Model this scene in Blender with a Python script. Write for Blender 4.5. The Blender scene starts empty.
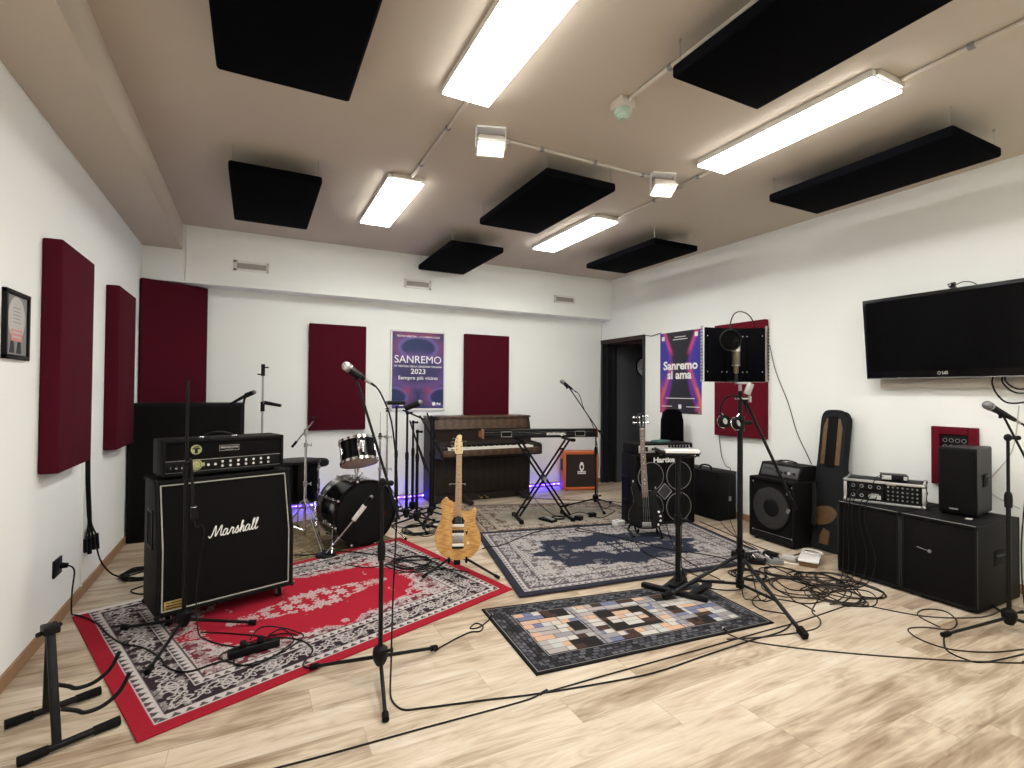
import bpy, bmesh, math, random
import numpy as np
from mathutils import Vector, Matrix, Euler
PI = math.pi
random.seed(7)
scene = bpy.context.scene
COL = scene.collection
V = Vector

# ---------------------------------------------------------------- materials
def mat(name, col, rough=0.5, metal=0.0, spec=0.5, noise=0.0, nscale=40.0, bump=0.0, coat=0.0, emit=None, estr=0.0, alpha=1.0, trans=0.0):
    m = bpy.data.materials.new(name); m.use_nodes = True
    nt = m.node_tree; b = nt.nodes['Principled BSDF']
    c = (col[0], col[1], col[2], 1)
    b.inputs['Base Color'].default_value = c
    b.inputs['Roughness'].default_value = rough
    b.inputs['Metallic'].default_value = metal
    b.inputs['Specular IOR Level'].default_value = spec
    b.inputs['Coat Weight'].default_value = coat
    b.inputs['Transmission Weight'].default_value = trans
    if alpha < 1: b.inputs['Alpha'].default_value = alpha
    if emit:
        b.inputs['Emission Color'].default_value = (*emit, 1); b.inputs['Emission Strength'].default_value = estr
    if noise or bump:
        tc = nt.nodes.new('ShaderNodeTexCoord'); nz = nt.nodes.new('ShaderNodeTexNoise')
        nz.inputs['Scale'].default_value = nscale; nz.inputs['Detail'].default_value = 4
        nt.links.new(tc.outputs['Object'], nz.inputs['Vector'])
        if noise:
            mx = nt.nodes.new('ShaderNodeMix'); mx.data_type = 'RGBA'
            mx.inputs[6].default_value = tuple(x*(1-noise) for x in col)+(1,)
            mx.inputs[7].default_value = tuple(min(1, x*(1+noise)) for x in col)+(1,)
            nt.links.new(nz.outputs['Fac'], mx.inputs[0]); nt.links.new(mx.outputs[2], b.inputs['Base Color'])
        if bump:
            bp = nt.nodes.new('ShaderNodeBump'); bp.inputs['Strength'].default_value = bump; bp.inputs['Distance'].default_value = 0.002
            nt.links.new(nz.outputs['Fac'], bp.inputs['Height']); nt.links.new(bp.outputs['Normal'], b.inputs['Normal'])
    return m

M = {}
M['wall'] = mat('wall_paint', (0.86, 0.88, 0.855), 0.85, noise=0.015, nscale=3, bump=0.05)
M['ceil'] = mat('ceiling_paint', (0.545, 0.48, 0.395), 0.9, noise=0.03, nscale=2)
M['base'] = mat('baseboard_wood', (0.30, 0.17, 0.09), 0.5, noise=0.25, nscale=14)
M['burg'] = mat('burgundy_fabric', (0.066, 0.0035, 0.011), 0.95, spec=0.15, noise=0.12, nscale=350, bump=0.25)
M['red'] = mat('red_fabric', (0.115, 0.005, 0.014), 0.95, spec=0.15, noise=0.12, nscale=350, bump=0.25)
M['cloud'] = mat('black_fabric', (0.002, 0.002, 0.003), 0.95, spec=0.04, bump=0.2, nscale=300)
M['blk'] = mat('black_plastic', (0.0045, 0.0045, 0.005), 0.45, spec=0.18)
M['blkm'] = mat('black_metal', (0.0045, 0.0045, 0.005), 0.40, spec=0.22)
M['rub'] = mat('black_rubber', (0.004, 0.004, 0.004), 0.75, spec=0.15)
M['tolex'] = mat('black_vinyl', (0.0055, 0.0055, 0.0055), 0.6, spec=0.13, noise=0.3, nscale=220, bump=0.5)
M['grille'] = mat('black_grille_cloth', (0.007, 0.0065, 0.0065), 0.9, spec=0.08, noise=0.3, nscale=300, bump=0.3)
M['gloss'] = mat('black_lacquer', (0.0025, 0.0025, 0.003), 0.2, coat=0.0, spec=0.2)
M['screen'] = mat('tv_screen_glass', (0.002, 0.002, 0.0025), 0.22, spec=0.12)
M['chrome'] = mat('chrome', (0.75, 0.75, 0.76), 0.16, metal=1)
M['alu'] = mat('aluminium', (0.62, 0.63, 0.64), 0.34, metal=1)
M['steel'] = mat('dull_steel', (0.42, 0.42, 0.42), 0.4, metal=1)
M['white'] = mat('white_plastic', (0.80, 0.79, 0.76), 0.45)
M['ivory'] = mat('ivory_keys', (0.85, 0.83, 0.76), 0.3)
M['offw'] = mat('conduit_grey', (0.55, 0.50, 0.43), 0.5)
M['cable'] = mat('cable_rubber', (0.005, 0.005, 0.005), 0.5, spec=0.2)
M['brcable'] = mat('dark_brown_cable', (0.022, 0.012, 0.010), 0.5)
M['gold'] = mat('brass_plate', (0.55, 0.42, 0.14), 0.4, metal=0.8, noise=0.4, nscale=160)
M['piping'] = mat('white_piping', (0.42, 0.41, 0.37), 0.6)
M['grey'] = mat('mid_grey', (0.22, 0.22, 0.22), 0.5)
M['dgrey'] = mat('charcoal', (0.035, 0.037, 0.042), 0.55)
M['doorblk'] = mat('dark_door_paint', (0.014, 0.013, 0.016), 0.4)
M['doorbr'] = mat('dark_brown_lintel', (0.022, 0.008, 0.007), 0.5)
M['lamp'] = mat('lit_diffuser', (0.9, 0.9, 0.9), 0.5, emit=(1.0, 0.985, 0.94), estr=25)
M['flood'] = mat('lit_halogen', (0.9, 0.9, 0.9), 0.5, emit=(1.0, 0.72, 0.45), estr=42)
M['led'] = mat('violet_led', (0.2, 0.1, 0.8), 0.5, emit=(0.022, 0.010, 1.0), estr=45)
M['leddot'] = mat('violet_led_chip', (0.6, 0.5, 1), 0.5, emit=(0.25, 0.16, 1.0), estr=30)
M['orange'] = mat('orange_vinyl', (0.56, 0.125, 0.030), 0.5, noise=0.15, nscale=200, bump=0.4)
M['brgr'] = mat('dark_basket_grille', (0.018, 0.010, 0.008), 0.85, noise=0.4, nscale=260)
M['paper'] = mat('white_print', (0.86, 0.86, 0.84), 0.6)
M['dkpr'] = mat('dark_print', (0.02, 0.02, 0.03), 0.6)
M['greend'] = mat('greenish_white_plastic', (0.40, 0.52, 0.43), 0.45)
M['lime'] = mat('yellow_green_sticker', (0.40, 0.42, 0.19), 0.5, noise=0.5, nscale=60)
M['denim'] = mat('charcoal_canvas', (0.015, 0.016, 0.018), 0.9, spec=0.15, noise=0.3, nscale=220, bump=0.3)
M['leather'] = mat('brown_leather', (0.13, 0.070, 0.028), 0.55, noise=0.4, nscale=25, bump=0.3)
M['rose'] = mat('rosewood', (0.17, 0.095, 0.070), 0.45, noise=0.35, nscale=40)
M['maple'] = mat('maple_wood', (0.50, 0.29, 0.13), 0.35, noise=0.2, nscale=30)
M['pale'] = mat('pale_maple', (0.80, 0.62, 0.33), 0.35, noise=0.12, nscale=20)
M['cone'] = mat('speaker_cone', (0.030, 0.029, 0.028), 0.6, spec=0.2, noise=0.2, nscale=60)
M['conedk'] = mat('speaker_dust_cap', (0.005, 0.005, 0.0055), 0.5, spec=0.2)
M['drumhead'] = mat('clear_drum_head', (0.50, 0.42, 0.38), 0.4)
M['champ'] = mat('champagne_metal', (0.16, 0.13, 0.095), 0.42, metal=0.7)
M['mesh'] = mat('microphone_mesh', (0.55, 0.55, 0.56), 0.45, metal=0.8, noise=0.5, nscale=500, bump=0.6)
M['meshdk'] = mat('dark_microphone_mesh', (0.20, 0.20, 0.20), 0.5, metal=0.7, noise=0.5, nscale=500, bump=0.6)
M['woodend'] = mat('orange_wood', (0.26, 0.10, 0.03), 0.4, noise=0.2, nscale=40)
M['ventg'] = mat('vent_grey', (0.42, 0.41, 0.38), 0.6)
M['teal'] = mat('teal_cloth', (0.05, 0.14, 0.12), 0.7)
M['pink'] = mat('pink_print', (0.60, 0.24, 0.24), 0.6)
M['lgrey'] = mat('light_grey_print', (0.50, 0.49, 0.47), 0.6)

def wood(name, c1, c2, rough, axis_scale, dist=4.0, coat=0.0):
    m = bpy.data.materials.new(name); m.use_nodes = True
    nt = m.node_tree; b = nt.nodes['Principled BSDF']
    tc = nt.nodes.new('ShaderNodeTexCoord'); mp = nt.nodes.new('ShaderNodeMapping')
    mp.inputs['Scale'].default_value = axis_scale
    wv = nt.nodes.new('ShaderNodeTexWave'); wv.inputs['Scale'].default_value = 1.0
    wv.inputs['Distortion'].default_value = dist; wv.inputs['Detail'].default_value = 3; wv.inputs['Detail Scale'].default_value = 1.4
    mx = nt.nodes.new('ShaderNodeMix'); mx.data_type = 'RGBA'
    mx.inputs[6].default_value = (*c1, 1); mx.inputs[7].default_value = (*c2, 1)
    L = nt.links.new
    L(tc.outputs['Object'], mp.inputs['Vector']); L(mp.outputs['Vector'], wv.inputs['Vector'])
    L(wv.outputs['Fac'], mx.inputs[0]); L(mx.outputs[2], b.inputs['Base Color'])
    b.inputs['Roughness'].default_value = rough; b.inputs['Coat Weight'].default_value = coat
    return m
M['walnut'] = wood('walnut_veneer', (0.050, 0.027, 0.016), (0.100, 0.056, 0.031), 0.38, (3, 30, 30))
M['walnutd'] = wood('dark_walnut_veneer', (0.010, 0.005, 0.0035), (0.018, 0.010, 0.0065), 0.7, (3, 30, 30))
M['flame'] = wood('flamed_amber_maple', (0.40, 0.185, 0.040), (0.60, 0.33, 0.090), 0.28, (3, 6, 75), 9.0, coat=0.6)

def floor_material():
    m = bpy.data.materials.new('oak_laminate'); m.use_nodes = True
    nt = m.node_tree; b = nt.nodes['Principled BSDF']; L = nt.links.new
    def N(t, **k):
        n = nt.nodes.new(t)
        for a, v in k.items(): setattr(n, a, v)
        return n
    def mth(op, a, bb=None, c=None):
        n = N('ShaderNodeMath', operation=op)
        for i, x in enumerate((a, bb, c)):
            if x is None: continue
            if isinstance(x, (int, float)): n.inputs[i].default_value = x
            else: L(x, n.inputs[i])
        return n.outputs[0]
    tc = N('ShaderNodeTexCoord'); sp = N('ShaderNodeSeparateXYZ'); L(tc.outputs['Object'], sp.inputs[0])
    X, Y = sp.outputs[0], sp.outputs[1]
    PW, PL = 0.192, 1.29
    yy = mth('DIVIDE', mth('ADD', Y, 20.0+0.076), PW); row = mth('FLOOR', yy); fy = mth('FRACT', yy)
    wn = N('ShaderNodeTexWhiteNoise', noise_dimensions='1D'); L(row, wn.inputs['W'])
    xx = mth('ADD', mth('DIVIDE', mth('ADD', X, 20.0), PL), mth('MULTIPLY', wn.outputs['Value'], 5.0))
    col = mth('FLOOR', xx); fx = mth('FRACT', xx)
    cb = N('ShaderNodeCombineXYZ'); L(row, cb.inputs[0]); L(col, cb.inputs[1])
    wn2 = N('ShaderNodeTexWhiteNoise', noise_dimensions='3D'); L(cb.outputs[0], wn2.inputs['Vector'])
    pid = wn2.outputs['Value']
    # grain coordinates: stretched along the plank, shifted per plank
    g = N('ShaderNodeCombineXYZ')
    L(mth('ADD', mth('MULTIPLY', X, 1.3), mth('MULTIPLY', pid, 37.0)), g.inputs[0])
    L(mth('ADD', mth('MULTIPLY', Y, 7.0), mth('MULTIPLY', pid, 91.0)), g.inputs[1])
    n1 = N('ShaderNodeTexNoise'); n1.inputs['Scale'].default_value = 1.15; n1.inputs['Detail'].default_value = 4; n1.inputs['Distortion'].default_value = 0.9
    L(g.outputs[0], n1.inputs['Vector'])
    rings = mth('FRACT', mth('MULTIPLY', n1.outputs['Fac'], 7.0))
    tri = mth('ABSOLUTE', mth('SUBTRACT', rings, 0.5))
    n2 = N('ShaderNodeTexNoise'); n2.inputs['Scale'].default_value = 1.0; n2.inputs['Detail'].default_value = 6
    g2 = N('ShaderNodeCombineXYZ')
    L(mth('ADD', mth('MULTIPLY', X, 3.0), mth('MULTIPLY', pid, 11.0)), g2.inputs[0]); L(mth('MULTIPLY', Y, 70.0), g2.inputs[1])
    L(g2.outputs[0], n2.inputs['Vector'])
    n3 = N('ShaderNodeTexNoise'); n3.inputs['Scale'].default_value = 1.6; n3.inputs['Detail'].default_value = 2
    L(g.outputs[0], n3.inputs['Vector'])
    fac = mth('ADD', mth('MULTIPLY', tri, 0.22), mth('ADD', mth('MULTIPLY', n2.outputs['Fac'], 0.34), mth('MULTIPLY', n3.outputs['Fac'], 0.72)))
    fac = mth('ADD', fac, mth('MULTIPLY', mth('SUBTRACT', pid, 0.5), 0.20))
    cr = N('ShaderNodeValToRGB'); e = cr.color_ramp.elements
    e[0].position = 0.30; e[0].color = (0.210, 0.140, 0.085, 1)
    e[1].position = 0.86; e[1].color = (0.645, 0.575, 0.475, 1)
    k = e.new(0.48); k.color = (0.370, 0.285, 0.202, 1)
    k = e.new(0.64); k.color = (0.540, 0.445, 0.335, 1)
    L(fac, cr.inputs[0])
    s1 = mth('LESS_THAN', fy, 0.012); s2 = mth('LESS_THAN', fx, 0.0022)
    seam = mth('MULTIPLY', mth('MAXIMUM', s1, s2), 0.42)
    mx = N('ShaderNodeMix', data_type='RGBA'); L(seam, mx.inputs[0]); L(cr.outputs[0], mx.inputs[6]); mx.inputs[7].default_value = (0.12, 0.07, 0.04, 1)
    L(mx.outputs[2], b.inputs['Base Color'])
    b.inputs['Roughness'].default_value = 0.42; b.inputs['Specular IOR Level'].default_value = 0.35
    return m
M['floor'] = floor_material()

def attr_mat(name, rough=0.95, spec=0.15, bump=0.0, coat=0.0):
    m = bpy.data.materials.new(name); m.use_nodes = True
    nt = m.node_tree; b = nt.nodes['Principled BSDF']
    a = nt.nodes.new('ShaderNodeAttribute'); a.attribute_name = 'Pattern'
    nt.links.new(a.outputs['Color'], b.inputs['Base Color'])
    b.inputs['Roughness'].default_value = rough; b.inputs['Specular IOR Level'].default_value = spec
    b.inputs['Coat Weight'].default_value = coat
    return m
M['rug'] = attr_mat('woven_rug')
M['print'] = attr_mat('printed_poster', 0.35, 0.4)

# ---------------------------------------------------------------- mesh builder
def cr(pts, n=6, closed=False):
    P = [V(p) for p in pts]; out = []; N = len(P)
    if N < 3: return P
    for i in range(N if closed else N-1):
        if closed: a, b, c, d = P[(i-1) % N], P[i], P[(i+1) % N], P[(i+2) % N]
        else: a, b, c, d = P[max(i-1, 0)], P[i], P[i+1], P[min(i+2, N-1)]
        for k in range(n):
            t = k/n
            out.append(0.5*((2*b)+(c-a)*t+(2*a-5*b+4*c-d)*t*t+(3*b-a-3*c+d)*t**3))
    if not closed: out.append(P[-1])
    return out

def frame_of(d):
    d = V(d).normalized(); up = V((0, 0, 1)) if abs(d.z) < 0.95 else V((1, 0, 0))
    x = up.cross(d).normalized(); y = d.cross(x)
    return x, y, d

class MB:
    def __init__(s, m=None):
        s.bm = bmesh.new(); s.mats = []; s.mi = 0; s.done = s.bm.faces.layers.int.new('done')
        if m: s.m(m)
    def m(s, m):
        m = M[m] if isinstance(m, str) else m
        if m not in s.mats: s.mats.append(m)
        s.mi = s.mats.index(m); return s
    def fin(s):
        lay = s.bm.faces.layers.int['done']
        for f in s.bm.faces:
            if not f[lay]: f[lay] = 1; f.material_index = s.mi; f.smooth = True
        return s
    def box(s, c, size, rot=None, bev=0.0, seg=2):
        R = Matrix.Identity(4) if rot is None else (rot.to_4x4() if isinstance(rot, Matrix) else Euler(rot).to_matrix().to_4x4())
        T = Matrix.Translation(V(c)) @ R @ Matrix.Diagonal((size[0], size[1], size[2], 1))
        r = bmesh.ops.create_cube(s.bm, size=1.0, matrix=T)
        if bev > 0:
            es = list({e for v in r['verts'] for e in v.link_edges})
            bmesh.ops.bevel(s.bm, geom=es, offset=min(bev, min(size)*0.45), segments=seg, affect='EDGES', profile=0.5)
        return s.fin()
    def bb(s, a, b, bev=0.0):
        return s.box([(a[i]+b[i])/2 for i in range(3)], [abs(b[i]-a[i]) for i in range(3)], None, bev)
    def cyl(s, p0, p1, r0, r1=None, seg=16):
        r1 = r0 if r1 is None else r1
        p0, p1 = V(p0), V(p1); x, y, d = frame_of(p1-p0)
        A = [s.bm.verts.new(p0+(x*math.cos(2*PI*i/seg)+y*math.sin(2*PI*i/seg))*r0) for i in range(seg)]
        B = [s.bm.verts.new(p1+(x*math.cos(2*PI*i/seg)+y*math.sin(2*PI*i/seg))*r1) for i in range(seg)]
        for i in range(seg): s.bm.faces.new((A[i], A[(i+1) % seg], B[(i+1) % seg], B[i]))
        s.bm.faces.new(A[::-1]); s.bm.faces.new(B)
        return s.fin()
    def tube(s, pts, r, seg=8, closed=False, flat=1.0):
        P = [V(p) for p in pts]; n = len(P)
        x, y, d = frame_of(P[1]-P[0]); rings = []
        for i in range(n):
            if closed: t = P[(i+1) % n]-P[i-1]
            else: t = P[min(i+1, n-1)]-P[max(i-1, 0)]
            if t.length < 1e-9: t = d
            t.normalize()
            x = x-t*x.dot(t)
            if x.length < 1e-6: x = frame_of(t)[0]
            x.normalize(); y = t.cross(x)
            rr = r(i/(n-1)) if callable(r) else r
            rings.append([s.bm.verts.new(P[i]+(x*math.cos(2*PI*k/seg)+y*math.sin(2*PI*k/seg)*flat)*rr) for k in range(seg)])
        for i in range(n if closed else n-1):
            A, B = rings[i], rings[(i+1) % n]
            for k in range(seg): s.bm.faces.new((A[k], A[(k+1) % seg], B[(k+1) % seg], B[k]))
        if not closed:
            s.bm.faces.new(rings[0][::-1]); s.bm.faces.new(rings[-1])
        return s.fin()
    def ball(s, c, r, sc=(1, 1, 1), rot=None, u=20, v=12):
        R = Matrix.Identity(4) if rot is None else (rot.to_4x4() if isinstance(rot, Matrix) else Euler(rot).to_matrix().to_4x4())
        bmesh.ops.create_uvsphere(s.bm, u_segments=u, v_segments=v, radius=r, matrix=Matrix.Translation(V(c)) @ R @ Matrix.Diagonal((*sc, 1)))
        return s.fin()
    def lathe(s, prof, o, axis, seg=32):
        o = V(o); x, y, d = frame_of(axis); rings = []
        for (r, h) in prof:
            if r < 1e-6: rings.append([s.bm.verts.new(o+d*h)])
            else: rings.append([s.bm.verts.new(o+d*h+(x*math.cos(2*PI*k/seg)+y*math.sin(2*PI*k/seg))*r) for k in range(seg)])
        for A, B in zip(rings, rings[1:]):
            for k in range(seg):
                k2 = (k+1) % seg
                if len(A) == 1 and len(B) == 1: continue
                if len(A) == 1: s.bm.faces.new((A[0], B[k2], B[k]))
                elif len(B) == 1: s.bm.faces.new((A[k], A[k2], B[0]))
                else: s.bm.faces.new((A[k], A[k2], B[k2], B[k]))
        return s.fin()
    def prism(s, pts2, o, ux, uy, th, bev=0.0, seg=2):
        """polygon pts2 in the plane (ux, uy) at o, thickened by th along ux x uy"""
        o, ux, uy = V(o), V(ux).normalized(), V(uy).normalized(); n = ux.cross(uy)
        A = [s.bm.verts.new(o+ux*p[0]+uy*p[1]) for p in pts2]
        B = [s.bm.verts.new(o+ux*p[0]+uy*p[1]+n*th) for p in pts2]
        k = len(A); fa = s.bm.faces.new(A[::-1]); fb = s.bm.faces.new(B)
        for i in range(k): s.bm.faces.new((A[i], A[(i+1) % k], B[(i+1) % k], B[i]))
        if bev > 0:
            es = list(fa.edges)+list(fb.edges)
            bmesh.ops.bevel(s.bm, geom=es, offset=bev, segments=seg, affect='EDGES', profile=0.5)
        return s.fin()
    def torus(s, c, axis, R, r, seg=32, sub=8, a0=0, a1=2*PI):
        x, y, d = frame_of(axis); c = V(c); full = abs(a1-a0-2*PI) < 1e-4
        n = seg if full else seg+1
        pts = [c+(x*math.cos(a0+(a1-a0)*i/seg)+y*math.sin(a0+(a1-a0)*i/seg))*R for i in range(n)]
        return s.tube(pts, r, sub, closed=full)
    def text(s, body, o, ux, uy, size, ext=0.0006, align='CENTER', bold=0.0, sx=1.0, spacing=1.0):
        cu = bpy.data.curves.new('t', 'FONT'); cu.body = body; cu.size = size; cu.extrude = ext
        cu.align_x = align; cu.align_y = 'CENTER'; cu.offset = bold; cu.space_character = spacing; cu.resolution_u = 4
        ob = bpy.data.objects.new('t', cu); me = bpy.data.meshes.new_from_object(ob)
        ux, uy = V(ux).normalized(), V(uy).normalized(); n = ux.cross(uy)
        T = Matrix.Translation(V(o)) @ Matrix((ux, uy, n)).transposed().to_4x4() @ Matrix.Diagonal((sx, 1, 1, 1))
        me.transform(T); s.bm.from_mesh(me)
        bpy.data.objects.remove(ob); bpy.data.curves.remove(cu); bpy.data.meshes.remove(me)
        return s.fin()
    def obj(s, name, parent=None, world=False, sharp=38):
        """link as one mesh; world=True: coordinates were given in world space"""
        loc = V((0, 0, 0))
        if parent is not None and world: s.bm.transform(wm(parent).inverted())
        if parent is None:
            xs = [v.co for v in s.bm.verts]
            lo = V([min(v[i] for v in xs) for i in range(3)]); hi = V([max(v[i] for v in xs) for i in range(3)])
            loc = V(((lo.x+hi.x)/2, (lo.y+hi.y)/2, lo.z)); s.bm.transform(Matrix.Translation(-loc))
        s.bm.faces.layers.int.remove(s.bm.faces.layers.int['done'])
        me = bpy.data.meshes.new(name); bmesh.ops.recalc_face_normals(s.bm, faces=s.bm.faces)
        s.bm.to_mesh(me); s.bm.free()
        for m in s.mats: me.materials.append(m)
        me.set_sharp_from_angle(angle=math.radians(sharp))
        o = bpy.data.objects.new(name, me); COL.objects.link(o); o.location = loc
        if parent is not None: o.parent = parent
        return o

def wm(o):
    m = Matrix.LocRotScale(o.location, o.rotation_euler.to_quaternion(), V((1, 1, 1)))
    return wm(o.parent) @ m if o.parent else m
def tag(o, label, cat, group=None):
    o['label'] = label; o['category'] = cat
    if group: o['group'] = group
    return o
def thing(name, label, cat, loc=(0, 0, 0), rz=0.0, group=None):
    o = bpy.data.objects.new(name, None); COL.objects.link(o); o.empty_display_size = 0.05
    o.location = loc; o.rotation_euler = (0, 0, rz)
    return tag(o, label, cat, group)
def struct(o):
    o['kind'] = 'structure'; return o
def dup(root, loc, label, rz=None):
    r = root.copy(); COL.objects.link(r); r.location = loc; r['label'] = label
    if rz is not None: r.rotation_euler = (0, 0, rz)
    def rec(a, b):
        for ch in list(a.children):
            c = ch.copy(); COL.objects.link(c); c.parent = b; rec(ch, c)
    rec(root, r)
    return r

# ---------------------------------------------------------------- room
XL, XR, YS, YB, H, ZB, XB, ZS, YR = -1.028, 4.868, 6.287, 6.519, 3.122, 2.857, -0.687, 2.517, -1.15
def sbox(name, mname, boxes):
    b = MB(mname)
    for a, c in boxes: b.bb(a, c)
    return struct(b.obj(name))
fl = MB('floor'); fl.bb((XL-0.12, YR-0.12, -0.1), (6.8, 6.64, 0))
fo = fl.obj('floor'); struct(fo)
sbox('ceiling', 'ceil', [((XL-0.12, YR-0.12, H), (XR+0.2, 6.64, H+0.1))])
sbox('wall_left', 'wall', [((XL-0.12, YR-0.12, 0), (XL, 6.64, H))])
sbox('wall_back', 'wall', [((XL, YB, 0), (XR, YB+0.12, H))])
sbox('wall_rear', 'wall', [((XL, YR-0.12, 0), (XR, YR, H))])
DY0, DY1, DZ = 5.53, 6.47, 2.185
sbox('wall_right', 'wall', [((XR, YR-0.12, 0), (XR+0.2, DY0, H)), ((XR, DY1, 0), (XR+0.2, 6.64, H)), ((XR, DY0, DZ), (XR+0.2, DY1, H))])
sbox('trim_1', 'wall', [((XL, YS, ZS), (XR, YB, H))])
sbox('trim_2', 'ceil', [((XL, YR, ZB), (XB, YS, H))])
sbox('baseboard_left', 'base', [((XL, YR, 0), (XL+0.014, YB, 0.068))])
sbox('baseboard_back', 'base', [((XL+0.014, YB-0.014, 0), (XR, YB, 0.068))])
sbox('baseboard_right', 'base', [((XR-0.014, YR, 0), (XR, DY0-0.04, 0.068))])
# dark doorway in the right wall and the dim lobby behind it
d = MB('doorblk')
d.bb((XR-0.025, DY1-0.005, 0), (XR+0.22, DY1+0.04, DZ+0.03)); d.bb((XR-0.025, DY0-0.012, 0), (XR+0.22, DY0+0.02, DZ+0.03))
d.m('doorbr').bb((XR-0.03, DY0-0.012, DZ-0.03), (XR+0.22, DY1+0.04, DZ+0.03))
d.m('doorblk').bb((XR+0.05, DY1-0.035, 0), (XR+0.075, DY1-0.005, DZ-0.03)); d.bb((XR+0.18, DY1-0.05, 0), (XR+0.22, DY1-0.005, DZ-0.03))
struct(d.obj('door_1'))
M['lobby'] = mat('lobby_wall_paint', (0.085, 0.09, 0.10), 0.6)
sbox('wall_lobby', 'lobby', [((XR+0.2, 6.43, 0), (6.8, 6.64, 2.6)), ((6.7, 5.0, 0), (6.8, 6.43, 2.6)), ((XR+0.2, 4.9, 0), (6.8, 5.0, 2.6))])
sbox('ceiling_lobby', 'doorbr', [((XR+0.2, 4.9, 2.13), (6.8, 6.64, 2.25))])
# ---------------------------------------------------------------- ceiling
def make_cloud():
    t = thing('acoustic_ceiling_panel', 'x', 'acoustic panel', (0, 0, 2.93), 0, 'black acoustic panels hung from the ceiling')
    MB('cloud').box((0, 0, 0.032), (0.615, 1.21, 0.064), None, 0.016, 3).obj('pad', t)
    for sx in (-1, 1):
        for sy in (-1, 1):
            w = MB('steel'); w.cyl((sx*0.28, sy*0.575, 0.06), (sx*0.28, sy*0.575, 0.19), 0.0022, seg=6)
            w.torus((sx*0.28, sy*0.575, 0.178), (1, 0, 0), 0.008, 0.002, 10, 5)
            w.obj('suspension_wire', t)
    return t
cl0 = make_cloud()
for i, (x, y, lab) in enumerate([
    (0.125, 2.20, 'large black acoustic panel hung from the ceiling nearest above the guitar amp stack'),
    (0.125, 4.625, 'black acoustic panel hung from the ceiling between the beam and the short lit panel lamp'),
    (2.13, 3.70, 'black acoustic panel hung in mid ceiling between the two small hot floodlights'),
    (2.10, 1.25, 'big black acoustic panel hung beside the smoke detector and its cable pipe'),
    (2.13, 5.655, 'small-looking black acoustic panel hung close to the middle air vent of the back wall'),
    (3.945, 4.60, 'black acoustic panel hung near the back right corner of the ceiling'),
    (3.95, 2.095, 'black acoustic panel hung along the right wall above the television')]):
    if i == 0: cl0.location = (x, y, 2.93); cl0['label'] = lab
    else: dup(cl0, (x, y, 2.93), lab)

def make_lamp():
    t = thing('ceiling_light', 'x', 'ceiling light', (0, 0, 3.072), 0, 'rectangular lamps on the ceiling')
    h = MB('white'); h.bb((-0.145, -0.60, 0.009), (0.145, 0.60, 0.050), 0.004); h.obj('housing', t)
    MB('lamp').bb((-0.141, -0.596, 0.0), (0.141, 0.596, 0.0085), 0.002).obj('diffuser', t)
    e = MB('offw'); e.bb((-0.12, 0.602, 0.015), (0.12, 0.622, 0.048), 0.004); e.obj('end_cap', t)
    e = MB('offw'); e.bb((-0.12, -0.622, 0.015), (0.12, -0.602, 0.048), 0.004); e.obj('end_cap', t)
    return t
lp0 = make_lamp()
for i, (x, y, lab) in enumerate([
    (1.065, 2.13, 'lit rectangular lamp on the ceiling cut by the upper edge of the view'),
    (1.065, 4.61, 'lit rectangular lamp on the ceiling nearest the back wall vent, above the drums'),
    (3.035, 2.13, 'long lit rectangular lamp on the ceiling with a pipe leaving its near end'),
    (3.035, 4.61, 'lit rectangular lamp on the ceiling beyond the second floodlight, above the keyboard'),
    (1.065, -0.35, 'lit rectangular lamp on the ceiling behind the viewpoint, left row'),
    (3.035, -0.35, 'lit rectangular lamp on the ceiling behind the viewpoint, right row')]):
    if i == 0: lp0.location = (x, y, 3.072); lp0['label'] = lab
    else: dup(lp0, (x, y, 3.072), lab)

def floodlight(x, y, label):
    t = thing('floodlight', label, 'floodlight', (x, y, 2.96), math.radians(-18), 'small floodlights on the ceiling')
    b = MB('white')
    b.box((0, 0.0, 0.154), (0.19, 0.09, 0.012), None, 0.003)
    for s in (-1, 1): b.box((s*0.098, 0.0, 0.095), (0.006, 0.022, 0.13))
    b.obj('bracket', t)
    R = Euler((math.radians(-24), 0, 0)).to_matrix()
    h = MB('offw'); h.box((0, 0.0, 0.055), (0.175, 0.115, 0.05), R, 0.01)
    for k in range(5): h.box(R @ V((0, -0.04+k*0.02, 0.032))+V((0, 0, 0.055)), (0.15, 0.005, 0.02), R)
    h.obj('housing', t)
    r = MB('white'); c = V((0, 0, 0.055))
    for s in (-1, 1):
        r.box(c+R @ V((s*0.088, 0, -0.03)), (0.01, 0.13, 0.016), R); r.box(c+R @ V((0, s*0.06, -0.03)), (0.186, 0.01, 0.016), R)
    r.obj('rim', t)
    MB('flood').box(c+R @ V((0, 0, -0.031)), (0.164, 0.108, 0.006), R).obj('glass', t)
    k = MB('grey'); k.cyl((0.1, 0, 0.075), (0.125, 0, 0.075), 0.016, seg=10); k.obj('knob', t)
floodlight(1.36, 3.03, 'small glowing floodlight near the big lamp, at the start of the cross pipe')
floodlight(2.84, 3.03, 'small glowing floodlight beside the long lamp, at the end of the cross pipe')

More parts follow.
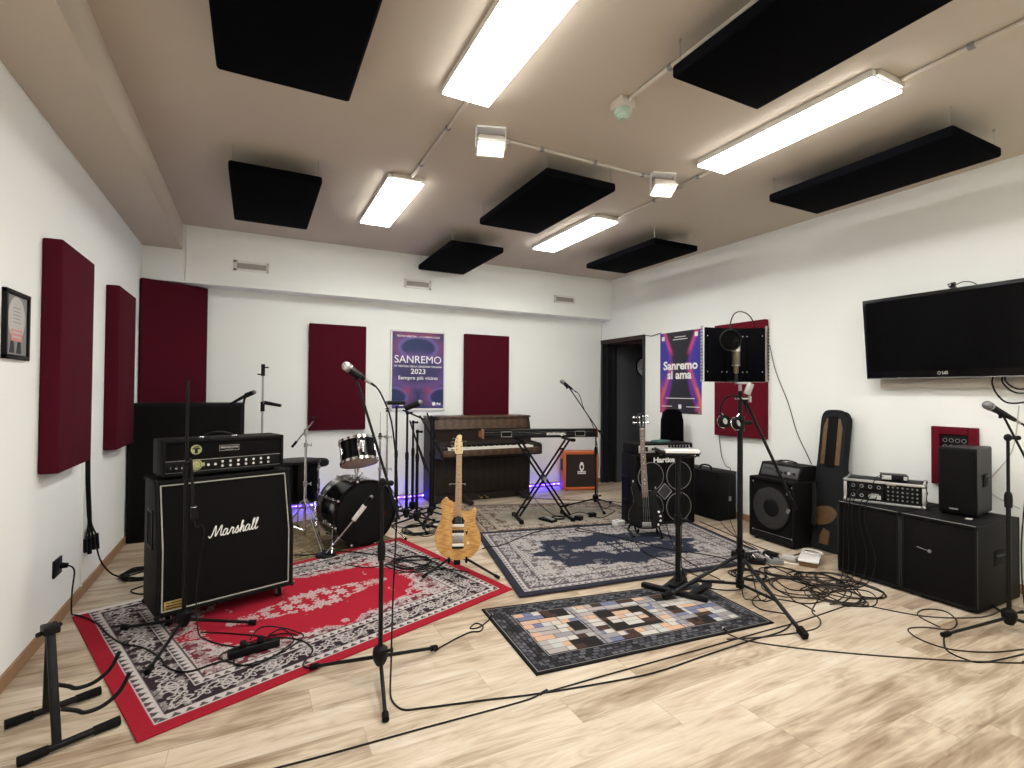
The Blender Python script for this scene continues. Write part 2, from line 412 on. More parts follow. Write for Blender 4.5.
def pipe(name, pts, label, clips=()):
    t = thing(name, label, 'cable pipe', pts[0], 0, 'cable pipes on the ceiling')
    b = MB('offw'); b.cyl(pts[0], pts[1], 0.0125, seg=10); b.obj('tube', t, True)
    d = (V(pts[1])-V(pts[0]))
    for f in clips:
        c = V(pts[0])+d*f
        MB('grey').box(c, (0.03, 0.03, 0.027), None, 0.004).obj('clip', t, True)
zc = H-0.0135
pipe('ceiling_conduit', [(1.10, 2.77, zc), (1.10, 3.97, zc)], 'straight grey pipe on the ceiling joining the two lamps of the first row', (0.3, 0.8))
pipe('ceiling_conduit', [(1.46, 3.10, zc), (2.76, 3.10, zc)], 'grey pipe on the ceiling running across from floodlight to floodlight', (0.25, 0.6, 0.95))
pipe('ceiling_conduit', [(1.925, 2.32, zc), (1.925, -0.9, zc)], 'pale pipe on the ceiling leaving the smoke detector', (0.1, 0.3))
pipe('ceiling_conduit', [(3.11, 2.77, zc), (3.11, 3.07, zc)], 'short pipe stub on the ceiling between long lamp and floodlight', (0.5,))
pipe('ceiling_conduit', [(3.11, 1.50, zc), (3.11, 0.3, zc)], 'grey pipe on the ceiling leaving the near end of the long lamp', (0.25,))
pipe('ceiling_conduit', [(3.15, 3.12, zc), (3.15, 3.97, zc)], 'thin pipe on the ceiling from the second floodlight toward the farthest lamp', (0.4,))

t = thing('smoke_detector', 'greenish white smoke detector on a square box at the end of a ceiling pipe', 'smoke detector', (1.915, 2.375, 3.01))
MB('offw').box((0, 0, 0.085), (0.105, 0.105, 0.052), None, 0.006).obj('mounting_box', t)
b = MB('greend'); b.lathe([(0, 0.0), (0.02, 0.0), (0.024, 0.008), (0.032, 0.010), (0.036, 0.022), (0.048, 0.027), (0.05, 0.045), (0.046, 0.058), (0, 0.058)], (0, 0, 0), (0, 0, 1), 24)
b.obj('sensor_head', t)
MB('blk').torus((0, 0, 0.018), (0, 0, 1), 0.031, 0.003, 24, 6).obj('sensor_ring', t)

def vent(x0, x1, label):
    t = thing('air_vent', label, 'air vent', ((x0+x1)/2, YS, 2.75), 0, 'air vents in the ceiling box')
    w = (x1-x0)/2; h = 0.056; f = MB('white')
    for s in (-1, 1):
        f.bb((s*w, -0.012, -h), (s*(w-0.028), 0.0, h), 0.002); f.bb((-w, -0.012, s*h), (w, 0.0, s*(h-0.026)), 0.002)
    f.obj('frame', t)
    g = MB('ventg'); g.bb((-w+0.02, -0.003, -h+0.02), (w-0.02, 0, h-0.02))
    for k in range(7):
        z = -h+0.031+k*0.0085; g.box((0, -0.005, z), (2*w-0.05, 0.006, 0.003), (0.5, 0, 0))
    g.obj('grille', t)
vent(-0.214, 0.131, 'white framed air vent above the red drum-side panel, closest to the beam')
vent(1.652, 2.003, 'white framed air vent in the middle, partly behind a hanging black panel')
vent(3.845, 4.20, 'white framed air vent closest to the back right corner')

# ---------------------------------------------------------------- wall panels
def wall_panel(c, size, label, m='burg', rz=0.0, name='acoustic_wall_panel'):
    b = MB(m); b.box((0, 0, 0), size, None, 0.010, 3)
    o = b.obj(name); o.location = (c[0], c[1], c[2]-size[2]/2); o.rotation_euler = (0, 0, rz)
    return tag(o, label, 'acoustic panel', 'burgundy acoustic panels on the walls')
wall_panel((XL+0.046, 3.885, 1.575), (0.09, 0.615, 1.275), 'burgundy fabric panel on the left wall nearest the small framed picture')
wall_panel((XL+0.046, 5.20, 1.565), (0.09, 0.60, 1.275), 'burgundy fabric panel on the left wall closest to the corner')
a = math.atan2(0.335, 0.54)
wall_panel((-0.745, 6.325, 1.86), (0.635, 0.055, 1.285), 'wide dark burgundy panel set across the back left corner', 'burg', a)
wall_panel((0.905, YB-0.031, 1.56), (0.66, 0.06, 1.272), 'burgundy fabric panel on the back wall behind the drum kit')
wall_panel((2.88, YB-0.031, 1.56), (0.67, 0.06, 1.25), 'burgundy fabric panel on the back wall above the upright piano')
wall_panel((XR-0.031, 3.938, 1.555), (0.06, 0.665, 1.275), 'red fabric panel on the right wall behind the vocal screen', 'red')

t = thing('wall_connector_panel', 'small red fabric panel with a black socket box on the wall behind the loudspeaker', 'connector panel', (XR, 1.99, 0.70))
f = MB('red')
for a_, b_ in (((-0.04, 0.147, 0), (0, 0.092, 0.455)), ((-0.04, -0.147, 0), (0, -0.092, 0.455)), ((-0.04, -0.092, 0.395), (0, 0.092, 0.455)), ((-0.04, -0.092, 0), (0, 0.092, 0.06))): f.bb(a_, b_, 0.006)
f.obj('fabric_frame', t)
MB('blk').bb((-0.02, -0.091, 0.061), (0, 0.091, 0.394), 0.003).obj('socket_box', t)
for r in range(2):
    for k in range(4):
        s = MB('steel'); c = (-0.022, 0.06-k*0.04, 0.35-r*0.05); s.torus(c, (1, 0, 0), 0.0135, 0.003, 16, 6); s.m('blk').cyl((c[0]+0.002, c[1], c[2]), (c[0]-0.001, c[1], c[2]), 0.011, seg=14)
        s.obj('socket', t)

# ---------------------------------------------------------------- pattern meshes
def pattern_grid(name, fn, nx, ny, place, mname, parent=None, skirt=0.0):
    """grid of (nx+1)*(ny+1) points placed by place(u, v); fn(u, v) -> rgb (linear) in numpy"""
    u = np.linspace(0, 1, nx+1); v = np.linspace(0, 1, ny+1); U, W = np.meshgrid(u, v)
    P = place(U, W).reshape(-1, 3); C = fn(U, W).reshape(-1, 3)
    i = np.arange(ny)[:, None]*(nx+1)+np.arange(nx)[None, :]
    F = np.stack([i, i+1, i+nx+2, i+nx+1], -1).reshape(-1, 4)
    if skirt > 0:
        ring = np.concatenate([np.arange(nx+1), np.arange(1, ny+1)*(nx+1)+nx, ny*(nx+1)+np.arange(nx-1, -1, -1), np.arange(ny-1, 0, -1)*(nx+1)])
        base = len(P); Q = P[ring].copy(); Q[:, 2] -= skirt
        P = np.concatenate([P, Q]); C = np.concatenate([C, C[ring]])
        n = len(ring); k = np.arange(n); k2 = (k+1) % n
        F = np.concatenate([F, np.stack([ring[k], base+k, base+k2, ring[k2]], -1)])
    org = np.array([P[:, 0].mean(), P[:, 1].mean(), P[:, 2].min()])
    off = np.array(parent.location) if parent is not None else org
    me = bpy.data.meshes.new(name); me.vertices.add(len(P)); me.vertices.foreach_set('co', (P-off).astype(np.float32).ravel())
    me.loops.add(F.size); me.loops.foreach_set('vertex_index', F.astype(np.int32).ravel())
    me.polygons.add(len(F)); me.polygons.foreach_set('loop_start', (np.arange(len(F))*4).astype(np.int32))
    me.update(calc_edges=True)
    at = me.color_attributes.new('Pattern', 'FLOAT_COLOR', 'POINT')
    at.data.foreach_set('color', np.concatenate([C, np.ones((len(C), 1))], 1).astype(np.float32).ravel())
    me.materials.append(M[mname])
    o = bpy.data.objects.new(name, me); COL.objects.link(o)
    if parent is not None: o.parent = parent
    else: o.location = org
    return o
def sstep(a, b, x):
    t = np.clip((x-a)/(b-a), 0, 1); return t*t*(3-2*t)
def lerp(a, b, t):
    a = np.asarray(a, float); b = np.asarray(b, float); t = t[..., None]
    return a*(1-t)+b*t
def hsh(a, b, k=0):
    h = np.sin(a*127.1+b*311.7+k*74.7)*43758.5453
    return h-np.floor(h)
def vnoise(x, y, k=0):
    xi, yi = np.floor(x), np.floor(y); fx, fy = x-xi, y-yi
    fx = fx*fx*(3-2*fx); fy = fy*fy*(3-2*fy)
    return (hsh(xi, yi, k)*(1-fx)+hsh(xi+1, yi, k)*fx)*(1-fy)+(hsh(xi, yi+1, k)*(1-fx)+hsh(xi+1, yi+1, k)*fx)*fy
def flowers(x, y, cell, k=0, petals=6):
    """0..1: rosettes of petals and leaf outlines on a jittered grid"""
    gx, gy = x/cell, y/cell; out = np.zeros_like(gx)
    for dx in (-1, 0, 1):
        for dy in (-1, 0, 1):
            ix, iy = np.floor(gx)+dx, np.floor(gy)+dy
            cx, cy = ix+0.5+0.5*(hsh(ix, iy, k)-0.5), iy+0.5+0.5*(hsh(ix, iy, k+1)-0.5)
            R = 0.36+0.22*hsh(ix, iy, k+2); rx, ry = gx-cx, gy-cy
            r = np.hypot(rx, ry); th = np.arctan2(ry, rx)+6.28*hsh(ix, iy, k+3)
            edge = R*(0.74+0.26*np.cos(petals*th))
            ring = (np.abs(r-edge) < 0.085) | (r < R*0.25) | ((np.abs(r-edge*0.55) < 0.05))
            out = np.maximum(out, ring.astype(float))
    return out

# ---------------------------------------------------------------- posters
def poster_art(kind):
    def fn(u, v):
        x = (u-0.5)*2; y = v; ax = np.abs(x)
        if kind == 0:
            c = lerp((0.022, 0.024, 0.10), (0.055, 0.035, 0.15), vnoise(u*3, v*4, 3))
            for (cy, cx0, w, h, k) in ((0.80, 0.0, 0.62, 0.115, 0), (0.16, 1.0, 0.50, 0.10, 1), (0.50, 0.0, 1.2, 0.20, 2)):
                r = np.hypot((ax-cx0)/w, (y-cy)/h)
                if k != 2:
                    c = lerp(c, (0.15, 0.11, 0.42), 0.8*np.exp(-((r-1.18)/0.16)**2))
                    c = lerp(c, (0.24, 0.03, 0.09), 0.65*np.exp(-((r-1.45)/0.20)**2)*sstep(0.25, 0.9, ax if k == 0 else 1.1-ax))
                    c = lerp(c, (0.012, 0.025, 0.11), 1-sstep(0.9, 1.05, r))
                    c = lerp(c, (0.10, 0.16, 0.55), 0.5*(np.abs(((r*9) % 1)-0.5) < 0.10)*(r > 1.1)*(r < 1.9))
                else:
                    c = lerp(c, (0.18, 0.08, 0.32), 0.5*np.exp(-((r-1.0)/0.25)**2))
            c = lerp(c, (0.40, 0.035, 0.10), 0.6*np.exp(-((ax-0.42)/0.16)**2-((y-0.245)/0.04)**2))
            c = lerp(c, (0.38, 0.04, 0.10), 0.65*np.exp(-((ax-0.30)/0.5)**2-((y-0.965)/0.03)**2))
            return c
        c = np.broadcast_to(np.array((0.022, 0.022, 0.035)), u.shape+(3,)).copy()
        yy = y*1.0
        curve = 0.46+0.52*(2*(yy-0.52))**2              # wing edge: waist in the middle
        d = ax-curve*0.95
        c = lerp(c, (0.035, 0.030, 0.30), sstep(-0.18, 0.10, d))
        c = lerp(c, (0.16, 0.03, 0.30), np.exp(-((d+0.02)/0.07)**2))
        c = lerp(c, (0.62, 0.10, 0.22), 0.95*np.exp(-((ax-(0.95-1.15*np.abs(yy-0.16)**0.9))/0.10)**2)*(yy < 0.62)*sstep(0.0, 0.1, yy))
        c = lerp(c, (0.70, 0.22, 0.10), 0.75*np.exp(-((ax-(0.98-0.9*np.abs(yy-0.10)))/0.06)**2)*(yy < 0.32))
        c = lerp(c, (0.72, 0.07, 0.28), 0.9*np.exp(-((ax-(0.40+1.35*(yy-0.72)))/0.08)**2)*sstep(0.68, 0.80, yy))
        c = lerp(c, (0.10, 0.10, 0.55), 0.6*(np.abs((d*14 % 1)-0.5) < 0.13)*(d > 0)*(yy > 0.3))
        c = lerp(c, (0.55, 0.04, 0.16), 0.9*np.exp(-((x+1.0)/0.25)**2)*(1-sstep(0.15, 0.5, yy)))
        c = lerp(c, (0.022, 0.022, 0.035), 0.8*(np.abs(x) < 0.16)*(yy > 0.45)*(yy < 0.82))
        return c
    return fn
# back wall poster: white frame
px0, px1, pz0, pz1 = 1.545, 2.280, 1.145, 2.188
t = thing('framed_poster', 'violet festival poster in a white frame on the back wall above the microphone stands', 'poster', ((px0+px1)/2, YB, pz0))
w, h = px1-px0, pz1-pz0
f = MB('white')
for s in (-1, 1): f.bb((s*w/2, -0.022, 0), (s*(w/2-0.022), 0, h), 0.003)
f.bb((-w/2, -0.022, 0), (w/2, 0, 0.03), 0.003); f.bb((-w/2, -0.022, h-0.022), (w/2, 0, h), 0.003); f.obj('frame', t)
def pl(U, W): return np.stack([px0+0.02+U*(w-0.04), np.full_like(U, YB-0.010), pz0+0.02+W*(h-0.04)], -1)
pattern_grid('print', poster_art(0), 140, 190, pl, 'print', t)
ux, uy = (1, 0, 0), (0, 0, 1); Yp = -0.0112
def tx(name, body, x, z, size, bold=0.0, sx=1.0, sp=1.0, m='paper'): MB(m).text(body, (x, Yp, z), ux, uy, size, 0.0005, 'CENTER', bold*0.5, sx, sp).obj(name, t)
tx('title_lettering', 'SANREMO', 0, h*0.635, 0.138, 0.0, 1.0)
tx('subtitle_lettering', '73° FESTIVAL DELLA CANZONE ITALIANA', 0, h*0.551, 0.034, 0.0008)
tx('year_lettering', '2023', 0, h*0.488, 0.092, 0.002, 1.12)
tx('slogan_lettering', 'Sempre più vicino', 0, h*0.408, 0.066, 0.001, 1.12)
tx('date_lettering', 'TEATRO ARISTON  •  7-11 FEBBRAIO 2023', 0, h*0.925, 0.031, 0.0007)
g = MB('paper'); g.box((-0.22, Yp, h*0.085), (0.05, 0.001, 0.05)); g.obj('logo', t)
g = MB('paper'); g.box((0.01, Yp, h*0.085), (0.055, 0.001, 0.055), None, 0.0003); g.m('dkpr').text('R', (0.01, Yp-0.0012, h*0.085), ux, uy, 0.05); g.obj('logo', t)
g = MB('paper'); g.cyl((0.215, Yp, h*0.085), (0.215, Yp+0.001, h*0.085), 0.025); g.text('Rai', (0.28, Yp, h*0.085), ux, uy, 0.045, 0.0005, 'CENTER', 0.002); g.obj('logo', t)

# right wall poster
qy0, qy1, qz0, qz1 = 5.222, 4.508, 1.140, 2.193
t = thing('wall_poster', 'dark poster with pink and blue swirls on the right wall beside the doorway', 'poster', (XR, (qy0+qy1)/2, qz0))
h = qz1-qz0
MB('paper').bb((-0.004, (qy1-qy0)/2, 0), (0, -(qy1-qy0)/2, h)).obj('sheet', t)
def pl(U, W): return np.stack([np.full_like(U, XR-0.0048), qy0+U*(qy1-qy0), qz0+W*(qz1-qz0)], -1)
pattern_grid('print', poster_art(1), 140, 200, pl, 'print', t)
ux, uy = (0, -1, 0), (0, 0, 1); Xp = -0.0058
def tx2(name, body, y, z, size, bold=0.0, sx=1.0): MB('paper').text(body, (Xp, y, z), ux, uy, size, 0.0005, 'CENTER', bold, sx).obj(name, t)
def serif(name, body, y, z, size, sx):
    b = MB('paper'); b.text(body, (Xp, y, z), ux, uy, size, 0.0005, 'CENTER', 0.0045, sx); b.obj(name, t)
serif('title_lettering', 'Sanremo', 0.0, h*0.582, 0.152, 1.08)
serif('title_lettering', 'si', 0.172, h*0.468, 0.152, 1.08)
serif('title_lettering', 'ama', -0.058, h*0.468, 0.152, 1.08)
b = MB('paper')
for (y, z, L) in ((0.0, 0.935, 0.19), (0.0, 0.905, 0.25), (0.0, 0.185, 0.50), (0.23, 0.085, 0.19), (-0.22, 0.085, 0.22)): b.box((Xp, y, h*z), (0.001, L, 0.009))
b.obj('small_print', t)
for (y, z) in ((0.30, 0.93), (-0.27, 0.945), (0.0, 0.085)):
    g = MB('paper'); g.box((Xp, y, h*z), (0.001, 0.05, 0.055)); g.obj('logo', t)

# small framed picture on the left wall
t = thing('picture_frame', 'small black framed picture on the left wall at the edge of view', 'picture', (XL, 3.245, 1.535))
f = MB('blk')
for s in (-1, 1): f.bb((0, s*0.140, 0), (0.020, s*0.120, 0.325), 0.003)
f.bb((0, -0.140, 0), (0.020, 0.140, 0.022), 0.003); f.bb((0, -0.140, 0.303), (0.020, 0.140, 0.325), 0.003); f.obj('frame', t)
MB('grey').bb((0, -0.125, 0.02), (0.010, 0.125, 0.305)).obj('print', t)
b = MB('lgrey'); b.prism([(0.098*math.cos(k*PI/16), 0.105*math.sin(k*PI/16)) for k in range(32)], (0.0102, 0, 0.195), (0, 1, 0), (0, 0, 1), 0.0008)
b.m('pink').box((0.0114, 0.0, 0.115), (0.0008, 0.12, 0.055)); b.m('lgrey').box((0.0122, 0, 0.128), (0.0008, 0.10, 0.010)); b.box((0.0122, 0, 0.108), (0.0008, 0.10, 0.008))
b.m('dkpr')
for y in (-0.05, 0.03): b.prism([(-0.03, 0), (0.03, 0), (0.02, 0.06), (-0.012, 0.06)], (0.0102, y, 0.03), (0, 1, 0), (0, 0, 1), 0.0008)
for k in range(5): b.m('grey').box((0.0116, 0.0, 0.245-k*0.017), (0.0006, 0.09-0.012*(k % 2), 0.004))
b.obj('artwork', t)

# wall clock in the lobby
t = thing('wall_clock', 'round white clock on the dark wall beyond the doorway', 'clock', (5.62, 6.43, 1.82))
MB('blk').torus((0, -0.02, 0), (0, 1, 0), 0.15, 0.012, 32, 8).obj('rim', t)
MB('paper').cyl((0, -0.015, 0), (0, -0.001, 0), 0.15, seg=32).obj('dial', t)
b = MB('dkpr'); b.box((0.0, -0.018, 0.04), (0.012, 0.003, 0.10)); b.box((-0.03, -0.018, -0.02), (0.011, 0.003, 0.08), (0, 0.9, 0)); b.obj('hands', t)
# ---------------------------------------------------------------- rugs
def inquad(p, q):
    s = 0
    for i in range(4):
        a, b = q[i], q[(i+1) % 4]; c = (b[0]-a[0])*(p[1]-a[1])-(b[1]-a[1])*(p[0]-a[0])
        if c == 0: continue
        if s == 0: s = 1 if c > 0 else -1
        elif (c > 0) != (s > 0): return False
    return True
RUGS = []
def rug(name, q, th, nx, ny, fn, label, zoff=0.0):
    """q: corners at (u,v) = (0,0), (1,0), (1,1), (0,1)"""
    q = np.array(q, float)
    def place(U, W):
        U1 = U[..., None]; W1 = W[..., None]
        P = q[0]*(1-U1)*(1-W1)+q[1]*U1*(1-W1)+q[2]*U1*W1+q[3]*(1-U1)*W1
        z = zoff+th+0.0012*np.sin(U*23+W*7)*np.sin(W*17+2)
        return np.concatenate([P, z[..., None]], -1)
    o = pattern_grid(name, fn, nx, ny, place, 'rug', None, th-0.0015)
    RUGS.append((q.tolist(), zoff+th+0.001)); tag(o, label, 'rug'); return o
def oriental(W, H, pal, cfg):
    """pal: border, dark, white, field, lace_bg; cfg: b = band limits (m)"""
    bord, dark, white, field, lace = [np.array(c) for c in pal]
    b0, b1, b2, b3 = cfg['b']; seed = cfg.get('seed', 0)
    def fn(u, v):
        x, y = u*W, v*H; xc, yc = x-W/2, y-H/2
        exl, eyl = np.minimum(x, W-x), np.minimum(y, H-y+(cfg['b'][0]-0.04)*(u < 0.42) if cfg.get('fringe') else H-y); e = np.minimum(exl, eyl)
        t = np.where(exl < eyl, yc, xc)
        c = np.broadcast_to(field, u.shape+(3,)).copy()
        ax, ay = np.abs(xc), np.abs(yc)
        iw, ih = W/2-b3, H/2-b3
        # central field with scalloped outline, lace outside it
        th = np.arctan2(yc/ih, xc/iw)
        rr = (np.abs(xc/iw)**2.6+np.abs(yc/ih)**2.6)**(1/2.6)
        scal = cfg['f']+0.045*np.cos(th*16)+0.05*np.cos(th*8)
        fl1 = flowers(ax+3, ay+3, 0.12, seed, 6); fl2 = flowers(ax+9, ay+5, 0.065, seed+9, 5)
        lacec = lerp(lace, white, np.clip(fl1*0.95+fl2*0.55*(vnoise(ax*16, ay*16, seed+2) > 0.45), 0, 1)*0.92)
        edge = np.exp(-((rr-scal)/0.05)**2)
        c = lerp(c, lacec, (rr > scal).astype(float))
        c = lerp(c, white, 0.75*((edge > 0.45)*(flowers(ax+1, ay+2, 0.06, seed+4, 5) > 0.5)))
        # sprays of flowers inside the field near its edge and in the corners
        spray = (rr > scal-0.24)*(rr < scal)*(vnoise(ax*9, ay*9, seed+5) > 0.56)*(flowers(ax+2, ay+7, 0.085, seed+6, 6) > 0.5)
        c = lerp(c, white, 0.8*spray*cfg.get('sp', 1.0))
        # medallion
        mw, mh = cfg['m']
        m = np.hypot(xc/mw, yc/mh)+0.16*np.cos(th*8)+0.08*np.cos(np.arctan2(yc, xc)*16)
        med = (m < 1.0)*((flowers(ax+4, ay+1, 0.09, seed+7, 6)) > 0.5)
        c = lerp(c, white, 0.85*med); 
        m2 = np.hypot((ax-mw*1.35)/(mw*0.45), yc/(mh*0.32))+0.12*np.cos(th*12)
        c = lerp(c, white, 0.8*(m2 < 1)*(flowers(ax+5, ay+2, 0.06, seed+3, 6) > 0.5))
        # borders, from inside out
        def zig(lo, hi, P):
            k = (e-lo)/(hi-lo); tri = np.abs(((t/P) % 1)-0.5)*2
            z = lerp(white, dark, ((k < 0.72*tri)*(k > 0.10) | (k > 0.9)).astype(float)*0.9)
            return z, (e >= lo)*(e < hi)
        P = 0.20; tt = ((t/P) % 1-0.5)*P; mid = (b1+b2)/2; ee = e-mid; hw = (b2-b1)/2
        band = np.broadcast_to(dark, u.shape+(3,)).copy()
        vine = np.abs(ee-hw*0.55*np.sin(2*PI*t/P)) < 0.006
        r = np.hypot(tt, ee); an = np.arctan2(ee, tt)
        ros = (np.abs(r-hw*(0.62+0.14*np.cos(6*an))) < 0.0065) | (np.abs(r-hw*0.32) < 0.006) | (r < hw*0.12)
        tt2 = (((t/P)+0.5) % 1-0.5)*P; r2 = np.hypot(tt2/0.8, ee)
        ros2 = (np.abs(r2-hw*(0.42+0.14*np.cos(5*np.arctan2(ee, tt2)))) < 0.006) | (r2 < hw*0.15)
        fine = flowers(t+20, e, 0.055, seed+11, 5)
        band = lerp(band, white, np.clip(0.85*(vine | ros | ros2)+0.5*fine*(vnoise(t*30, e*30, 2) > 0.5), 0, 0.9))
        c = lerp(c, band, ((e >= b1)*(e < b2)).astype(float))
        z, k = zig(b2, b3, 0.045); c = lerp(c, z, k.astype(float))
        z, k = zig(b0, b1, 0.052); c = lerp(c, z, k.astype(float))
        c = lerp(c, bord, (e < b0).astype(float))
        if cfg.get('fringe'):
            c = lerp(c, white*1.5, ((H-y < 0.04)*(u < 0.42)).astype(float))
        c = c*(0.93+0.14*hsh(np.floor(x/0.004), np.floor(y/0.004), 1))[..., None]
        return c
    return fn
RED = [(-0.392, 2.479), (1.655, 3.240), (1.262, 4.830), (-0.985, 4.042)]
rug('oriental_rug', RED, 0.008, 470, 370, oriental(2.18, 1.67,
    ((0.29, 0.010, 0.023), (0.024, 0.014, 0.020), (0.46, 0.42, 0.41), (0.33, 0.011, 0.028), (0.13, 0.022, 0.035)),
    dict(b=(0.072, 0.125, 0.27, 0.325), f=0.92, m=(0.30, 0.17), seed=1, fringe=True)),
    'red oriental rug with white lace flowers under the guitar amp stack')
BLUE = [(1.622, 3.075), (3.95, 2.84), (4.247, 4.18), (1.960, 4.649)]
rug('oriental_rug', BLUE, 0.008, 420, 300, oriental(2.33, 1.55,
    ((0.021, 0.021, 0.032), (0.085, 0.072, 0.082), (0.40, 0.375, 0.365), (0.020, 0.023, 0.040), (0.12, 0.10, 0.10)),
    dict(b=(0.06, 0.10, 0.235, 0.275), f=0.86, m=(0.26, 0.17), seed=21, sp=0.4)),
    'navy and grey oriental rug under the black bass guitar', 0.0082)
BEIGE = [(1.985, 4.50), (4.20, 4.22), (4.05, 5.30), (2.22, 5.90)]
rug('oriental_rug', BEIGE, 0.006, 260, 180, oriental(2.1, 1.4,
    ((0.17, 0.135, 0.12), (0.085, 0.040, 0.035), (0.38, 0.34, 0.28), (0.27, 0.245, 0.20), (0.13, 0.085, 0.07)),
    dict(b=(0.05, 0.08, 0.20, 0.24), f=0.86, m=(0.30, 0.2), seed=33)),
    'faded beige oriental rug in front of the upright piano')
rug('drum_rug', [(-0.10, 4.385), (1.20, 4.84), (0.75, 6.0), (-0.50, 5.52)], 0.004, 150, 150, oriental(1.2, 1.4,
    ((0.16, 0.12, 0.06), (0.10, 0.07, 0.04), (0.34, 0.28, 0.16), (0.22, 0.17, 0.09), (0.18, 0.13, 0.07)),
    dict(b=(0.04, 0.07, 0.20, 0.24), f=0.86, m=(0.2, 0.2), seed=41)),
    'olive patterned rug under the drum kit')
def tile_rug(u, v):
    W, H = 1.60, 0.80; x, y = u*W, v*H
    e = np.minimum(np.minimum(x, W-x), np.minimum(y, H-y))
    c = np.broadcast_to(np.array((0.007, 0.006, 0.007)), u.shape+(3,)).copy()
    # outer brickwork band of greys
    vert = np.minimum(x, W-x) < np.minimum(y, H-y)
    t = np.where(vert, y, x); k = e-0.026; row = np.floor(k/0.0265); fk = (k/0.0265) % 1
    s = t/0.042+0.5*(row % 2)+0.3*hsh(row, row, 5); ft = s % 1; bid = np.floor(s)
    g = 0.015+0.10*hsh(bid, row+7*vert, 2)**1.6
    brick = (fk > 0.20)*(ft > 0.16)*(k > 0)*(k < 0.106)
    c = lerp(c, np.stack([g*0.95, g*0.95, g*1.12], -1), brick.astype(float))
    c = lerp(c, (0.30, 0.29, 0.28), ((e > 0.136)*(e < 0.141) | (e > 0.018)*(e < 0.021)).astype(float))
    # patchwork field
    iu, iv = (x-0.145)/(W-0.29), (y-0.145)/(H-0.29)
    cx, cy = np.abs(iu-0.5)*2, np.abs(iv-0.5)*2
    pal = np.array([(0.47, 0.44, 0.41), (0.34, 0.31, 0.30), (0.50, 0.33, 0.23), (0.42, 0.42, 0.41), (0.085, 0.105, 0.22), (0.016, 0.014, 0.013), (0.050, 0.028, 0.022), (0.25, 0.235, 0.25)])
    NX, NY = 22, 10
    gy = np.floor(iv*NY); wide = 1.0+np.floor(2.2*hsh(gy, np.floor(iu*5), 8))     # runs of long or short tiles
    gx0 = iu*NX/wide; gx = np.floor(gx0)+31*wide; fx = gx0 % 1; fy = (iv*NY) % 1
    h = hsh(gx, gy, 11)
    idx = np.select([h < 0.24, h < 0.36, h < 0.52, h < 0.66, h < 0.79, h < 0.90], [0, 1, 2, 3, 4, 6], 7)
    # darker blocks: frame corners, centre square, side blocks
    def blk(x0, x1, y0, y1): return (iu > x0)*(iu < x1)*(iv > y0)*(iv < y1)
    dark = blk(0.37, 0.63, 0.22, 0.78) | blk(0.13, 0.26, 0.80, 1.0) | blk(0.74, 0.87, 0.0, 0.2) | blk(0.74, 0.87, 0.80, 1.0) | blk(0.13, 0.26, 0, 0.2) | blk(0.20, 0.28, 0.38, 0.62) | blk(0.72, 0.80, 0.38, 0.62)
    centre = ((np.abs(iu-0.5) < 0.045)*(np.abs(iv-0.5) < 0.20)) | ((np.abs(iu-0.5) < 0.095)*(np.abs(iv-0.5) < 0.085))
    idx = np.where(dark, np.where(hsh(gx, gy, 3) > 0.45, 5, 6), idx)
    idx = np.where(centre, np.where(hsh(gx, gy, 6) > 0.5, 0, 2), idx)
    idx = np.where((np.abs(iu-0.285) < 0.018) | (np.abs(iu-0.715) < 0.018), 7, idx)
    line = (fx < 0.05) | (fy < 0.09)
    col = pal[idx.astype(int)]
    stripe = (idx == 4)*((iv*NY*3 % 1) < 0.4)
    col = lerp(col, (0.28, 0.28, 0.32), stripe.astype(float)*0.7)
    col = lerp(col, (0.012, 0.011, 0.011), line.astype(float)*0.85)
    c = lerp(c, col, (e > 0.146).astype(float))
    return c*(0.93+0.14*hsh(np.floor(x/0.004), np.floor(y/0.004), 1))[..., None]
TILE = [(1.261, 2.205), (2.851, 2.075), (2.925, 2.775), (1.319, 3.020)]
rug('patchwork_rug', TILE, 0.009, 400, 230, tile_rug, 'small black bordered rug with a patchwork of cream, peach and blue tiles')
def gz(x, y):
    z = 0.0
    for q, h in RUGS:
        if inquad((x, y), q): z = max(z, h)
    return z

# ---------------------------------------------------------------- cables
def cable(label, pts, r=0.0042, m='cable', group='loose cables on the floor', ground=True, n=5, ends=()):
    P = []
    for p in pts:
        if len(p) == 2: P.append((p[0], p[1], None))
        else: P.append(p)
    # densify in plan, then drop on what lies below
    Q = cr([(p[0], p[1], p[2] if p[2] is not None else 0.0) for p in P], n)
    free = cr([(0, 0, 0.0 if p[2] is None else 1.0) for p in P], n)
    out = []
    for q, f in zip(Q, free):
        g = gz(q.x, q.y)+r+0.0006
        out.append(V((q.x, q.y, max(g, q.z) if f.z > 0.02 else g)))
    b = MB(m); b.tube(out, r, 6)
    o = b.obj('cable', None); tag(o, label, 'cable', group)
    for (i, L) in ends:
        k = out[0] if i == 0 else out[-1]; k2 = out[2] if i == 0 else out[-3]
        d = (k-k2).normalized(); e = MB('blkm'); e.cyl(k-d*L*0.2, k+d*L*0.8, r*1.9, r*2.1, 10); e.m('alu').cyl(k+d*L*0.8, k+d*L*1.05, r*1.2, seg=8)
        e.obj('connector', o, True)
    return o

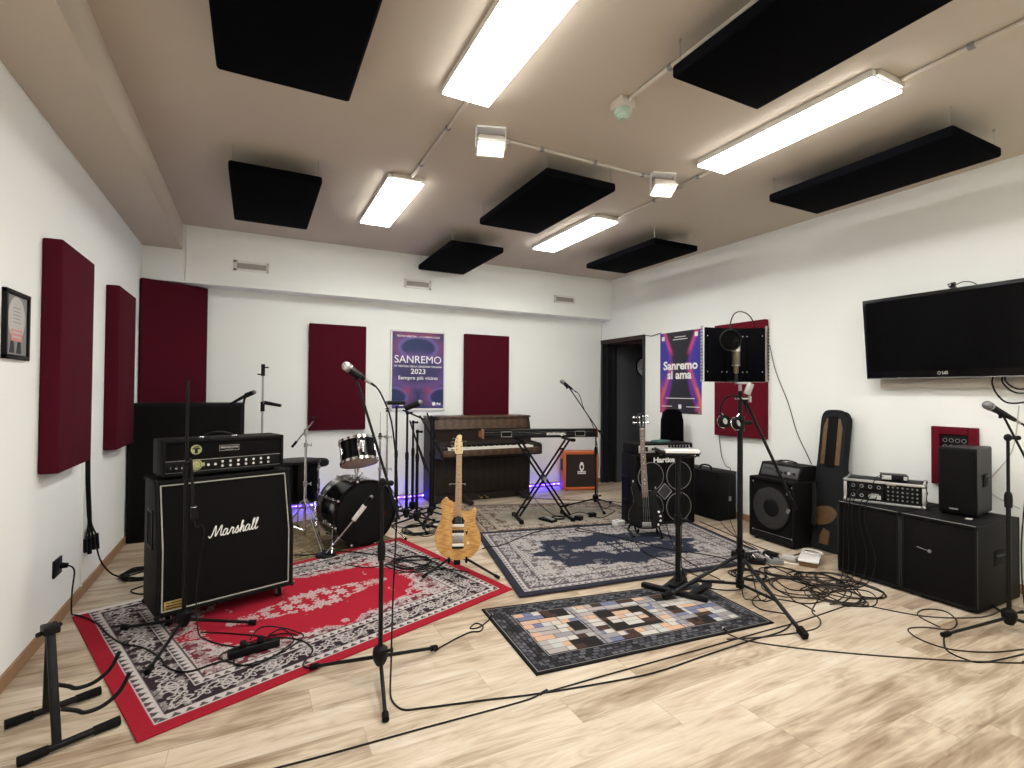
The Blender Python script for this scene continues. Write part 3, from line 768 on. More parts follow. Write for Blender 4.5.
# ---------------------------------------------------------------- script lettering
def marshall_strokes():
    S = []
    S.append([(-.25, .35), (-.05, .05), (.2, .35), (.5, 1.55), (.62, 1.5), (.66, .8), (.72, .12), (1.1, 1.0), (1.38, 1.6), (1.45, 1.4), (1.42, .7), (1.5, .12), (1.75, .2)])
    def a(x): S.append([(x+.62, .85), (x+.35, .98), (x+.08, .6), (x+.12, .12), (x+.42, .15), (x+.66, .9), (x+.62, .3), (x+.75, .05), (x+.98, .3)])
    a(1.7)
    S.append([(2.68, .3), (2.95, 1.02), (3.02, .9), (3.22, .9), (3.16, .3), (3.26, .05), (3.5, .3)])
    S.append([(3.5, .3), (3.82, 1.05), (3.86, .8), (3.96, .3), (3.8, .02), (3.6, .15), (3.85, .1), (4.15, .3)])
    S.append([(4.1, .25), (4.5, 1.4), (4.48, 1.75), (4.34, 1.5), (4.28, .0)])
    S.append([(4.3, .2), (4.55, .9), (4.72, .85), (4.70, .2), (4.82, .05), (5.0, .3)])
    a(4.95)
    S.append([(5.9, .3), (6.25, 1.4), (6.22, 1.78), (6.06, 1.5), (6.02, .3), (6.15, .03), (6.4, .3)])
    S.append([(6.4, .3), (6.75, 1.4), (6.72, 1.78), (6.56, 1.5), (6.52, .3), (6.66, .03), (6.95, .3)])
    return S
def script_logo(mb, o, ux, uy, width):
    o, ux, uy = V(o), V(ux).normalized(), V(uy).normalized(); n = ux.cross(uy); k = width/7.2
    for i, st in enumerate(marshall_strokes()):
        pts = [o+ux*((x+0.22*y-3.4)*k)+uy*((y-0.6)*k)+n*0.002 for (x, y) in st]
        mb.tube(cr(pts, 5), lambda t: k*0.085, 6)

# ---------------------------------------------------------------- guitar amp stack
CABA = 0.32
t = thing('guitar_cabinet', 'tall black speaker cabinet with white script logo on casters on the red rug', 'speaker cabinet', (-0.482, 3.524, 0.0), CABA)
W, Dp, Hc, ZF = 0.775, 0.36, 0.858, 0.085
prof = [(0, ZF), (Dp, ZF), (Dp, Hc), (0.095, Hc), (0.0, 0.46)]
def cabshell():
    b = MB('tolex'); y0 = 0.0
    # side cheeks, then top, bottom and back, so that the front is a shallow recess
    for x in (0.0, W-0.022): b.prism(prof, (x, 0, 0), (0, 1, 0), (0, 0, 1), 0.022, 0.006, 3)
    b.bb((0.02, 0.0, ZF), (W-0.02, Dp, ZF+0.022), 0.005)
    b.bb((0.02, 0.091, Hc-0.022), (W-0.02, Dp, Hc), 0.005)
    b.bb((0.02, Dp-0.02, ZF), (W-0.02, Dp, Hc))
    return b
cabshell().obj('shell', t)
g = MB('grille')
g.prism([(0.012, ZF+0.02), (0.04, ZF+0.02), (0.04, 0.46), (0.135, Hc-0.02), (0.103, Hc-0.02), (0.012, 0.462)], (0.02, 0, 0), (0, 1, 0), (0, 0, 1), W-0.04)
g.obj('grille_cloth', t)
p = MB('piping')
fy = lambda z: -0.001+0.008 if z <= 0.46 else 0.007+(z-0.46)/(Hc-0.46)*0.093
loop = [(x, fy(z), z) for (x, z) in ((0.03, ZF+0.03), (W-0.03, ZF+0.03), (W-0.03, 0.46), (W-0.03, Hc-0.03), (0.03, Hc-0.03), (0.03, 0.46))]
for a_, b_ in zip(loop, loop[1:]+loop[:1]): p.cyl(a_, b_, 0.0042, seg=8)
p.obj('white_piping', t)
up = V((0, 0.095, Hc-0.46)).normalized()
lg = MB('paper'); script_logo(lg, (W*0.525, fy(0.52)-0.002, 0.52), (1, 0.0, 0.035), up, 0.285); o = lg.obj('logo', t); o['label'] = 'white script logo reading Marshall'
g = MB('gold'); g.bb((0.04, 0.005, ZF+0.032), (0.145, 0.012, ZF+0.085), 0.002)
for k in range(3): g.m('blk').box((0.0925, 0.0046, ZF+0.075-k*0.016), (0.085, 0.001, 0.005)); g.m('gold')
o = g.obj('nameplate', t); o['label'] = 'worn brass plate low on the front'
for x in (0.0, W):
    h = MB('blk'); s = -1 if x == 0 else 1
    for y_ in (0.115, 0.245): h.box((x+s*0.003, y_, 0.57), (0.008, 0.018, 0.23), None, 0.003)
    for z_ in (0.463, 0.677): h.box((x+s*0.003, 0.18, z_), (0.008, 0.148, 0.018), None, 0.003)
    h.m('rub').box((x+s*0.001, 0.18, 0.57), (0.003, 0.12, 0.21)); h.obj('side_handle', t)
for x in (0.006, W-0.006):
    for (y, z) in ((0.006, ZF+0.006), (Dp-0.006, ZF+0.006), (Dp-0.006, Hc-0.006), (0.10, Hc-0.006)):
        c = MB('blkm'); c.ball((x, y, z), 0.020, (0.75, 0.75, 0.75), None, 12, 8); c.obj('corner_protector', t)
for x in (0.07, W-0.07):
    for y in (0.07, Dp-0.06):
        c = MB('steel'); c.box((x, y, ZF-0.004), (0.05, 0.05, 0.006)); c.bb((x-0.018, y-0.02, 0.03), (x-0.014, y+0.02, ZF-0.005)); c.bb((x+0.014, y-0.02, 0.03), (x+0.018, y+0.02, ZF-0.005))
        o = c.obj('caster', t)
        w = MB('rub'); w.cyl((x-0.012, y, 0.037), (x+0.012, y, 0.037), 0.027, seg=20); w.obj('wheel', o)

# amplifier head
HA = CABA
base = V((-0.482, 3.524, 0))+Matrix.Rotation(HA, 3, 'Z') @ V((0.036, 0.105, 0.860))
t = thing('amplifier_head', 'black valve amplifier head with rows of silver knobs on top of the tall cabinet', 'amplifier', base, HA)
W, Dp, Hh = 0.705, 0.245, 0.232
b = MB('tolex')
for x in (0, W-0.02): b.bb((x, 0, 0.014), (x+0.02, Dp, Hh), 0.006)
b.bb((0.015, 0, Hh-0.02), (W-0.015, Dp, Hh), 0.006); b.bb((0.015, 0, 0.014), (W-0.015, Dp, 0.034), 0.006); b.bb((0.015, Dp-0.02, 0.014), (W-0.015, Dp, Hh))
b.obj('shell', t)
MB('grille').bb((0.02, 0.012, 0.108), (W-0.02, 0.03, Hh-0.018), 0.003).obj('grille_cloth', t)
MB('blk').bb((0.02, 0.016, 0.032), (W-0.02, 0.03, 0.106), 0.002).obj('control_panel', t)
p = MB('steel')
for z in (0.104, 0.034): p.box((W/2, 0.013, z), (W-0.04, 0.003, 0.003))
p.obj('trim_strip', t)
def knob(x, z, r=0.0095):
    k = MB('chrome'); k.cyl((x, 0.016, z), (x, 0.0, z), r, r*0.85, 14); k.m('blk').cyl((x, 0.0165, z), (x, 0.013, z), r*1.25, seg=14); k.obj('knob', t)
for k in range(7):
    for z in (0.083, 0.056): knob(0.325+k*0.0465, z)
knob(0.245, 0.070); knob(0.285, 0.070)
for x in (0.045, 0.075, 0.105):
    k = MB('chrome'); k.cyl((x, 0.016, 0.062), (x, 0.006, 0.062), 0.006, seg=10); k.cyl((x, 0.008, 0.062), (x, -0.006, 0.074), 0.0025, seg=8); k.obj('switch', t)
bx = 0.045; b = MB('blk'); b.bb((0.262+bx, 0.006, 0.150), (0.378+bx, 0.012, 0.186), 0.001); b.m('lgrey')
for z in (0.151, 0.185): b.box((0.32+bx, 0.0055, z), (0.114, 0.001, 0.0015))
for x in (0.2635+bx, 0.3765+bx): b.box((x, 0.0055, 0.168), (0.0015, 0.001, 0.034))
b.text('MESA/BOOGIE', (0.32+bx, 0.0052, 0.171), (1, 0, 0), (0, 0, 1), 0.016, 0.0004, 'CENTER', 0.0004); b.box((0.32+bx, 0.0055, 0.157), (0.05, 0.001, 0.002)); b.obj('nameplate', t)
for (x, z, r, kind) in ((0.180, 0.168, 0.030, 0), (0.180, 0.074, 0.034, 1)):
    s = MB('lime'); s.cyl((x, 0.0115, z), (x, 0.0085, z), r, seg=24)
    s.m('blk')
    if kind == 0:
        s.box((x, 0.0082, z+0.016), (0.03, 0.001, 0.006)); s.prism([(-0.008, -0.024), (0.008, -0.024), (0.008, 0.0), (0.022, 0.004), (0.022, 0.01), (-0.022, 0.01), (-0.022, 0.004), (-0.008, 0)], (x, 0.0088, z), (1, 0, 0), (0, 0, 1), 0.001)
    else:
        s.m('lime').box((x, 0.0095, z), (0.095, 0.003, 0.022), None, 0.001)
        s.m('blk').torus((x, 0.008, z), (0, 1, 0), 0.026, 0.0012, 24, 5)
    o = s.obj('sticker', t); o['label'] = 'round yellow-green sticker'
h = MB('blk'); h.tube(cr([(0.24, 0.12, Hh+0.006), (0.27, 0.12, Hh+0.022), (0.33, 0.12, Hh+0.032), (0.39, 0.12, Hh+0.022), (0.42, 0.12, Hh+0.006)], 5), 0.011, 8, False, 0.5)
h.m('chrome')
for x in (0.235, 0.425): h.box((x, 0.12, Hh+0.004), (0.035, 0.03, 0.008), None, 0.003)
h.obj('handle', t)
f = MB('rub')
for x in (0.06, W-0.06):
    for y in (0.05, Dp-0.05): f.cyl((x, y, 0.0), (x, y, 0.015), 0.016, 0.018, 14)
f.obj('feet', t)

# black covered cabinet in the corner
t = thing('covered_cabinet', 'large plain black cabinet standing in the back left corner behind the amplifier head', 'cabinet', (-0.55, 5.68, 0))
b = MB('tolex'); b.bb((-0.455, 0, 0.0), (0.455, 0.42, 1.268), 0.012); b.obj('body', t)
MB('grille').bb((-0.43, -0.006, 0.03), (0.43, 0.002, 1.24), 0.003).obj('front_cloth', t)
# ---------------------------------------------------------------- microphone stands
SG = 'microphone stands'
def mic_stand(label, hub, feet, hub_z=0.10, clutch=0.75, top=1.0, boom=None, clip=None, m='blkm', group=SG, weight=False, legr=0.0095, ps=1.0, name='microphone_stand', legm=None):
    z0 = gz(*hub); t = thing(name, label, 'microphone stand', (hub[0], hub[1], z0), 0, group)
    hx, hy = hub; hub_z += z0
    b = MB('blk'); b.lathe([(0, -0.045), (0.020, -0.045), (0.033, -0.02), (0.038, 0.012), (0.034, 0.036), (0.018, 0.048), (0, 0.048)], (hx, hy, hub_z), (0, 0, 1), 24)
    b.cyl((hx+0.02, hy-0.03, hub_z+0.03), (hx+0.05, hy-0.045, hub_z+0.036), 0.006, 0.011, 10)
    b.obj('base_hub', t, True)
    for f in feet:
        zf = gz(*f); L = MB(legm or m); a = V((hx, hy, hub_z-0.004)); e = V((f[0], f[1], zf+0.013)); dd = (e-a)
        L.cyl(a+dd*0.07, a+dd*0.97, legr, legr*0.9, 10); lo = L.obj('leg', t, True)
        r = MB('rub'); r.cyl(a+dd*0.90, e, legr*1.5, legr*1.6, 12); r.obj('rubber_foot', lo, True)
    p = MB(m); p.cyl((hx, hy, hub_z), (hx, hy, clutch), 0.0115*ps, seg=14); p.obj('lower_pole', t, True)
    c = MB('blk'); c.lathe([(0.013, -0.05), (0.018, -0.045), (0.020, 0.0), (0.018, 0.03), (0.012, 0.045)], (hx, hy, clutch), (0, 0, 1), 16); c.obj('clutch', t, True)
    p = MB(m); p.cyl((hx, hy, clutch), (hx, hy, top), 0.0085*ps, seg=12); p.obj('upper_pole', t, True)
    if boom:
        A, B = V(boom[0]), V(boom[1]); P = V((hx, hy, top))
        k = MB('blk'); k.ball(P, 0.020, (1, 1, 1.1), None, 14, 10); k.cyl(P, P+V((0.03, -0.03, 0.0)), 0.010, 0.012, 10); k.ball(P+V((0.035, -0.035, 0)), 0.014, (1, 1, 1), None, 10, 8); k.obj('boom_clamp', t, True)
        r = MB(m); r.cyl(A, B, 0.0065*ps, seg=10); bo = r.obj('boom_arm', t, True)
        if weight:
            w = MB('rub'); w.cyl(A, A+(B-A).normalized()*0.08, 0.017, 0.015, 12); w.obj('counterweight', bo, True)
    if clip:
        A, d = V(clip[0]), V(clip[1]).normalized(); c = MB('blk'); c.cyl(A-d*0.028, A+d*0.028, 0.0185, 0.0165, 14); c.cyl(A-V((0, 0, 0.035)), A, 0.008, 0.010, 10); c.obj('microphone_clip', t, True)
    return t
def tripod(hub, R, a0, n=3): return [(hub[0]+R*math.cos(a0+k*2*PI/n), hub[1]+R*math.sin(a0+k*2*PI/n)) for k in range(n)]
def vocal_mic(label, head, tail, m='mesh', r=0.026, group='vocal microphones'):
    head, tail = V(head), V(tail); d = (tail-head).normalized(); L = (tail-head).length
    t = thing('microphone', label, 'microphone', tail, 0, group)
    g = MB(m); g.ball(head, r, (1, 1, 1), None, 20, 14); g.obj('grille', t, True)
    g = MB('steel'); x = head+d*r*0.75; g.cyl(x-d*0.005, x+d*0.005, r*1.0, r*0.98, 24); g.obj('grille_ring', t, True)
    b = MB('blk'); b.lathe([(r*0.82, r*0.8), (r*0.80, r*1.3), (r*0.60, L*0.65), (r*0.48, L-0.012), (r*0.42, L), (0, L)], head, d, 20); b.obj('body', t, True)
    c = MB('steel'); c.cyl(tail, tail+d*0.035, 0.0095, 0.0085, 12); c.m('rub').cyl(tail+d*0.03, tail+d*0.07, 0.007, 0.005, 10); c.obj('plug', t, True)
    return t

# the stand in the middle of the foreground
h1 = (0.568, 2.527)
mic_stand('black tripod boom stand standing alone in the foreground at the edge of the red rug', h1, [(0.272, 2.738), (0.900, 2.667), (0.515, 2.175)], 0.11, 0.62, 0.951,
    ((0.640, 2.477, 0.775), (0.448, 2.562, 1.445)), ((0.441, 2.566, 1.482), (0.07, -0.02, -0.04)))
vocal_mic('silver headed vocal microphone on the foreground boom stand', (0.400, 2.586, 1.518), (0.492, 2.600, 1.458), 'mesh', 0.023)
cable('microphone cable hanging down the foreground stand and running over the bare floor',
    [(0.535, 2.606, 1.430), (0.565, 2.58, 1.39), (0.60, 2.49, 1.25), (0.628, 2.485, 1.0), (0.63, 2.485, 0.78), (0.618, 2.49, 0.4), (0.60, 2.44, 0.12), (0.575, 2.33), (0.60, 2.23), (0.68, 2.20), (0.80, 2.17), (0.98, 2.125), (1.17, 2.075), (1.45, 2.02), (1.80, 1.97), (2.2, 1.98), (2.55, 1.985), (2.78, 1.98), (2.95, 2.03), (3.03, 2.12), (2.95, 2.24), (3.02, 2.36), (3.2, 2.42)], 0.0042)

# the straight stand before the guitar amp stack
h2 = (-0.342, 3.485)
mic_stand('slim black stand with hanging arm directly in front of the guitar amp stack', h2, [(0.030, 3.40), (-0.445, 3.03), (-0.66, 3.66)], 0.075, 0.93, 1.452)
s = MB('blkm'); s.cyl((-0.318, 3.47, 0.99), (-0.300, 3.455, 0.70), 0.008, seg=10); s.m('blk').cyl((-0.3, 3.455, 0.73), (-0.297, 3.453, 0.655), 0.015, 0.019, 12); s.m('chrome').torus((-0.2995, 3.4545, 0.725), (0.02, 0.02, -0.28), 0.015, 0.003, 16, 6)
st2 = [o for o in bpy.data.objects if o.name.startswith('microphone_stand')][-1]
s.m('blk').ball((-0.330, 3.478, 0.985), 0.018, (1, 1, 1.2), None, 12, 8); s.obj('hanging_arm', st2, True)
cable('short cable looping from the arm of the stand before the amp stack', [(-0.297, 3.452, 0.66), (-0.285, 3.44, 0.61), (-0.255, 3.43, 0.62), (-0.245, 3.43, 0.56), (-0.262, 3.44, 0.42), (-0.28, 3.45, 0.2), (-0.25, 3.36), (-0.16, 3.23), (-0.04, 3.12)], 0.0038)

# right edge stand
hr = (4.035, 1.395)
mic_stand('black boom stand at the right edge before the low black cabinets', hr, [(3.575, 1.53), (4.22, 1.02), (4.40, 1.62)], 0.085, 0.78, 1.15,
    ((4.13, 1.33, 0.98), (4.00, 1.405, 1.285)), ((3.985, 1.412, 1.300), (-0.07, 0.035, 0.05)))
vocal_mic('grey headed vocal microphone on the stand at the right edge', (3.918, 1.446, 1.343), (4.065, 1.372, 1.255), 'meshdk')
cable('cable hanging from the microphone at the right edge', [(4.11, 1.35, 1.225), (4.15, 1.33, 1.15), (4.14, 1.34, 0.95), (4.10, 1.36, 0.5), (4.07, 1.33, 0.12), (4.0, 1.22), (3.85, 1.16), (3.62, 1.2)], 0.0038)

# stand by the second keyboard
hk = (3.695, 5.058)
mic_stand('black boom stand in front of the orange cabinet with arm leaning over the keyboard', hk, [(3.59, 4.74), (3.40, 5.27), (4.02, 5.18)], 0.12, 0.70, 0.935,
    ((3.86, 4.98, 0.72), (3.37, 5.16, 1.46)), ((3.345, 5.17, 1.475), (0.08, -0.03, -0.07)))
vocal_mic('dark headed vocal microphone on the boom stand above the keyboard', (3.29, 5.19, 1.53), (3.41, 5.15, 1.44), 'meshdk')
cable('cable wound down the boom stand beside the doorway', [(3.43, 5.14, 1.425), (3.50, 5.13, 1.37), (3.55, 5.1, 1.20), (3.66, 5.06, 0.98), (3.72, 5.04, 0.6), (3.71, 5.04, 0.15), (3.78, 4.98), (3.95, 5.05), (4.1, 4.9)], 0.004)

# ---- crowd of stands between drums and piano
CG = 'crowd of stands beside the piano'
def cymbal_stand(label, hub, top, R=0.28, a0=0.4, arm=None, felt=True, group=CG):
    z0 = gz(*hub); t = thing('cymbal_stand', label, 'cymbal stand', (*hub, z0), 0, group); hx, hy = hub
    for f in tripod(hub, R, a0):
        L = MB('chrome'); k = V((f[0]-hx, f[1]-hy, 0))
        for s in (-1, 1):
            o = V((-k.y, k.x, 0)).normalized()*0.009*s
            L.cyl(V((hx, hy, z0+0.42))+o, V((f[0], f[1], z0+0.012))+o, 0.005, seg=8)
            L.cyl(V((hx, hy, z0+0.13))+o, V((hx, hy, z0+0.21))+k*0.5+o, 0.004, seg=8)
        lo = L.obj('leg', t, True); r = MB('rub'); r.cyl((f[0], f[1], z0+0.001), (f[0], f[1], z0+0.03), 0.015, 0.012, 12); r.obj('rubber_foot', lo, True)
    zs = [z0+0.08, z0+0.55, z0+0.90, top]; rr = [0.0125, 0.0105, 0.008]
    for i in range(3):
        if zs[i+1] > zs[i]:
            p = MB('chrome'); p.cyl((hx, hy, zs[i]), (hx, hy, min(zs[i+1], top)), rr[i], seg=14); p.obj('pole', t, True)
    for z in (zs[1], zs[2]):
        c = MB('steel'); c.cyl((hx, hy, z-0.02), (hx, hy, z+0.02), 0.017, seg=14); c.cyl((hx, hy, z), (hx+0.04, hy-0.02, z), 0.005, seg=8); c.box((hx+0.045, hy-0.022, z), (0.008, 0.01, 0.03)); c.obj('memory_lock', t, True)
    if arm:
        A, B = V(arm[0]), V(arm[1]); b = MB('chrome'); b.cyl(A, B, 0.0065, seg=10); b.m('steel').cyl((hx, hy, top-0.03), (hx, hy, top+0.03), 0.018, seg=14); b.obj('boom_arm', t, True); e = B
        w = MB('blk'); w.cyl(A, A+(B-A)*0.22, 0.012, seg=12); w.obj('arm_grip', t, True)
    else: e = V((hx, hy, top))
    f = MB('chrome'); f.cyl(e, e+V((0, 0, 0.05)), 0.004, seg=8); f.m('rub').cyl(e+V((0, 0, 0.012)), e+V((0, 0, 0.035)), 0.016, seg=14); f.m('blk').box(e+V((0, 0, 0.046)), (0.045, 0.008, 0.012), None, 0.003); f.obj('cymbal_rod', t, True)
    return t
cymbal_stand('chrome cymbal stand behind the bass drum, left of the microphone stands', (1.297, 5.575), 1.16, 0.26, 0.3)
t = cymbal_stand('slim chrome hi-hat stand behind the tom drum', (1.235, 5.63), 0.86, 0.22, 1.2)
b = MB('chrome'); b.cyl((1.235, 5.63, 0.86), (1.235, 5.63, 1.17), 0.0035, seg=8); b.m('blk').cyl((1.235, 5.63, 0.90), (1.235, 5.63, 0.94), 0.019, 0.012, 12); b.obj('pull_rod', t, True)
def cstand(label, hub, top, feet_a, boom=None, clip=None, clutch=0.72):
    return mic_stand(label, hub, tripod(hub, 0.30, feet_a), 0.12, clutch, top, boom, clip, 'blkm', CG, ps=1.4)
cstand('black stand holding a flat overhead microphone next to the violet poster', (1.38, 5.50), 1.24, 0.2)
cstand('black stand with thick dark microphone beside the overhead one', (1.445, 5.30), 1.17, 1.1, ((1.40, 5.32, 1.20), (1.62, 5.27, 1.10)))
cstand('short black stand in the middle of the stand crowd', (1.503, 5.12), 0.985, 0.6, ((1.47, 5.14, 0.96), (1.60, 5.05, 0.58)))
cstand('black stand closest to the dark side of the piano', (1.70, 5.28), 1.12, 0.0, ((1.58, 5.30, 1.14), (1.86, 5.24, 0.62)))
cstand('black stand with folded arm leaning past the piano side', (1.80, 5.50), 1.09, 2.0, ((1.72, 5.50, 1.16), (1.97, 5.46, 0.45)))
cstand('black stand behind the others in front of the violet glow', (1.60, 5.62), 1.05, 0.9, ((1.56, 5.62, 1.07), (1.74, 5.60, 0.52)))
t = thing('microphone', 'flat dark overhead microphone lying level on top of a stand', 'microphone', (1.38, 5.50, 1.255), 0, 'instrument microphones')
b = MB('blk'); b.cyl((1.29, 5.53, 1.272), (1.47, 5.47, 1.272), 0.022, 0.022, 16); b.obj('body', t, True)
MB('meshdk').ball((1.285, 5.532, 1.272), 0.0215, (1, 1, 1), None, 14, 10).obj('grille', t, True)
t = thing('microphone', 'thick black drum microphone tilted upward beside the overhead one', 'microphone', (1.50, 5.30, 1.20), 0, 'instrument microphones')
b = MB('blk'); b.cyl((1.42, 5.31, 1.215), (1.56, 5.265, 1.275), 0.030, 0.034, 18); b.obj('body', t, True)
MB('meshdk').ball((1.565, 5.263, 1.277), 0.033, (1, 1, 1), None, 16, 10).obj('grille', t, True)

# stands behind the amplifier head
mic_stand('tall black stand with clamps rising behind the amplifier head', (0.073, 5.30), tripod((0.073, 5.30), 0.28, 0.5), 0.12, 0.95, 1.60, None, None, 'steel', 'stands behind the amplifier head', legm='blkm')
s5 = [o for o in bpy.data.objects if o.name.startswith('microphone_stand')][-1]
b = MB('blk'); b.cyl((0.073, 5.30, 1.53), (0.073, 5.30, 1.64), 0.017, seg=12); b.box((0.10, 5.29, 1.61), (0.04, 0.015, 0.012)); b.box((0.045, 5.30, 1.545), (0.04, 0.015, 0.012)); b.obj('clamp', s5, True)
b = MB('blk'); b.cyl((0.073, 5.3, 1.20), (0.073, 5.3, 1.29), 0.018, seg=12); b.obj('clamp', s5, True)
t = thing('microphone', 'small black microphone clamped sideways to the tall stand', 'microphone', (0.14, 5.28, 1.26), 0, 'instrument microphones')
b = MB('blk'); b.cyl((0.095, 5.29, 1.28), (0.225, 5.22, 1.255), 0.018, 0.014, 14); b.obj('body', t, True)
b = MB('meshdk'); b.cyl((0.09, 5.293, 1.281), (0.08, 5.30, 1.283), 0.0185, 0.016, 14); b.obj('grille', t, True)
mic_stand('low black stand at the end of the covered corner cabinet', (-0.085, 5.45), tripod((-0.085, 5.45), 0.26, 0.1), 0.12, 0.85, 1.27, None, None, 'blkm', 'stands behind the amplifier head')
s6 = [o for o in bpy.data.objects if o.name.startswith('microphone_stand')][-1]
b = MB('blk'); b.tube([(-0.085, 5.45, 1.27), (-0.08, 5.45, 1.31), (-0.07, 5.44, 1.335)], 0.010, 8); b.obj('swivel', s6, True)
t = thing('microphone', 'long dark microphone tilted up above the covered corner cabinet', 'microphone', (-0.08, 5.45, 1.335), 0, 'instrument microphones')
b = MB('blk'); b.cyl((-0.20, 5.50, 1.262), (-0.07, 5.445, 1.345), 0.012, 0.016, 12); b.cyl((-0.07, 5.445, 1.345), (-0.005, 5.42, 1.375), 0.023, 0.021, 14); b.obj('body', t, True)
MB('meshdk').ball((0.0, 5.418, 1.377), 0.0205, (1, 1, 1), None, 14, 10).obj('grille', t, True)

# ---------------------------------------------------------------- floor guitar stand at left
t = thing('guitar_stand', 'empty black A-frame guitar stand on the bare floor at the lower left', 'guitar stand', (-0.73, 2.75, 0))
bars = [((-0.750, 2.523, 0.020), (-0.490, 2.645, 0.020)), ((-0.882, 2.823, 0.020), (-0.618, 2.945, 0.020))]
ap = V((-0.735, 2.745, 0.405))
for a_, b_ in bars:
    f = MB('blk'); f.cyl(a_, b_, 0.0135, seg=12); o = f.obj('foot_bar', t, True); a_, b_ = V(a_), V(b_); d = (b_-a_).normalized()
    for e, s in ((a_, 1), (b_, -1)):
        r = MB('rub'); r.cyl(e-d*s*0.012, e+d*s*0.075, 0.019, 0.017, 14); r.obj('end_sleeve', o, True)
for mid, off in (((-0.660, 2.566, 0.020), -0.014), ((-0.775, 2.873, 0.020), 0.014)):
    a_ = V(mid); e = ap+V((-0.3, 0.9, 0))*off
    d = (e-a_); n = MB('blk'); y = V((0.905, 0.425, 0)); x = d.normalized(); z = x.cross(y).normalized(); R = Matrix((x, y, z)).transposed()
    n.box((a_+e)/2, (d.length+0.02, 0.030, 0.016), R, 0.004); n.obj('upright', t, True)
c = MB('blk'); c.box(ap+V((0, 0, 0.005)), (0.055, 0.075, 0.030), (0, 0, 0.43), 0.006); c.cyl(ap+V((-0.03, -0.04, 0)), ap+V((0.02, 0.05, 0)), 0.009, seg=10); c.obj('hinge', t, True)
for s, (ox, oy, zz) in ((-1, (-0.670, 2.655, 0.115)), (1, (-0.735, 2.81, 0.15))):
    D = V((0.905, 0.425, 0)); o = V((ox, oy, zz))
    pts = [o, o+D*0.045+V((0, 0, -0.028)), o+D*0.075+V((0, 0, -0.050)), o+D*0.135+V((0, 0, -0.050)), o+D*0.190+V((0, 0, -0.015)), o+D*0.225+V((0, 0, 0.050))]
    a = MB('blk'); a.tube(cr(pts, 5), 0.0085, 10); a.obj('cradle_arm', t, True)

# ---------------------------------------------------------------- wall socket, wires on the left wall
t = thing('wall_socket', 'black wall socket low on the left wall near the empty guitar stand', 'socket', (XL, 3.92, 0.295))
MB('blk').bb((0, -0.075, 0), (0.012, 0.06, 0.10), 0.003).obj('cover_plate', t)
p = MB('rub'); p.cyl((0.012, 0.035, 0.045), (0.045, 0.035, 0.042), 0.018, 0.014, 14); p.obj('plug', t)
cable('black lead falling from the wall socket and crossing the red rug to the power strip',
    [(XL+0.045, 3.955, 0.337), (XL+0.075, 3.955, 0.30), (XL+0.06, 3.98, 0.16), (XL+0.055, 4.02), (-0.90, 3.95), (-0.80, 3.80), (-0.72, 3.62), (-0.62, 3.45), (-0.52, 3.36), (-0.42, 3.20), (-0.36, 3.05), (-0.27, 2.97), (-0.16, 3.0), (-0.095, 3.015)], 0.0045)
t = thing('cable_bundle', 'thick bundle of black cables with plugs hanging below the left wall panel', 'cable bundle', (XL+0.03, 4.46, 0.3))
b = MB('cable')
random.seed(3)
for k in range(6):
    dx = (k % 3)*0.008; dy = (k//3)*0.008
    pts = [(XL+0.012+dx, 4.425+dy, 1.0), (XL+0.014+dx, 4.437+dy, 0.75), (XL+0.018+dx, 4.46+dy, 0.55), (XL+0.02+dx, 4.475+dy, 0.46), (XL+0.015+dx*2, 4.42+0.03*k, 0.36)]
    b.tube(cr(pts, 4), 0.0055, 6)
b.obj('bundle', t, True)
for k in range(6):
    p = MB('blk'); y = 4.42+0.03*k; p.cyl((XL+0.015+(k % 3)*0.016, y, 0.375), (XL+0.02+(k % 3)*0.016, y+0.002, 0.285-0.02*(k % 2)), 0.011, 0.013, 10); p.obj('connector', t, True)
b = MB('cable'); b.tube(cr([(XL+0.05, 4.55, 0.29), (XL+0.07, 4.60, 0.16), (XL+0.12, 4.68, 0.04), (XL+0.2, 4.70, 0.006), (XL+0.32, 4.80, 0.006)], 5), 0.0055, 6); b.obj('tail', t, True)
t = thing('wall_raceway', 'slim white cable channel on the left wall behind the hanging cables', 'cable channel', (XL, 4.385, 0.07))
MB('wall').bb((0, -0.011, 0), (0.012, 0.011, 0.86), 0.002).obj('channel', t)
def coil(label, c, r, n, seed, cr_=0.0045, m='cable', squash=1.0, group='coils of cable on the floor'):
    random.seed(seed); P = []
    for k in range(n*9):
        a = k*2*PI/9; rr = r*(1+0.22*(random.random()-0.5)); P.append((c[0]+rr*math.cos(a)+0.15*r*math.sin(k*0.37), c[1]+rr*squash*math.sin(a)+0.12*r*math.cos(k*0.53), gz(*c)+cr_+0.0035*(k//9)*0.8+0.002*random.random()))
    b = MB(m); b.tube(cr(P, 4), cr_, 6); return tag(b.obj('cable_coil'), label, 'cable coil', group)
coil('flat coil of black cable on the floor beside the hanging bundle', (-0.72, 4.70), 0.13, 6, 5, 0.006)
cable('looped black cable end peeking out left of the tall cabinet', [(-0.75, 4.62), (-0.62, 4.45), (-0.55, 4.30), (-0.66, 4.25), (-0.74, 4.36), (-0.60, 4.46), (-0.45, 4.40)], 0.005)
for i, (x, y, a, lab) in enumerate(((-0.66, 4.86, 0.5, 'white cable plug lying beside the corner cabinet'), (-0.60, 4.58, 0.2, 'silver cable plug on the coil beside the tall cabinet'))):
    b = MB('white' if i == 0 else 'alu'); d = V((math.cos(a), math.sin(a), 0)); o = V((x, y, 0.022)); b.cyl(o-d*0.035, o+d*0.03, 0.013, 0.011, 12); b.cyl(o+d*0.03, o+d*0.055, 0.007, seg=10); tag(b.obj('cable_plug'), lab, 'plug')

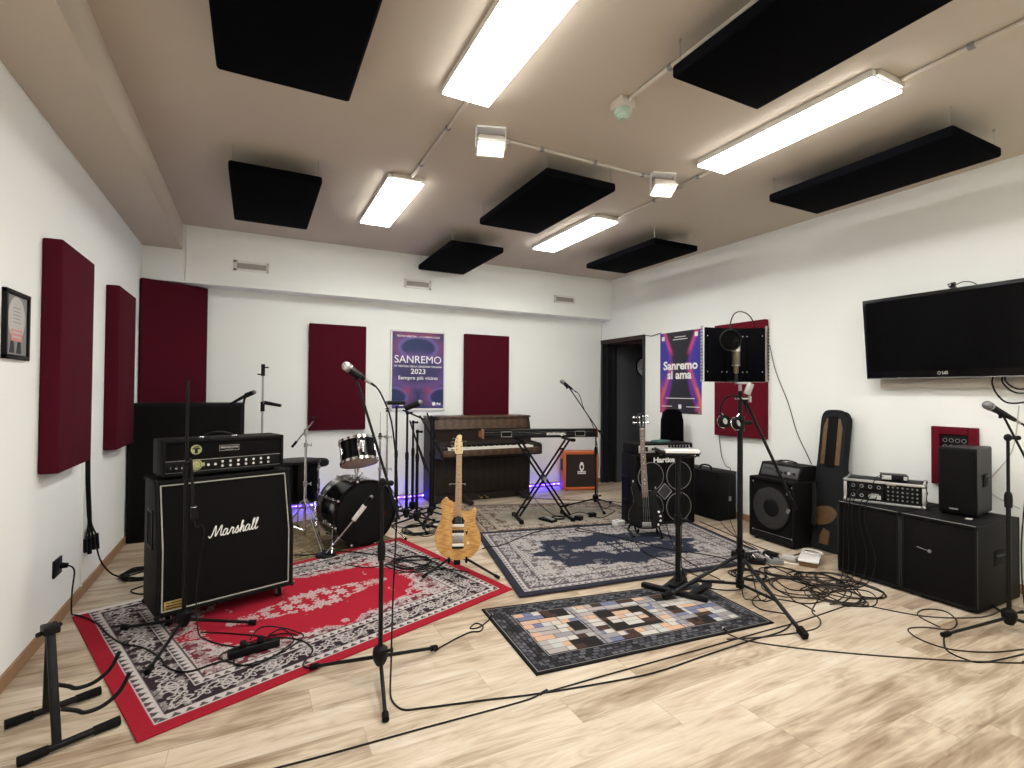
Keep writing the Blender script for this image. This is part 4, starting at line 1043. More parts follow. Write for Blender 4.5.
# power strip on the red rug
t = thing('power_strip', 'black power strip with a tangle of leads on the red rug', 'power strip', (0.02, 3.052, gz(0.02, 3.05)), math.atan2(0.046, 0.21))
b = MB('blk'); b.bb((-0.125, -0.026, 0), (0.125, 0.026, 0.042), 0.007); b.obj('body', t)
for k in range(5):
    s = MB('rub'); s.cyl((-0.095+k*0.042, 0, 0.0425), (-0.095+k*0.042, 0, 0.0445), 0.017, seg=16); s.obj('socket', t)
for k in (1, 3):
    s = MB('blk'); s.box((-0.095+k*0.042, 0, 0.06), (0.03, 0.03, 0.032), None, 0.006); s.obj('plug', t)
cable('lead looping from the power strip toward the rug edge', [(0.0, 3.06, 0.075), (0.06, 3.16, 0.09), (0.20, 3.20, 0.03), (0.27, 3.12), (0.18, 3.0), (0.06, 2.93), (-0.06, 2.93), (-0.05, 3.07), (0.12, 3.16), (0.25, 3.07), (0.30, 2.93), (0.24, 2.80), (0.27, 2.745)], 0.004)
cable('second lead curled over the power strip', [(0.09, 3.07, 0.075), (0.16, 3.13, 0.07), (0.22, 3.10), (0.14, 2.98), (0.02, 2.90), (-0.08, 2.97), (-0.14, 3.08), (0.0, 3.17), (0.16, 3.20), (0.24, 3.14)], 0.0038)
cable('thin lead from the amp stack stand to the power strip', [(-0.25, 3.42), (-0.10, 3.33), (0.05, 3.22), (0.12, 3.13, 0.05)], 0.0038)
# ---------------------------------------------------------------- electric guitar on its stand
def guitar_frame(base, lean, tilt, yaw):
    """matrix: local x to the right seen from the front, y up the neck, z toward the viewer"""
    return Matrix.Translation(V(base)) @ Matrix.Rotation(yaw, 4, 'Z') @ Matrix.Rotation(PI/2-lean, 4, 'X') @ Matrix.Rotation(tilt, 4, 'Z')
def gobj(mb, name, parent, T):
    mb.bm.transform(T); return mb.obj(name, parent, True)
GP = V((1.395, 3.655, 0)); gzz = gz(1.395, 3.655)
yaw = -math.atan2(1.395, 3.655)*0.9
T = guitar_frame((GP.x, GP.y, gzz+0.118), math.radians(9), math.radians(-0.6), yaw)
t = thing('electric_guitar', 'amber flame maple electric guitar standing upright at the corner of the red rug', 'electric guitar', (GP.x, GP.y, gzz+0.11), 0)
k = 0.345/286
raw = [(0, 0), (-45, 5), (-90, 26), (-128, 70), (-143, 125), (-138, 180), (-116, 228), (-105, 255), (-103, 290), (-110, 330), (-106, 358), (-88, 378), (-72, 384), (-62, 372), (-44, 356), (-26, 346), (-22, 300), (26, 300), (34, 296), (58, 294), (82, 306), (100, 318), (112, 313), (116, 296), (110, 265), (107, 238), (122, 196), (142, 145), (142, 100), (124, 52), (84, 14), (40, 2)]
out = [(x*k, y*k) for x, y in raw]
sm = [(p.x, p.y) for p in cr([(x, y, 0) for x, y in out], 4, True)]
b = MB('flame'); b.prism(sm, (0, 0, -0.022), (1, 0, 0), (0, 1, 0), 0.044, 0.006, 3); gobj(b, 'body', t, T)
NL0, NL1 = 0.335, 0.79
b = MB('maple'); b.prism([(-0.026, NL0), (0.026, NL0), (0.0205, NL1), (-0.0205, NL1)], (0, 0, 0.006), (1, 0, 0), (0, 1, 0), 0.026, 0.004); ne = gobj(b, 'neck', t, T)
b = MB('steel')
for i in range(22):
    y = NL1-(NL1-0.10)*(1-2**(-(i+1)/12)); w = 0.020+0.006*(NL1-y)/(NL1-NL0)
    if y > NL0: b.box((0, y, 0.0325), (2*w, 0.0022, 0.0016))
gobj(b, 'frets', ne, T)
b = MB('blk')
for i in (3, 5, 7, 9, 12, 15):
    y = NL1-(NL1-0.10)*(1-2**(-(i-0.5)/12)); b.cyl((0, y, 0.0322), (0, y, 0.0328), 0.0038, seg=10)
gobj(b, 'fret_markers', ne, T)
hd = [(-0.021, 0), (-0.034, 0.022), (-0.037, 0.05), (-0.035, 0.09), (-0.026, 0.125), (-0.012, 0.148), (0.010, 0.152), (0.020, 0.138), (0.016, 0.120), (0.025, 0.095), (0.024, 0.06), (0.030, 0.03), (0.021, 0)]
b = MB('pale'); b.prism([(p.x, p.y) for p in cr([(x, y, 0) for x, y in hd], 3, True)], (0, NL1, 0.004), (1, 0, 0), (0, 1, 0), 0.016, 0.003); h = gobj(b, 'headstock', t, T)
b = MB('blk'); b.box((0, NL1-0.002, 0.033), (0.042, 0.005, 0.005)); gobj(b, 'nut', h, T)
for i, (x, y) in enumerate([(-0.036, 0.035), (-0.038, 0.065), (-0.035, 0.095), (-0.029, 0.122), (0.031, 0.06), (0.030, 0.10)]):
    b = MB('champ'); s = -1 if x < 0 else 1
    b.cyl((x*0.55, NL1+y, 0.018), (x*0.55, NL1+y, 0.030), 0.005, seg=10); b.cyl((x, NL1+y, 0.010), (x+s*0.016, NL1+y, 0.010), 0.003, seg=8); b.ball((x+s*0.02, NL1+y, 0.010), 0.0085, (1, 0.7, 0.5), None, 10, 8); gobj(b, 'tuning_peg', h, T)
for (y0, lab) in ((0.262, 'n'), (0.196, 'b')):
    b = MB('blk'); b.box((0, y0+0.011, 0.026), (0.088, 0.022, 0.010), None, 0.004); b.m('ivory').box((0, y0-0.011, 0.026), (0.088, 0.021, 0.010), None, 0.004); gobj(b, 'pickup', t, T)
b = MB('blk'); b.prism([(-0.052, 0), (0.052, 0), (0.034, 0.035), (0, 0.047), (-0.034, 0.035)], (0, 0.276, 0.021), (1, 0, 0), (0, 1, 0), 0.0025); gobj(b, 'pickup_ring', t, T)
b = MB('steel'); b.box((0, 0.148, 0.026), (0.084, 0.046, 0.012), None, 0.003)
for i in range(6): b.box((-0.026+i*0.0104, 0.152, 0.035), (0.008, 0.034, 0.008), None, 0.002)
gobj(b, 'bridge', t, T)
b = MB('ivory'); b.box((0, 0.108, 0.026), (0.088, 0.022, 0.010), None, 0.004); b.m('blk').box((0, 0.09, 0.026), (0.088, 0.016, 0.010), None, 0.004); gobj(b, 'pickup', t, T)
b = MB('steel')
for i in range(6): b.cyl((-0.026+i*0.0104, 0.135, 0.040), (-0.0165+i*0.0066, NL1, 0.0365), 0.0007, seg=5)
for i in range(6): b.cyl((-0.0165+i*0.0066, NL1, 0.0365), ([-0.0198, -0.021, -0.019, -0.016, 0.017, 0.016][i], NL1+[0.035, 0.065, 0.095, 0.122, 0.10, 0.06][i], 0.028), 0.0007, seg=5)
gobj(b, 'strings', t, T)
b = MB('blk'); b.prism([(0.0, 0.03), (0.025, 0.03), (0.013, 0.0)], (0.052, 0.178, 0.0222), (1, 0, 0), (0, 1, 0), 0.003); gobj(b, 'selector_plate', t, T)
for (x, y) in ((0.075, 0.12),):
    b = MB('pale'); b.cyl((x, y, 0.022), (x, y, 0.038), 0.010, 0.008, 14); gobj(b, 'volume_knob', t, T)
# stand
t = thing('guitar_stand', 'black tubular stand carrying the amber electric guitar', 'guitar stand', (GP.x, GP.y, gzz))
hubp = V((GP.x+0.03, GP.y+0.09, gzz+0.135))
for (x, y) in ((1.135, 3.70), (1.655, 3.46), (1.53, 3.98)):
    L = MB('blkm'); e = V((x, y, gz(x, y)+0.010)); L.cyl(hubp, e, 0.0095, seg=10); lo = L.obj('leg', t, True); r = MB('rub'); r.cyl(e-(e-hubp).normalized()*0.04, e, 0.013, seg=10); r.obj('rubber_foot', lo, True)
b = MB('blk'); b.cyl(hubp+V((0, 0, -0.05)), hubp+V((0, 0, 0.04)), 0.022, seg=16); b.box(hubp+V((-0.02, -0.05, -0.035)), (0.05, 0.09, 0.05), (0, 0, yaw), 0.008); b.obj('hub', t, True)
R3 = Matrix.Rotation(yaw, 3, 'Z')
for s in (-1, 1):
    b = MB('rub'); o = hubp+V((0, 0, -0.03)); pts = [o, o+R3 @ V((s*0.06, -0.06, 0.0)), o+R3 @ V((s*0.065, -0.125, 0.0)), o+R3 @ V((s*0.065, -0.15, 0.045))]; b.tube(cr(pts, 5), 0.0085, 8); b.obj('body_rest', t, True)
tp = V((GP.x+0.055, GP.y+0.17, gzz+0.665)); b = MB('blkm'); b.cyl(hubp, tp, 0.0085, seg=10); b.obj('upright', t, True)
b = MB('steel'); b.cyl(tp+R3 @ V((-0.062, -0.045, 0)), tp+R3 @ V((0.062, -0.045, 0)), 0.0028, seg=8); b.cyl(tp, tp+R3 @ V((0, -0.05, 0)), 0.0045, seg=8)
for s in (-1, 1): b.cyl(tp+R3 @ V((s*0.06, -0.045, 0)), tp+R3 @ V((s*0.06, -0.10, 0)), 0.0028, seg=8)
b.obj('neck_yoke', t, True)

# ---------------------------------------------------------------- bass guitar on its stand
BP = V((3.415, 3.845, 0)); bz = gz(3.415, 3.845); yaw = -math.atan2(3.40, 3.845)*0.80
T = guitar_frame((BP.x, BP.y, bz+0.065), math.radians(8), math.radians(2.0), yaw)
t = thing('bass_guitar', 'glossy black four string bass guitar on the navy rug before the bass cabinet', 'bass guitar', (BP.x, BP.y, bz+0.06), 0)
raw = [(0, 0), (-0.07, 0.006), (-0.135, 0.04), (-0.165, 0.10), (-0.158, 0.17), (-0.128, 0.225), (-0.112, 0.27), (-0.118, 0.33), (-0.128, 0.39), (-0.122, 0.435), (-0.098, 0.45), (-0.078, 0.43), (-0.066, 0.39), (-0.046, 0.35), (-0.03, 0.335), (0.03, 0.325), (0.052, 0.335), (0.075, 0.37), (0.098, 0.385), (0.112, 0.37), (0.110, 0.32), (0.106, 0.27), (0.122, 0.22), (0.158, 0.165), (0.168, 0.10), (0.14, 0.04), (0.08, 0.006)]
sm = [(p.x, p.y) for p in cr([(x, y, 0) for x, y in raw], 4, True)]
b = MB('gloss'); b.prism(sm, (0, 0, -0.021), (1, 0, 0), (0, 1, 0), 0.042, 0.009, 3); gobj(b, 'body', t, T)
N0, N1 = 0.30, 0.965
b = MB('rose'); b.prism([(-0.030, N0), (0.030, N0), (0.0205, N1), (-0.0205, N1)], (0, 0, 0.008), (1, 0, 0), (0, 1, 0), 0.024, 0.004); ne = gobj(b, 'neck', t, T)
b = MB('steel')
for i in range(21):
    y = N1-(N1-0.10)*(1-2**(-(i+1)/12)); w = 0.0205+0.0095*(N1-y)/(N1-N0)
    if y > N0: b.box((0, y, 0.0325), (2*w, 0.0024, 0.0016))
gobj(b, 'frets', ne, T)
b = MB('ivory')
for i in (3, 5, 7, 9, 12, 15, 17):
    y = N1-(N1-0.10)*(1-2**(-(i-0.5)/12)); b.cyl((0, y, 0.0322), (0, y, 0.0328), 0.0048, seg=10)
gobj(b, 'fret_markers', ne, T)
b = MB('ivory'); b.box((0, N1+0.001, 0.031), (0.042, 0.006, 0.007)); gobj(b, 'nut', ne, T)
hd = [(-0.022, 0), (-0.034, 0.04), (-0.042, 0.08), (-0.034, 0.13), (-0.016, 0.165), (0.004, 0.158), (0.022, 0.185), (0.036, 0.175), (0.034, 0.12), (0.038, 0.07), (0.030, 0.03), (0.022, 0)]
b = MB('gloss'); b.prism([(p.x, p.y) for p in cr([(x, y, 0) for x, y in hd], 3, True)], (0, N1+0.004, 0.004), (1, 0, 0), (0, 1, 0), 0.016, 0.003); h = gobj(b, 'headstock', t, T)
for x, y in ((-0.041, 0.065), (-0.038, 0.118), (0.037, 0.065), (0.036, 0.128)):
    s = -1 if x < 0 else 1; b = MB('chrome'); b.cyl((x*0.5, N1+y, 0.018), (x*0.5, N1+y, 0.034), 0.0075, seg=12); b.cyl((x, N1+y, 0.010), (x+s*0.022, N1+y, 0.010), 0.004, seg=8)
    b.ball((x+s*0.03, N1+y, 0.012), 0.0155, (1, 0.8, 0.35), None, 12, 8); gobj(b, 'tuning_peg', h, T)
for y0 in (0.115, 0.205):
    b = MB('rub'); b.box((0, y0, 0.026), (0.10, 0.034, 0.012), None, 0.004); gobj(b, 'pickup', t, T)
b = MB('steel'); b.box((0, 0.042, 0.024), (0.085, 0.05, 0.008), None, 0.002)
for i in range(4): b.box((-0.028+i*0.0187, 0.046, 0.032), (0.014, 0.034, 0.010), None, 0.003)
gobj(b, 'bridge', t, T)
for (x, y) in ((0.118, 0.165), (0.132, 0.125), (0.130, 0.082), (0.108, 0.045)):
    b = MB('chrome'); b.cyl((x, y, 0.021), (x, y, 0.040), 0.0125, 0.0115, 16); gobj(b, 'control_knob', t, T)
b = MB('steel')
for i in range(4): b.cyl((-0.028+i*0.0187, 0.05, 0.038), (-0.0155+i*0.0103, N1, 0.0365), 0.0012, seg=6)
for i in range(4): b.cyl((-0.0155+i*0.0103, N1, 0.0365), ((-0.0205, -0.019, 0.018, 0.0185)[i], N1+(0.065, 0.118, 0.128, 0.065)[i], 0.032), 0.0012, seg=6)
gobj(b, 'strings', t, T)
b = MB('chrome'); b.cyl((0.104, 0.385, 0.0), (0.104, 0.402, 0), 0.006, seg=10); b.cyl((-0.105, 0.445, 0), (-0.108, 0.465, 0), 0.006, seg=10); gobj(b, 'strap_buttons', t, T)
t = thing('guitar_stand', 'low folding black stand holding the black bass guitar', 'guitar stand', (BP.x, BP.y, bz))
R3 = Matrix.Rotation(yaw, 3, 'Z')
for s in (-1, 1):
    b = MB('blk'); o = V((BP.x, BP.y, bz))
    b.cyl(o+R3 @ V((s*0.13, -0.10, 0.014)), o+R3 @ V((s*0.16, 0.20, 0.014)), 0.011, seg=10); b.obj('foot_bar', t, True)
    b = MB('blk'); b.cyl(o+R3 @ V((s*0.155, 0.16, 0.014)), o+R3 @ V((s*0.03, 0.10, 0.36)), 0.010, seg=10); b.obj('upright', t, True)
    b = MB('rub'); b.tube(cr([o+R3 @ V((s*0.115, 0.12, 0.16)), o+R3 @ V((s*0.10, 0.03, 0.045)), o+R3 @ V((s*0.09, -0.06, 0.042)), o+R3 @ V((s*0.09, -0.085, 0.085))], 5), 0.009, 8); b.obj('body_rest', t, True)
b = MB('blk'); o = V((BP.x, BP.y, bz)); b.cyl(o+R3 @ V((-0.05, 0.10, 0.36)), o+R3 @ V((0.05, 0.10, 0.36)), 0.013, seg=10); b.cyl(o+R3 @ V((-0.15, 0.14, 0.06)), o+R3 @ V((0.15, 0.14, 0.06)), 0.008, seg=8); b.obj('cross_bar', t, True)

# ---------------------------------------------------------------- bass cabinet and head
t = thing('bass_cabinet', 'tall black four speaker bass cabinet with white lettering behind the black bass', 'speaker cabinet', (3.555, 4.18, 0), -0.20)
W, Dp, Hb = 0.715, 0.30, 0.745
b = MB('tolex')
for x in (0, W-0.02): b.bb((x, 0, 0.012), (x+0.02, Dp, Hb), 0.006)
b.bb((0.01, 0, 0.012), (W-0.01, Dp, 0.034), 0.005); b.bb((0.01, 0, Hb-0.022), (W-0.01, Dp, Hb), 0.005); b.bb((0.01, Dp-0.02, 0.02), (W-0.01, Dp, Hb)); b.obj('shell', t)
MB('grille').bb((0.018, 0.018, 0.03), (W-0.018, 0.04, Hb-0.02)).obj('baffle', t)
for x in (0.19, 0.525):
    for z in (0.19, 0.52):
        s = MB('conedk'); s.lathe([(0.145, 0.002), (0.135, 0.0), (0.125, 0.003), (0.055, 0.012), (0.05, 0.010), (0.03, 0.004), (0, 0.002)], (x, 0.004, z), (0, 1, 0), 32); so = s.obj('speaker', t)
        r = MB('grey'); r.torus((x, 0.008, z), (0, 1, 0), 0.148, 0.0045, 40, 8); r.obj('ring', so)
d_ = MB('steel'); c0 = (0.3575, 0.012, 0.355)
for a_ in range(4):
    p0 = (c0[0]+0.085*math.cos(a_*PI/2), 0.012, c0[2]+0.085*math.sin(a_*PI/2)); p1 = (c0[0]+0.085*math.cos((a_+1)*PI/2), 0.012, c0[2]+0.085*math.sin((a_+1)*PI/2)); d_.cyl(p0, p1, 0.004, seg=8)
d_.m('dgrey').prism([(0.08, 0), (0, 0.08), (-0.08, 0), (0, -0.08)], (c0[0], 0.016, c0[2]), (1, 0, 0), (0, 0, 1), 0.002)
d_.obj('horn', t)
MB('paper').text('Hartke', (0.345, 0.009, 0.690), (1, 0, 0), (0, 0, 1), 0.078, 0.002, 'CENTER', 0.0025, 1.15).obj('logo', t)
b = MB('blk')
for z in (0.25, 0.5): b.box((-0.004, 0.2, z), (0.012, 0.16, 0.018), None, 0.004)
b.box((-0.004, 0.13, 0.375), (0.012, 0.018, 0.26), None, 0.004); b.box((-0.004, 0.27, 0.375), (0.012, 0.018, 0.26), None, 0.004); b.obj('side_handle', t)
f = MB('rub')
for x in (0.05, W-0.05):
    for y in (0.05, Dp-0.05): f.cyl((x, y, 0), (x, y, 0.014), 0.02, seg=12)
f.obj('feet', t)
t = thing('bass_amplifier', 'black rack amplifier with silver front panel on top of the bass cabinet', 'amplifier', (3.567, 4.195, 0.7455), -0.20)
b = MB('tolex'); b.bb((0, 0, 0), (0.69, 0.27, 0.118), 0.008); b.obj('case', t)
p = MB('alu'); p.bb((0.04, -0.006, 0.024), (0.65, 0.004, 0.100), 0.002); p.obj('front_panel', t)
for k in range(9): q = MB('blk'); q.cyl((0.20+k*0.05, -0.005, 0.062), (0.20+k*0.05, -0.02, 0.062), 0.012, 0.010, 14); q.obj('knob', t)
q = MB('blk'); q.box((0.11, -0.007, 0.062), (0.07, 0.003, 0.05), None, 0.001); q.obj('display', t)
tag(MB('teal').box((3.96, 4.24, 0.876), (0.20, 0.12, 0.024), (0, 0, 0.2), 0.011, 3).obj('folded_cloth'), 'folded dark teal cloth lying on top of the bass amplifier', 'cloth')
# soft bag behind
t = thing('guitar_gig_bag', 'black guitar bag with rounded top standing behind the bass amplifier', 'guitar bag', (4.645, 4.80, 0))
o2 = [(x*(1.0 if z < 0.6 else 1.12), z*1.075) for x, z in [(-0.20, 0), (0.20, 0), (0.205, 0.35), (0.15, 0.52), (0.115, 0.75), (0.112, 1.0), (0.10, 1.08), (0.06, 1.115), (-0.06, 1.115), (-0.10, 1.08), (-0.112, 1.0), (-0.115, 0.75), (-0.15, 0.52), (-0.205, 0.35)]]
R3 = Matrix.Rotation(-0.45, 3, 'Z')
b = MB('cloud'); b.prism(o2, (0, 0, 0), R3 @ V((1, 0, 0)), (0, 0, 1), 0.10, 0.025, 3); b.obj('body', t)
b = MB('blk'); b.tube([R3 @ V((x, -0.052, z)) for x, z in o2[1:]+o2[:1]], 0.004, 6); b.obj('zip', t)

# ---------------------------------------------------------------- cases and amp along the right wall
t = thing('equipment_case', 'low black equipment case with top handle against the right wall under the red panel', 'case', (4.55, 3.97, 0))
b = MB('tolex'); b.bb((0, 0, 0.005), (0.27, 0.66, 0.535), 0.010); b.obj('body', t)
b = MB('blkm')
for y in (0.004, 0.656): b.box((0.135, y, 0.52), (0.27, 0.012, 0.025), None, 0.003)
b.box((0.004, 0.33, 0.52), (0.012, 0.66, 0.02), None, 0.003); b.obj('edging', t)
b = MB('steel'); b.box((0.16, -0.004, 0.24), (0.035, 0.012, 0.05), None, 0.003); b.obj('latch', t)
h = MB('blk'); h.tube(cr([(0.06, 0.16, 0.535), (0.06, 0.17, 0.575), (0.06, 0.23, 0.59), (0.06, 0.31, 0.575), (0.06, 0.32, 0.535)], 5), 0.010, 8); h.obj('handle', t)

t = thing('bass_combo_amplifier', 'black bass combo amplifier with one large cone by the right wall', 'combo amplifier', (4.345, 3.20, 0), -0.06)
W, Dp, Hb = 0.485, 0.36, 0.60
b = MB('tolex')
for y in (-W/2, W/2-0.02): b.bb((0, y, 0.02), (Dp, y+0.02, Hb), 0.006)
b.bb((0, -W/2+0.01, 0.02), (Dp, W/2-0.01, 0.07), 0.006); b.bb((0, -W/2+0.01, Hb-0.02), (Dp, W/2-0.01, Hb), 0.006); b.bb((Dp-0.02, -W/2, 0.02), (Dp, W/2, Hb)); b.obj('cabinet', t)
MB('grille').bb((0.022, -W/2+0.015, 0.06), (0.045, W/2-0.015, Hb-0.015)).obj('baffle', t)
s = MB('cone'); s.lathe([(0.204, 0.011), (0.198, 0.0), (0.188, 0.004), (0.180, 0.0), (0.085, 0.0115), (0, 0.0115)], (0.009, 0.01, 0.33), (1, 0, 0), 40); so = s.obj('speaker', t)
s = MB('conedk'); s.ball((0.018, 0.01, 0.33), 0.084, (0.13, 1, 1)); s.obj('dust_cap', so)
s = MB('rub'); s.torus((0.014, 0.01, 0.33), (1, 0, 0), 0.200, 0.008, 40, 8); s.obj('surround', so)
b = MB('steel')
for y in (-W/2+0.03, W/2-0.03):
    for z in (0.085, Hb-0.05): b.ball((0.018, y, z), 0.010, (0.5, 1, 1), None, 10, 8)
b.tube([(0.018, -W/2+0.03, 0.085), (0.018, W/2-0.03, 0.085)], 0.0025, 6); b.obj('grille_clips', t)
b = MB('alu')
for z in (0.50, 0.335): b.box((0.012, -W/2+0.065, z), (0.012, 0.035, 0.045), (0.2, 0, 0), 0.004)
o = b.obj('badges', t); o['label'] = 'bright metal badges beside the cone'
c = MB('tolex'); yy = W/2-0.02
c.prism([(0.09, Hb), (0.34, Hb), (0.34, Hb+0.135), (0.145, Hb+0.135)], (0, yy-0.005, 0), (1, 0, 0), (0, 0, 1), W-0.05, 0.006); c.obj('control_housing', t)
n = V((-0.135, 0, 0.055)).normalized(); u = V((0.055, 0, 0.135)).normalized(); ctr = V((0.1175, -0.005, Hb+0.0675))+n*0.002
R = Matrix((V((0, -1, 0)), u, n)).transposed()
c = MB(mat('dark_panel_metal', (0.055, 0.055, 0.058), 0.45)); c.box(ctr, (W-0.09, 0.10, 0.006), R, 0.002); po = c.obj('control_panel', t)
for k in range(5):
    c = MB('chrome' if k == 3 else 'blk'); p = ctr+R @ V((-0.02+k*0.045, -0.01, 0)); c.cyl(p, p+n*0.018, 0.017 if k == 3 else 0.011, seg=14); c.obj('knob', po)
c = MB('dkpr'); c.box(ctr+R @ V((-0.12, 0.01, 0.003)), (0.12, 0.03, 0.002), R); c.obj('nameplate', po)
h = MB('blk'); h.tube(cr([(0.23, 0.10, Hb+0.137), (0.23, 0.08, Hb+0.155), (0.23, 0, Hb+0.163), (0.23, -0.08, Hb+0.155), (0.23, -0.10, Hb+0.137)], 5), 0.011, 8, False, 0.6); h.obj('handle', t)
f = MB('rub')
for x in (0.05, Dp-0.05):
    for y in (-W/2+0.05, W/2-0.05): f.cyl((x, y, 0), (x, y, 0.021), 0.02, seg=12)
f.obj('feet', t)
tag(MB('denim').tube(cr([(4.56, 2.925, 0.60), (4.54, 2.905, 0.50), (4.53, 2.90, 0.35), (4.52, 2.90, 0.23), (4.56, 2.905, 0.20)], 5), 0.022, 8, False, 0.25).obj('strap'), 'dark woven strap hanging between the bass combo and the canvas bag', 'strap')

# canvas gig bag leaning on the wall
t = thing("guitar_gig_bag", "charcoal canvas guitar bag with brown leather patches leaning on the right wall", "guitar bag", (4.640, 2.845, 0))
lean = 0.155; up = V((math.sin(lean), 0, math.cos(lean))); ux = V((0, -1, 0))
raw = [(-0.19, 0.02), (-0.20, 0.16), (-0.185, 0.30), (-0.16, 0.42), (-0.17, 0.52), (-0.155, 0.62), (-0.12, 0.72), (-0.115, 0.95), (-0.115, 1.16), (-0.10, 1.225), (-0.055, 1.25), (0.055, 1.25), (0.10, 1.225), (0.115, 1.16), (0.115, 0.95), (0.12, 0.72), (0.155, 0.62), (0.17, 0.52), (0.16, 0.42), (0.185, 0.30), (0.20, 0.16), (0.19, 0.02), (0.12, 0.0), (-0.12, 0.0)]
sm = [(p.x, p.y) for p in cr([(x, y, 0) for x, y in raw], 3, True)]
b = MB('denim'); b.prism(sm, (0.0, 0, 0.004), ux, up, 0.085, 0.022, 3); b.obj('body', t)
nn = ux.cross(up); fo_ = nn*0.086
b = MB('rub'); b.tube([ux*x*0.96+up*y+nn*0.080+V((0, 0, 0.004)) for x, y in sm], 0.0055, 6, True); b.obj('piping', t)
b = MB('leather'); q = [(-0.085, 0.76), (-0.085, 1.10), (-0.06, 1.18), (0.06, 1.18), (0.085, 1.10), (0.085, 0.76)]; b.prism(q, fo_, ux, up, 0.005, 0.002); o = b.obj('neck_patch', t); o['label'] = 'brown leather neck patch'
b = MB('rub'); b.prism([(-0.045, 0.74), (0.045, 0.74), (0.045, 1.20), (-0.045, 1.20)], fo_+nn*0.005, ux, up, 0.006, 0.002); b.obj('neck_strap', t)
b = MB('leather'); q = [(0.13*math.cos(a*PI/10)-0.02, 0.30+0.09*math.sin(a*PI/10)) for a in range(20)]
b.prism([(x*0.9+0.4*(y-0.3), y) for x, y in q], fo_, ux, up, 0.006, 0.002); b.obj('pocket_flap', t)
b = MB('leather'); b.prism([(-0.03, 0.05), (0.05, 0.05), (0.06, 0.17), (0.0, 0.19), (-0.03, 0.12)], fo_, ux, up, 0.006, 0.002); b.obj('lower_patch', t)
# ---------------------------------------------------------------- upright piano
t = thing('upright_piano', 'dark brown upright piano against the back wall between the stands and the orange cabinet', 'piano', (2.69, 6.13, 0))
x0, x1 = -0.70, 0.69; yb = 0.36
b = MB('walnutd')
for x in (x0, x1-0.035):
    b = MB('walnutd'); b.prism([(0.0, 0), (yb, 0), (yb, 1.06), (0.03, 1.06), (0.0, 0.93), (-0.02, 0.74), (-0.30, 0.735), (-0.33, 0.715), (-0.33, 0.60), (-0.29, 0.585), (0.0, 0.57)], (x, 0, 0), (0, 1, 0), (0, 0, 1), 0.035, 0.006)
    b.obj('side_panel', t)
b = MB('walnut'); b.bb((x0-0.012, 0.015, 1.055), (x1+0.012, yb, 1.083), 0.006); b.obj('lid', t)
b = MB('walnut'); b.prism([(0.02, 0.935), (0.045, 0.935), (0.06, 1.056), (0.035, 1.056)], (x0+0.034, 0, 0), (0, 1, 0), (0, 0, 1), x1-x0-0.068, 0.003); b.obj('upper_panel', t)
b = MB(mat('matt_dark_walnut', (0.014, 0.008, 0.006), 0.75, spec=0.12)); b.prism([(-0.055, 0.775), (-0.030, 0.775), (0.035, 0.93), (0.010, 0.93)], (x0+0.036, 0, 0), (0, 1, 0), (0, 0, 1), x1-x0-0.072, 0.006)
b.m('walnut').box((-0.01, -0.012, 0.925), (1.30, 0.02, 0.018), None, 0.004); b.m('steel').box((0, -0.03, 0.905), (0.06, 0.012, 0.02), None, 0.003)
b.obj('fallboard', t)
b = MB('walnutd'); b.bb((x0+0.036, -0.29, 0.585), (x1-0.036, 0.0, 0.660), 0.004); b.bb((x0+0.036, -0.05, 0.66), (x1-0.036, 0.05, 0.775)); b.obj('keybed', t)
b = MB('walnut'); b.bb((x0+0.036, -0.325, 0.612), (x1-0.036, -0.29, 0.685), 0.006); b.obj('key_slip', t)
b = MB('walnutd')
for x in (x0+0.036, x1-0.106): b.bb((x, -0.285, 0.66), (x+0.07, -0.05, 0.725), 0.006)
b.obj('key_block', t)
kx0, kx1 = x0+0.108, x1-0.108; kw = (kx1-kx0)/52
b = MB('ivory')
for k in range(52): b.bb((kx0+k*kw+0.0006, -0.283, 0.668), (kx0+(k+1)*kw-0.0006, -0.06, 0.706))
b.obj('white_keys', t)
b = MB('gloss')
for k in range(51):
    if (k % 7) not in (1, 4): b.box((kx0+(k+1)*kw, -0.115, 0.711), (0.0115, 0.115, 0.020), None, 0.002)
b.obj('black_keys', t)
b = MB('walnutd'); b.bb((x0+0.034, 0.0, 0.09), (x1-0.034, 0.022, 0.575), 0.003); b.bb((x0+0.03, -0.02, 0.0), (x1-0.03, 0.03, 0.09), 0.003); b.obj('lower_panel', t)
b = MB('blkm'); b.box((0.15, -0.012, 0.535), (0.62, 0.010, 0.012)); b.obj('muffler_rail', t)
for x in (-0.30, 0.50):
    f = MB('walnutd'); f.prism([(-0.33, 0.02), (-0.33, 0.05), (-0.05, 0.085), (0.02, 0.085), (0.02, 0.02)], (x-0.03, 0, 0), (0, 1, 0), (0, 0, 1), 0.06, 0.004); f.m('rub').cyl((x, -0.29, 0.0), (x, -0.29, 0.022), 0.018, seg=12); f.obj('foot', t)
for x in (-0.08, 0.0):
    p = MB('gold'); p.cyl((x, 0, 0.055), (x, -0.10, 0.05), 0.006, seg=8); p.ball((x, -0.12, 0.05), 0.022, (0.9, 1.3, 0.4), None, 12, 8); p.obj('pedal', t)

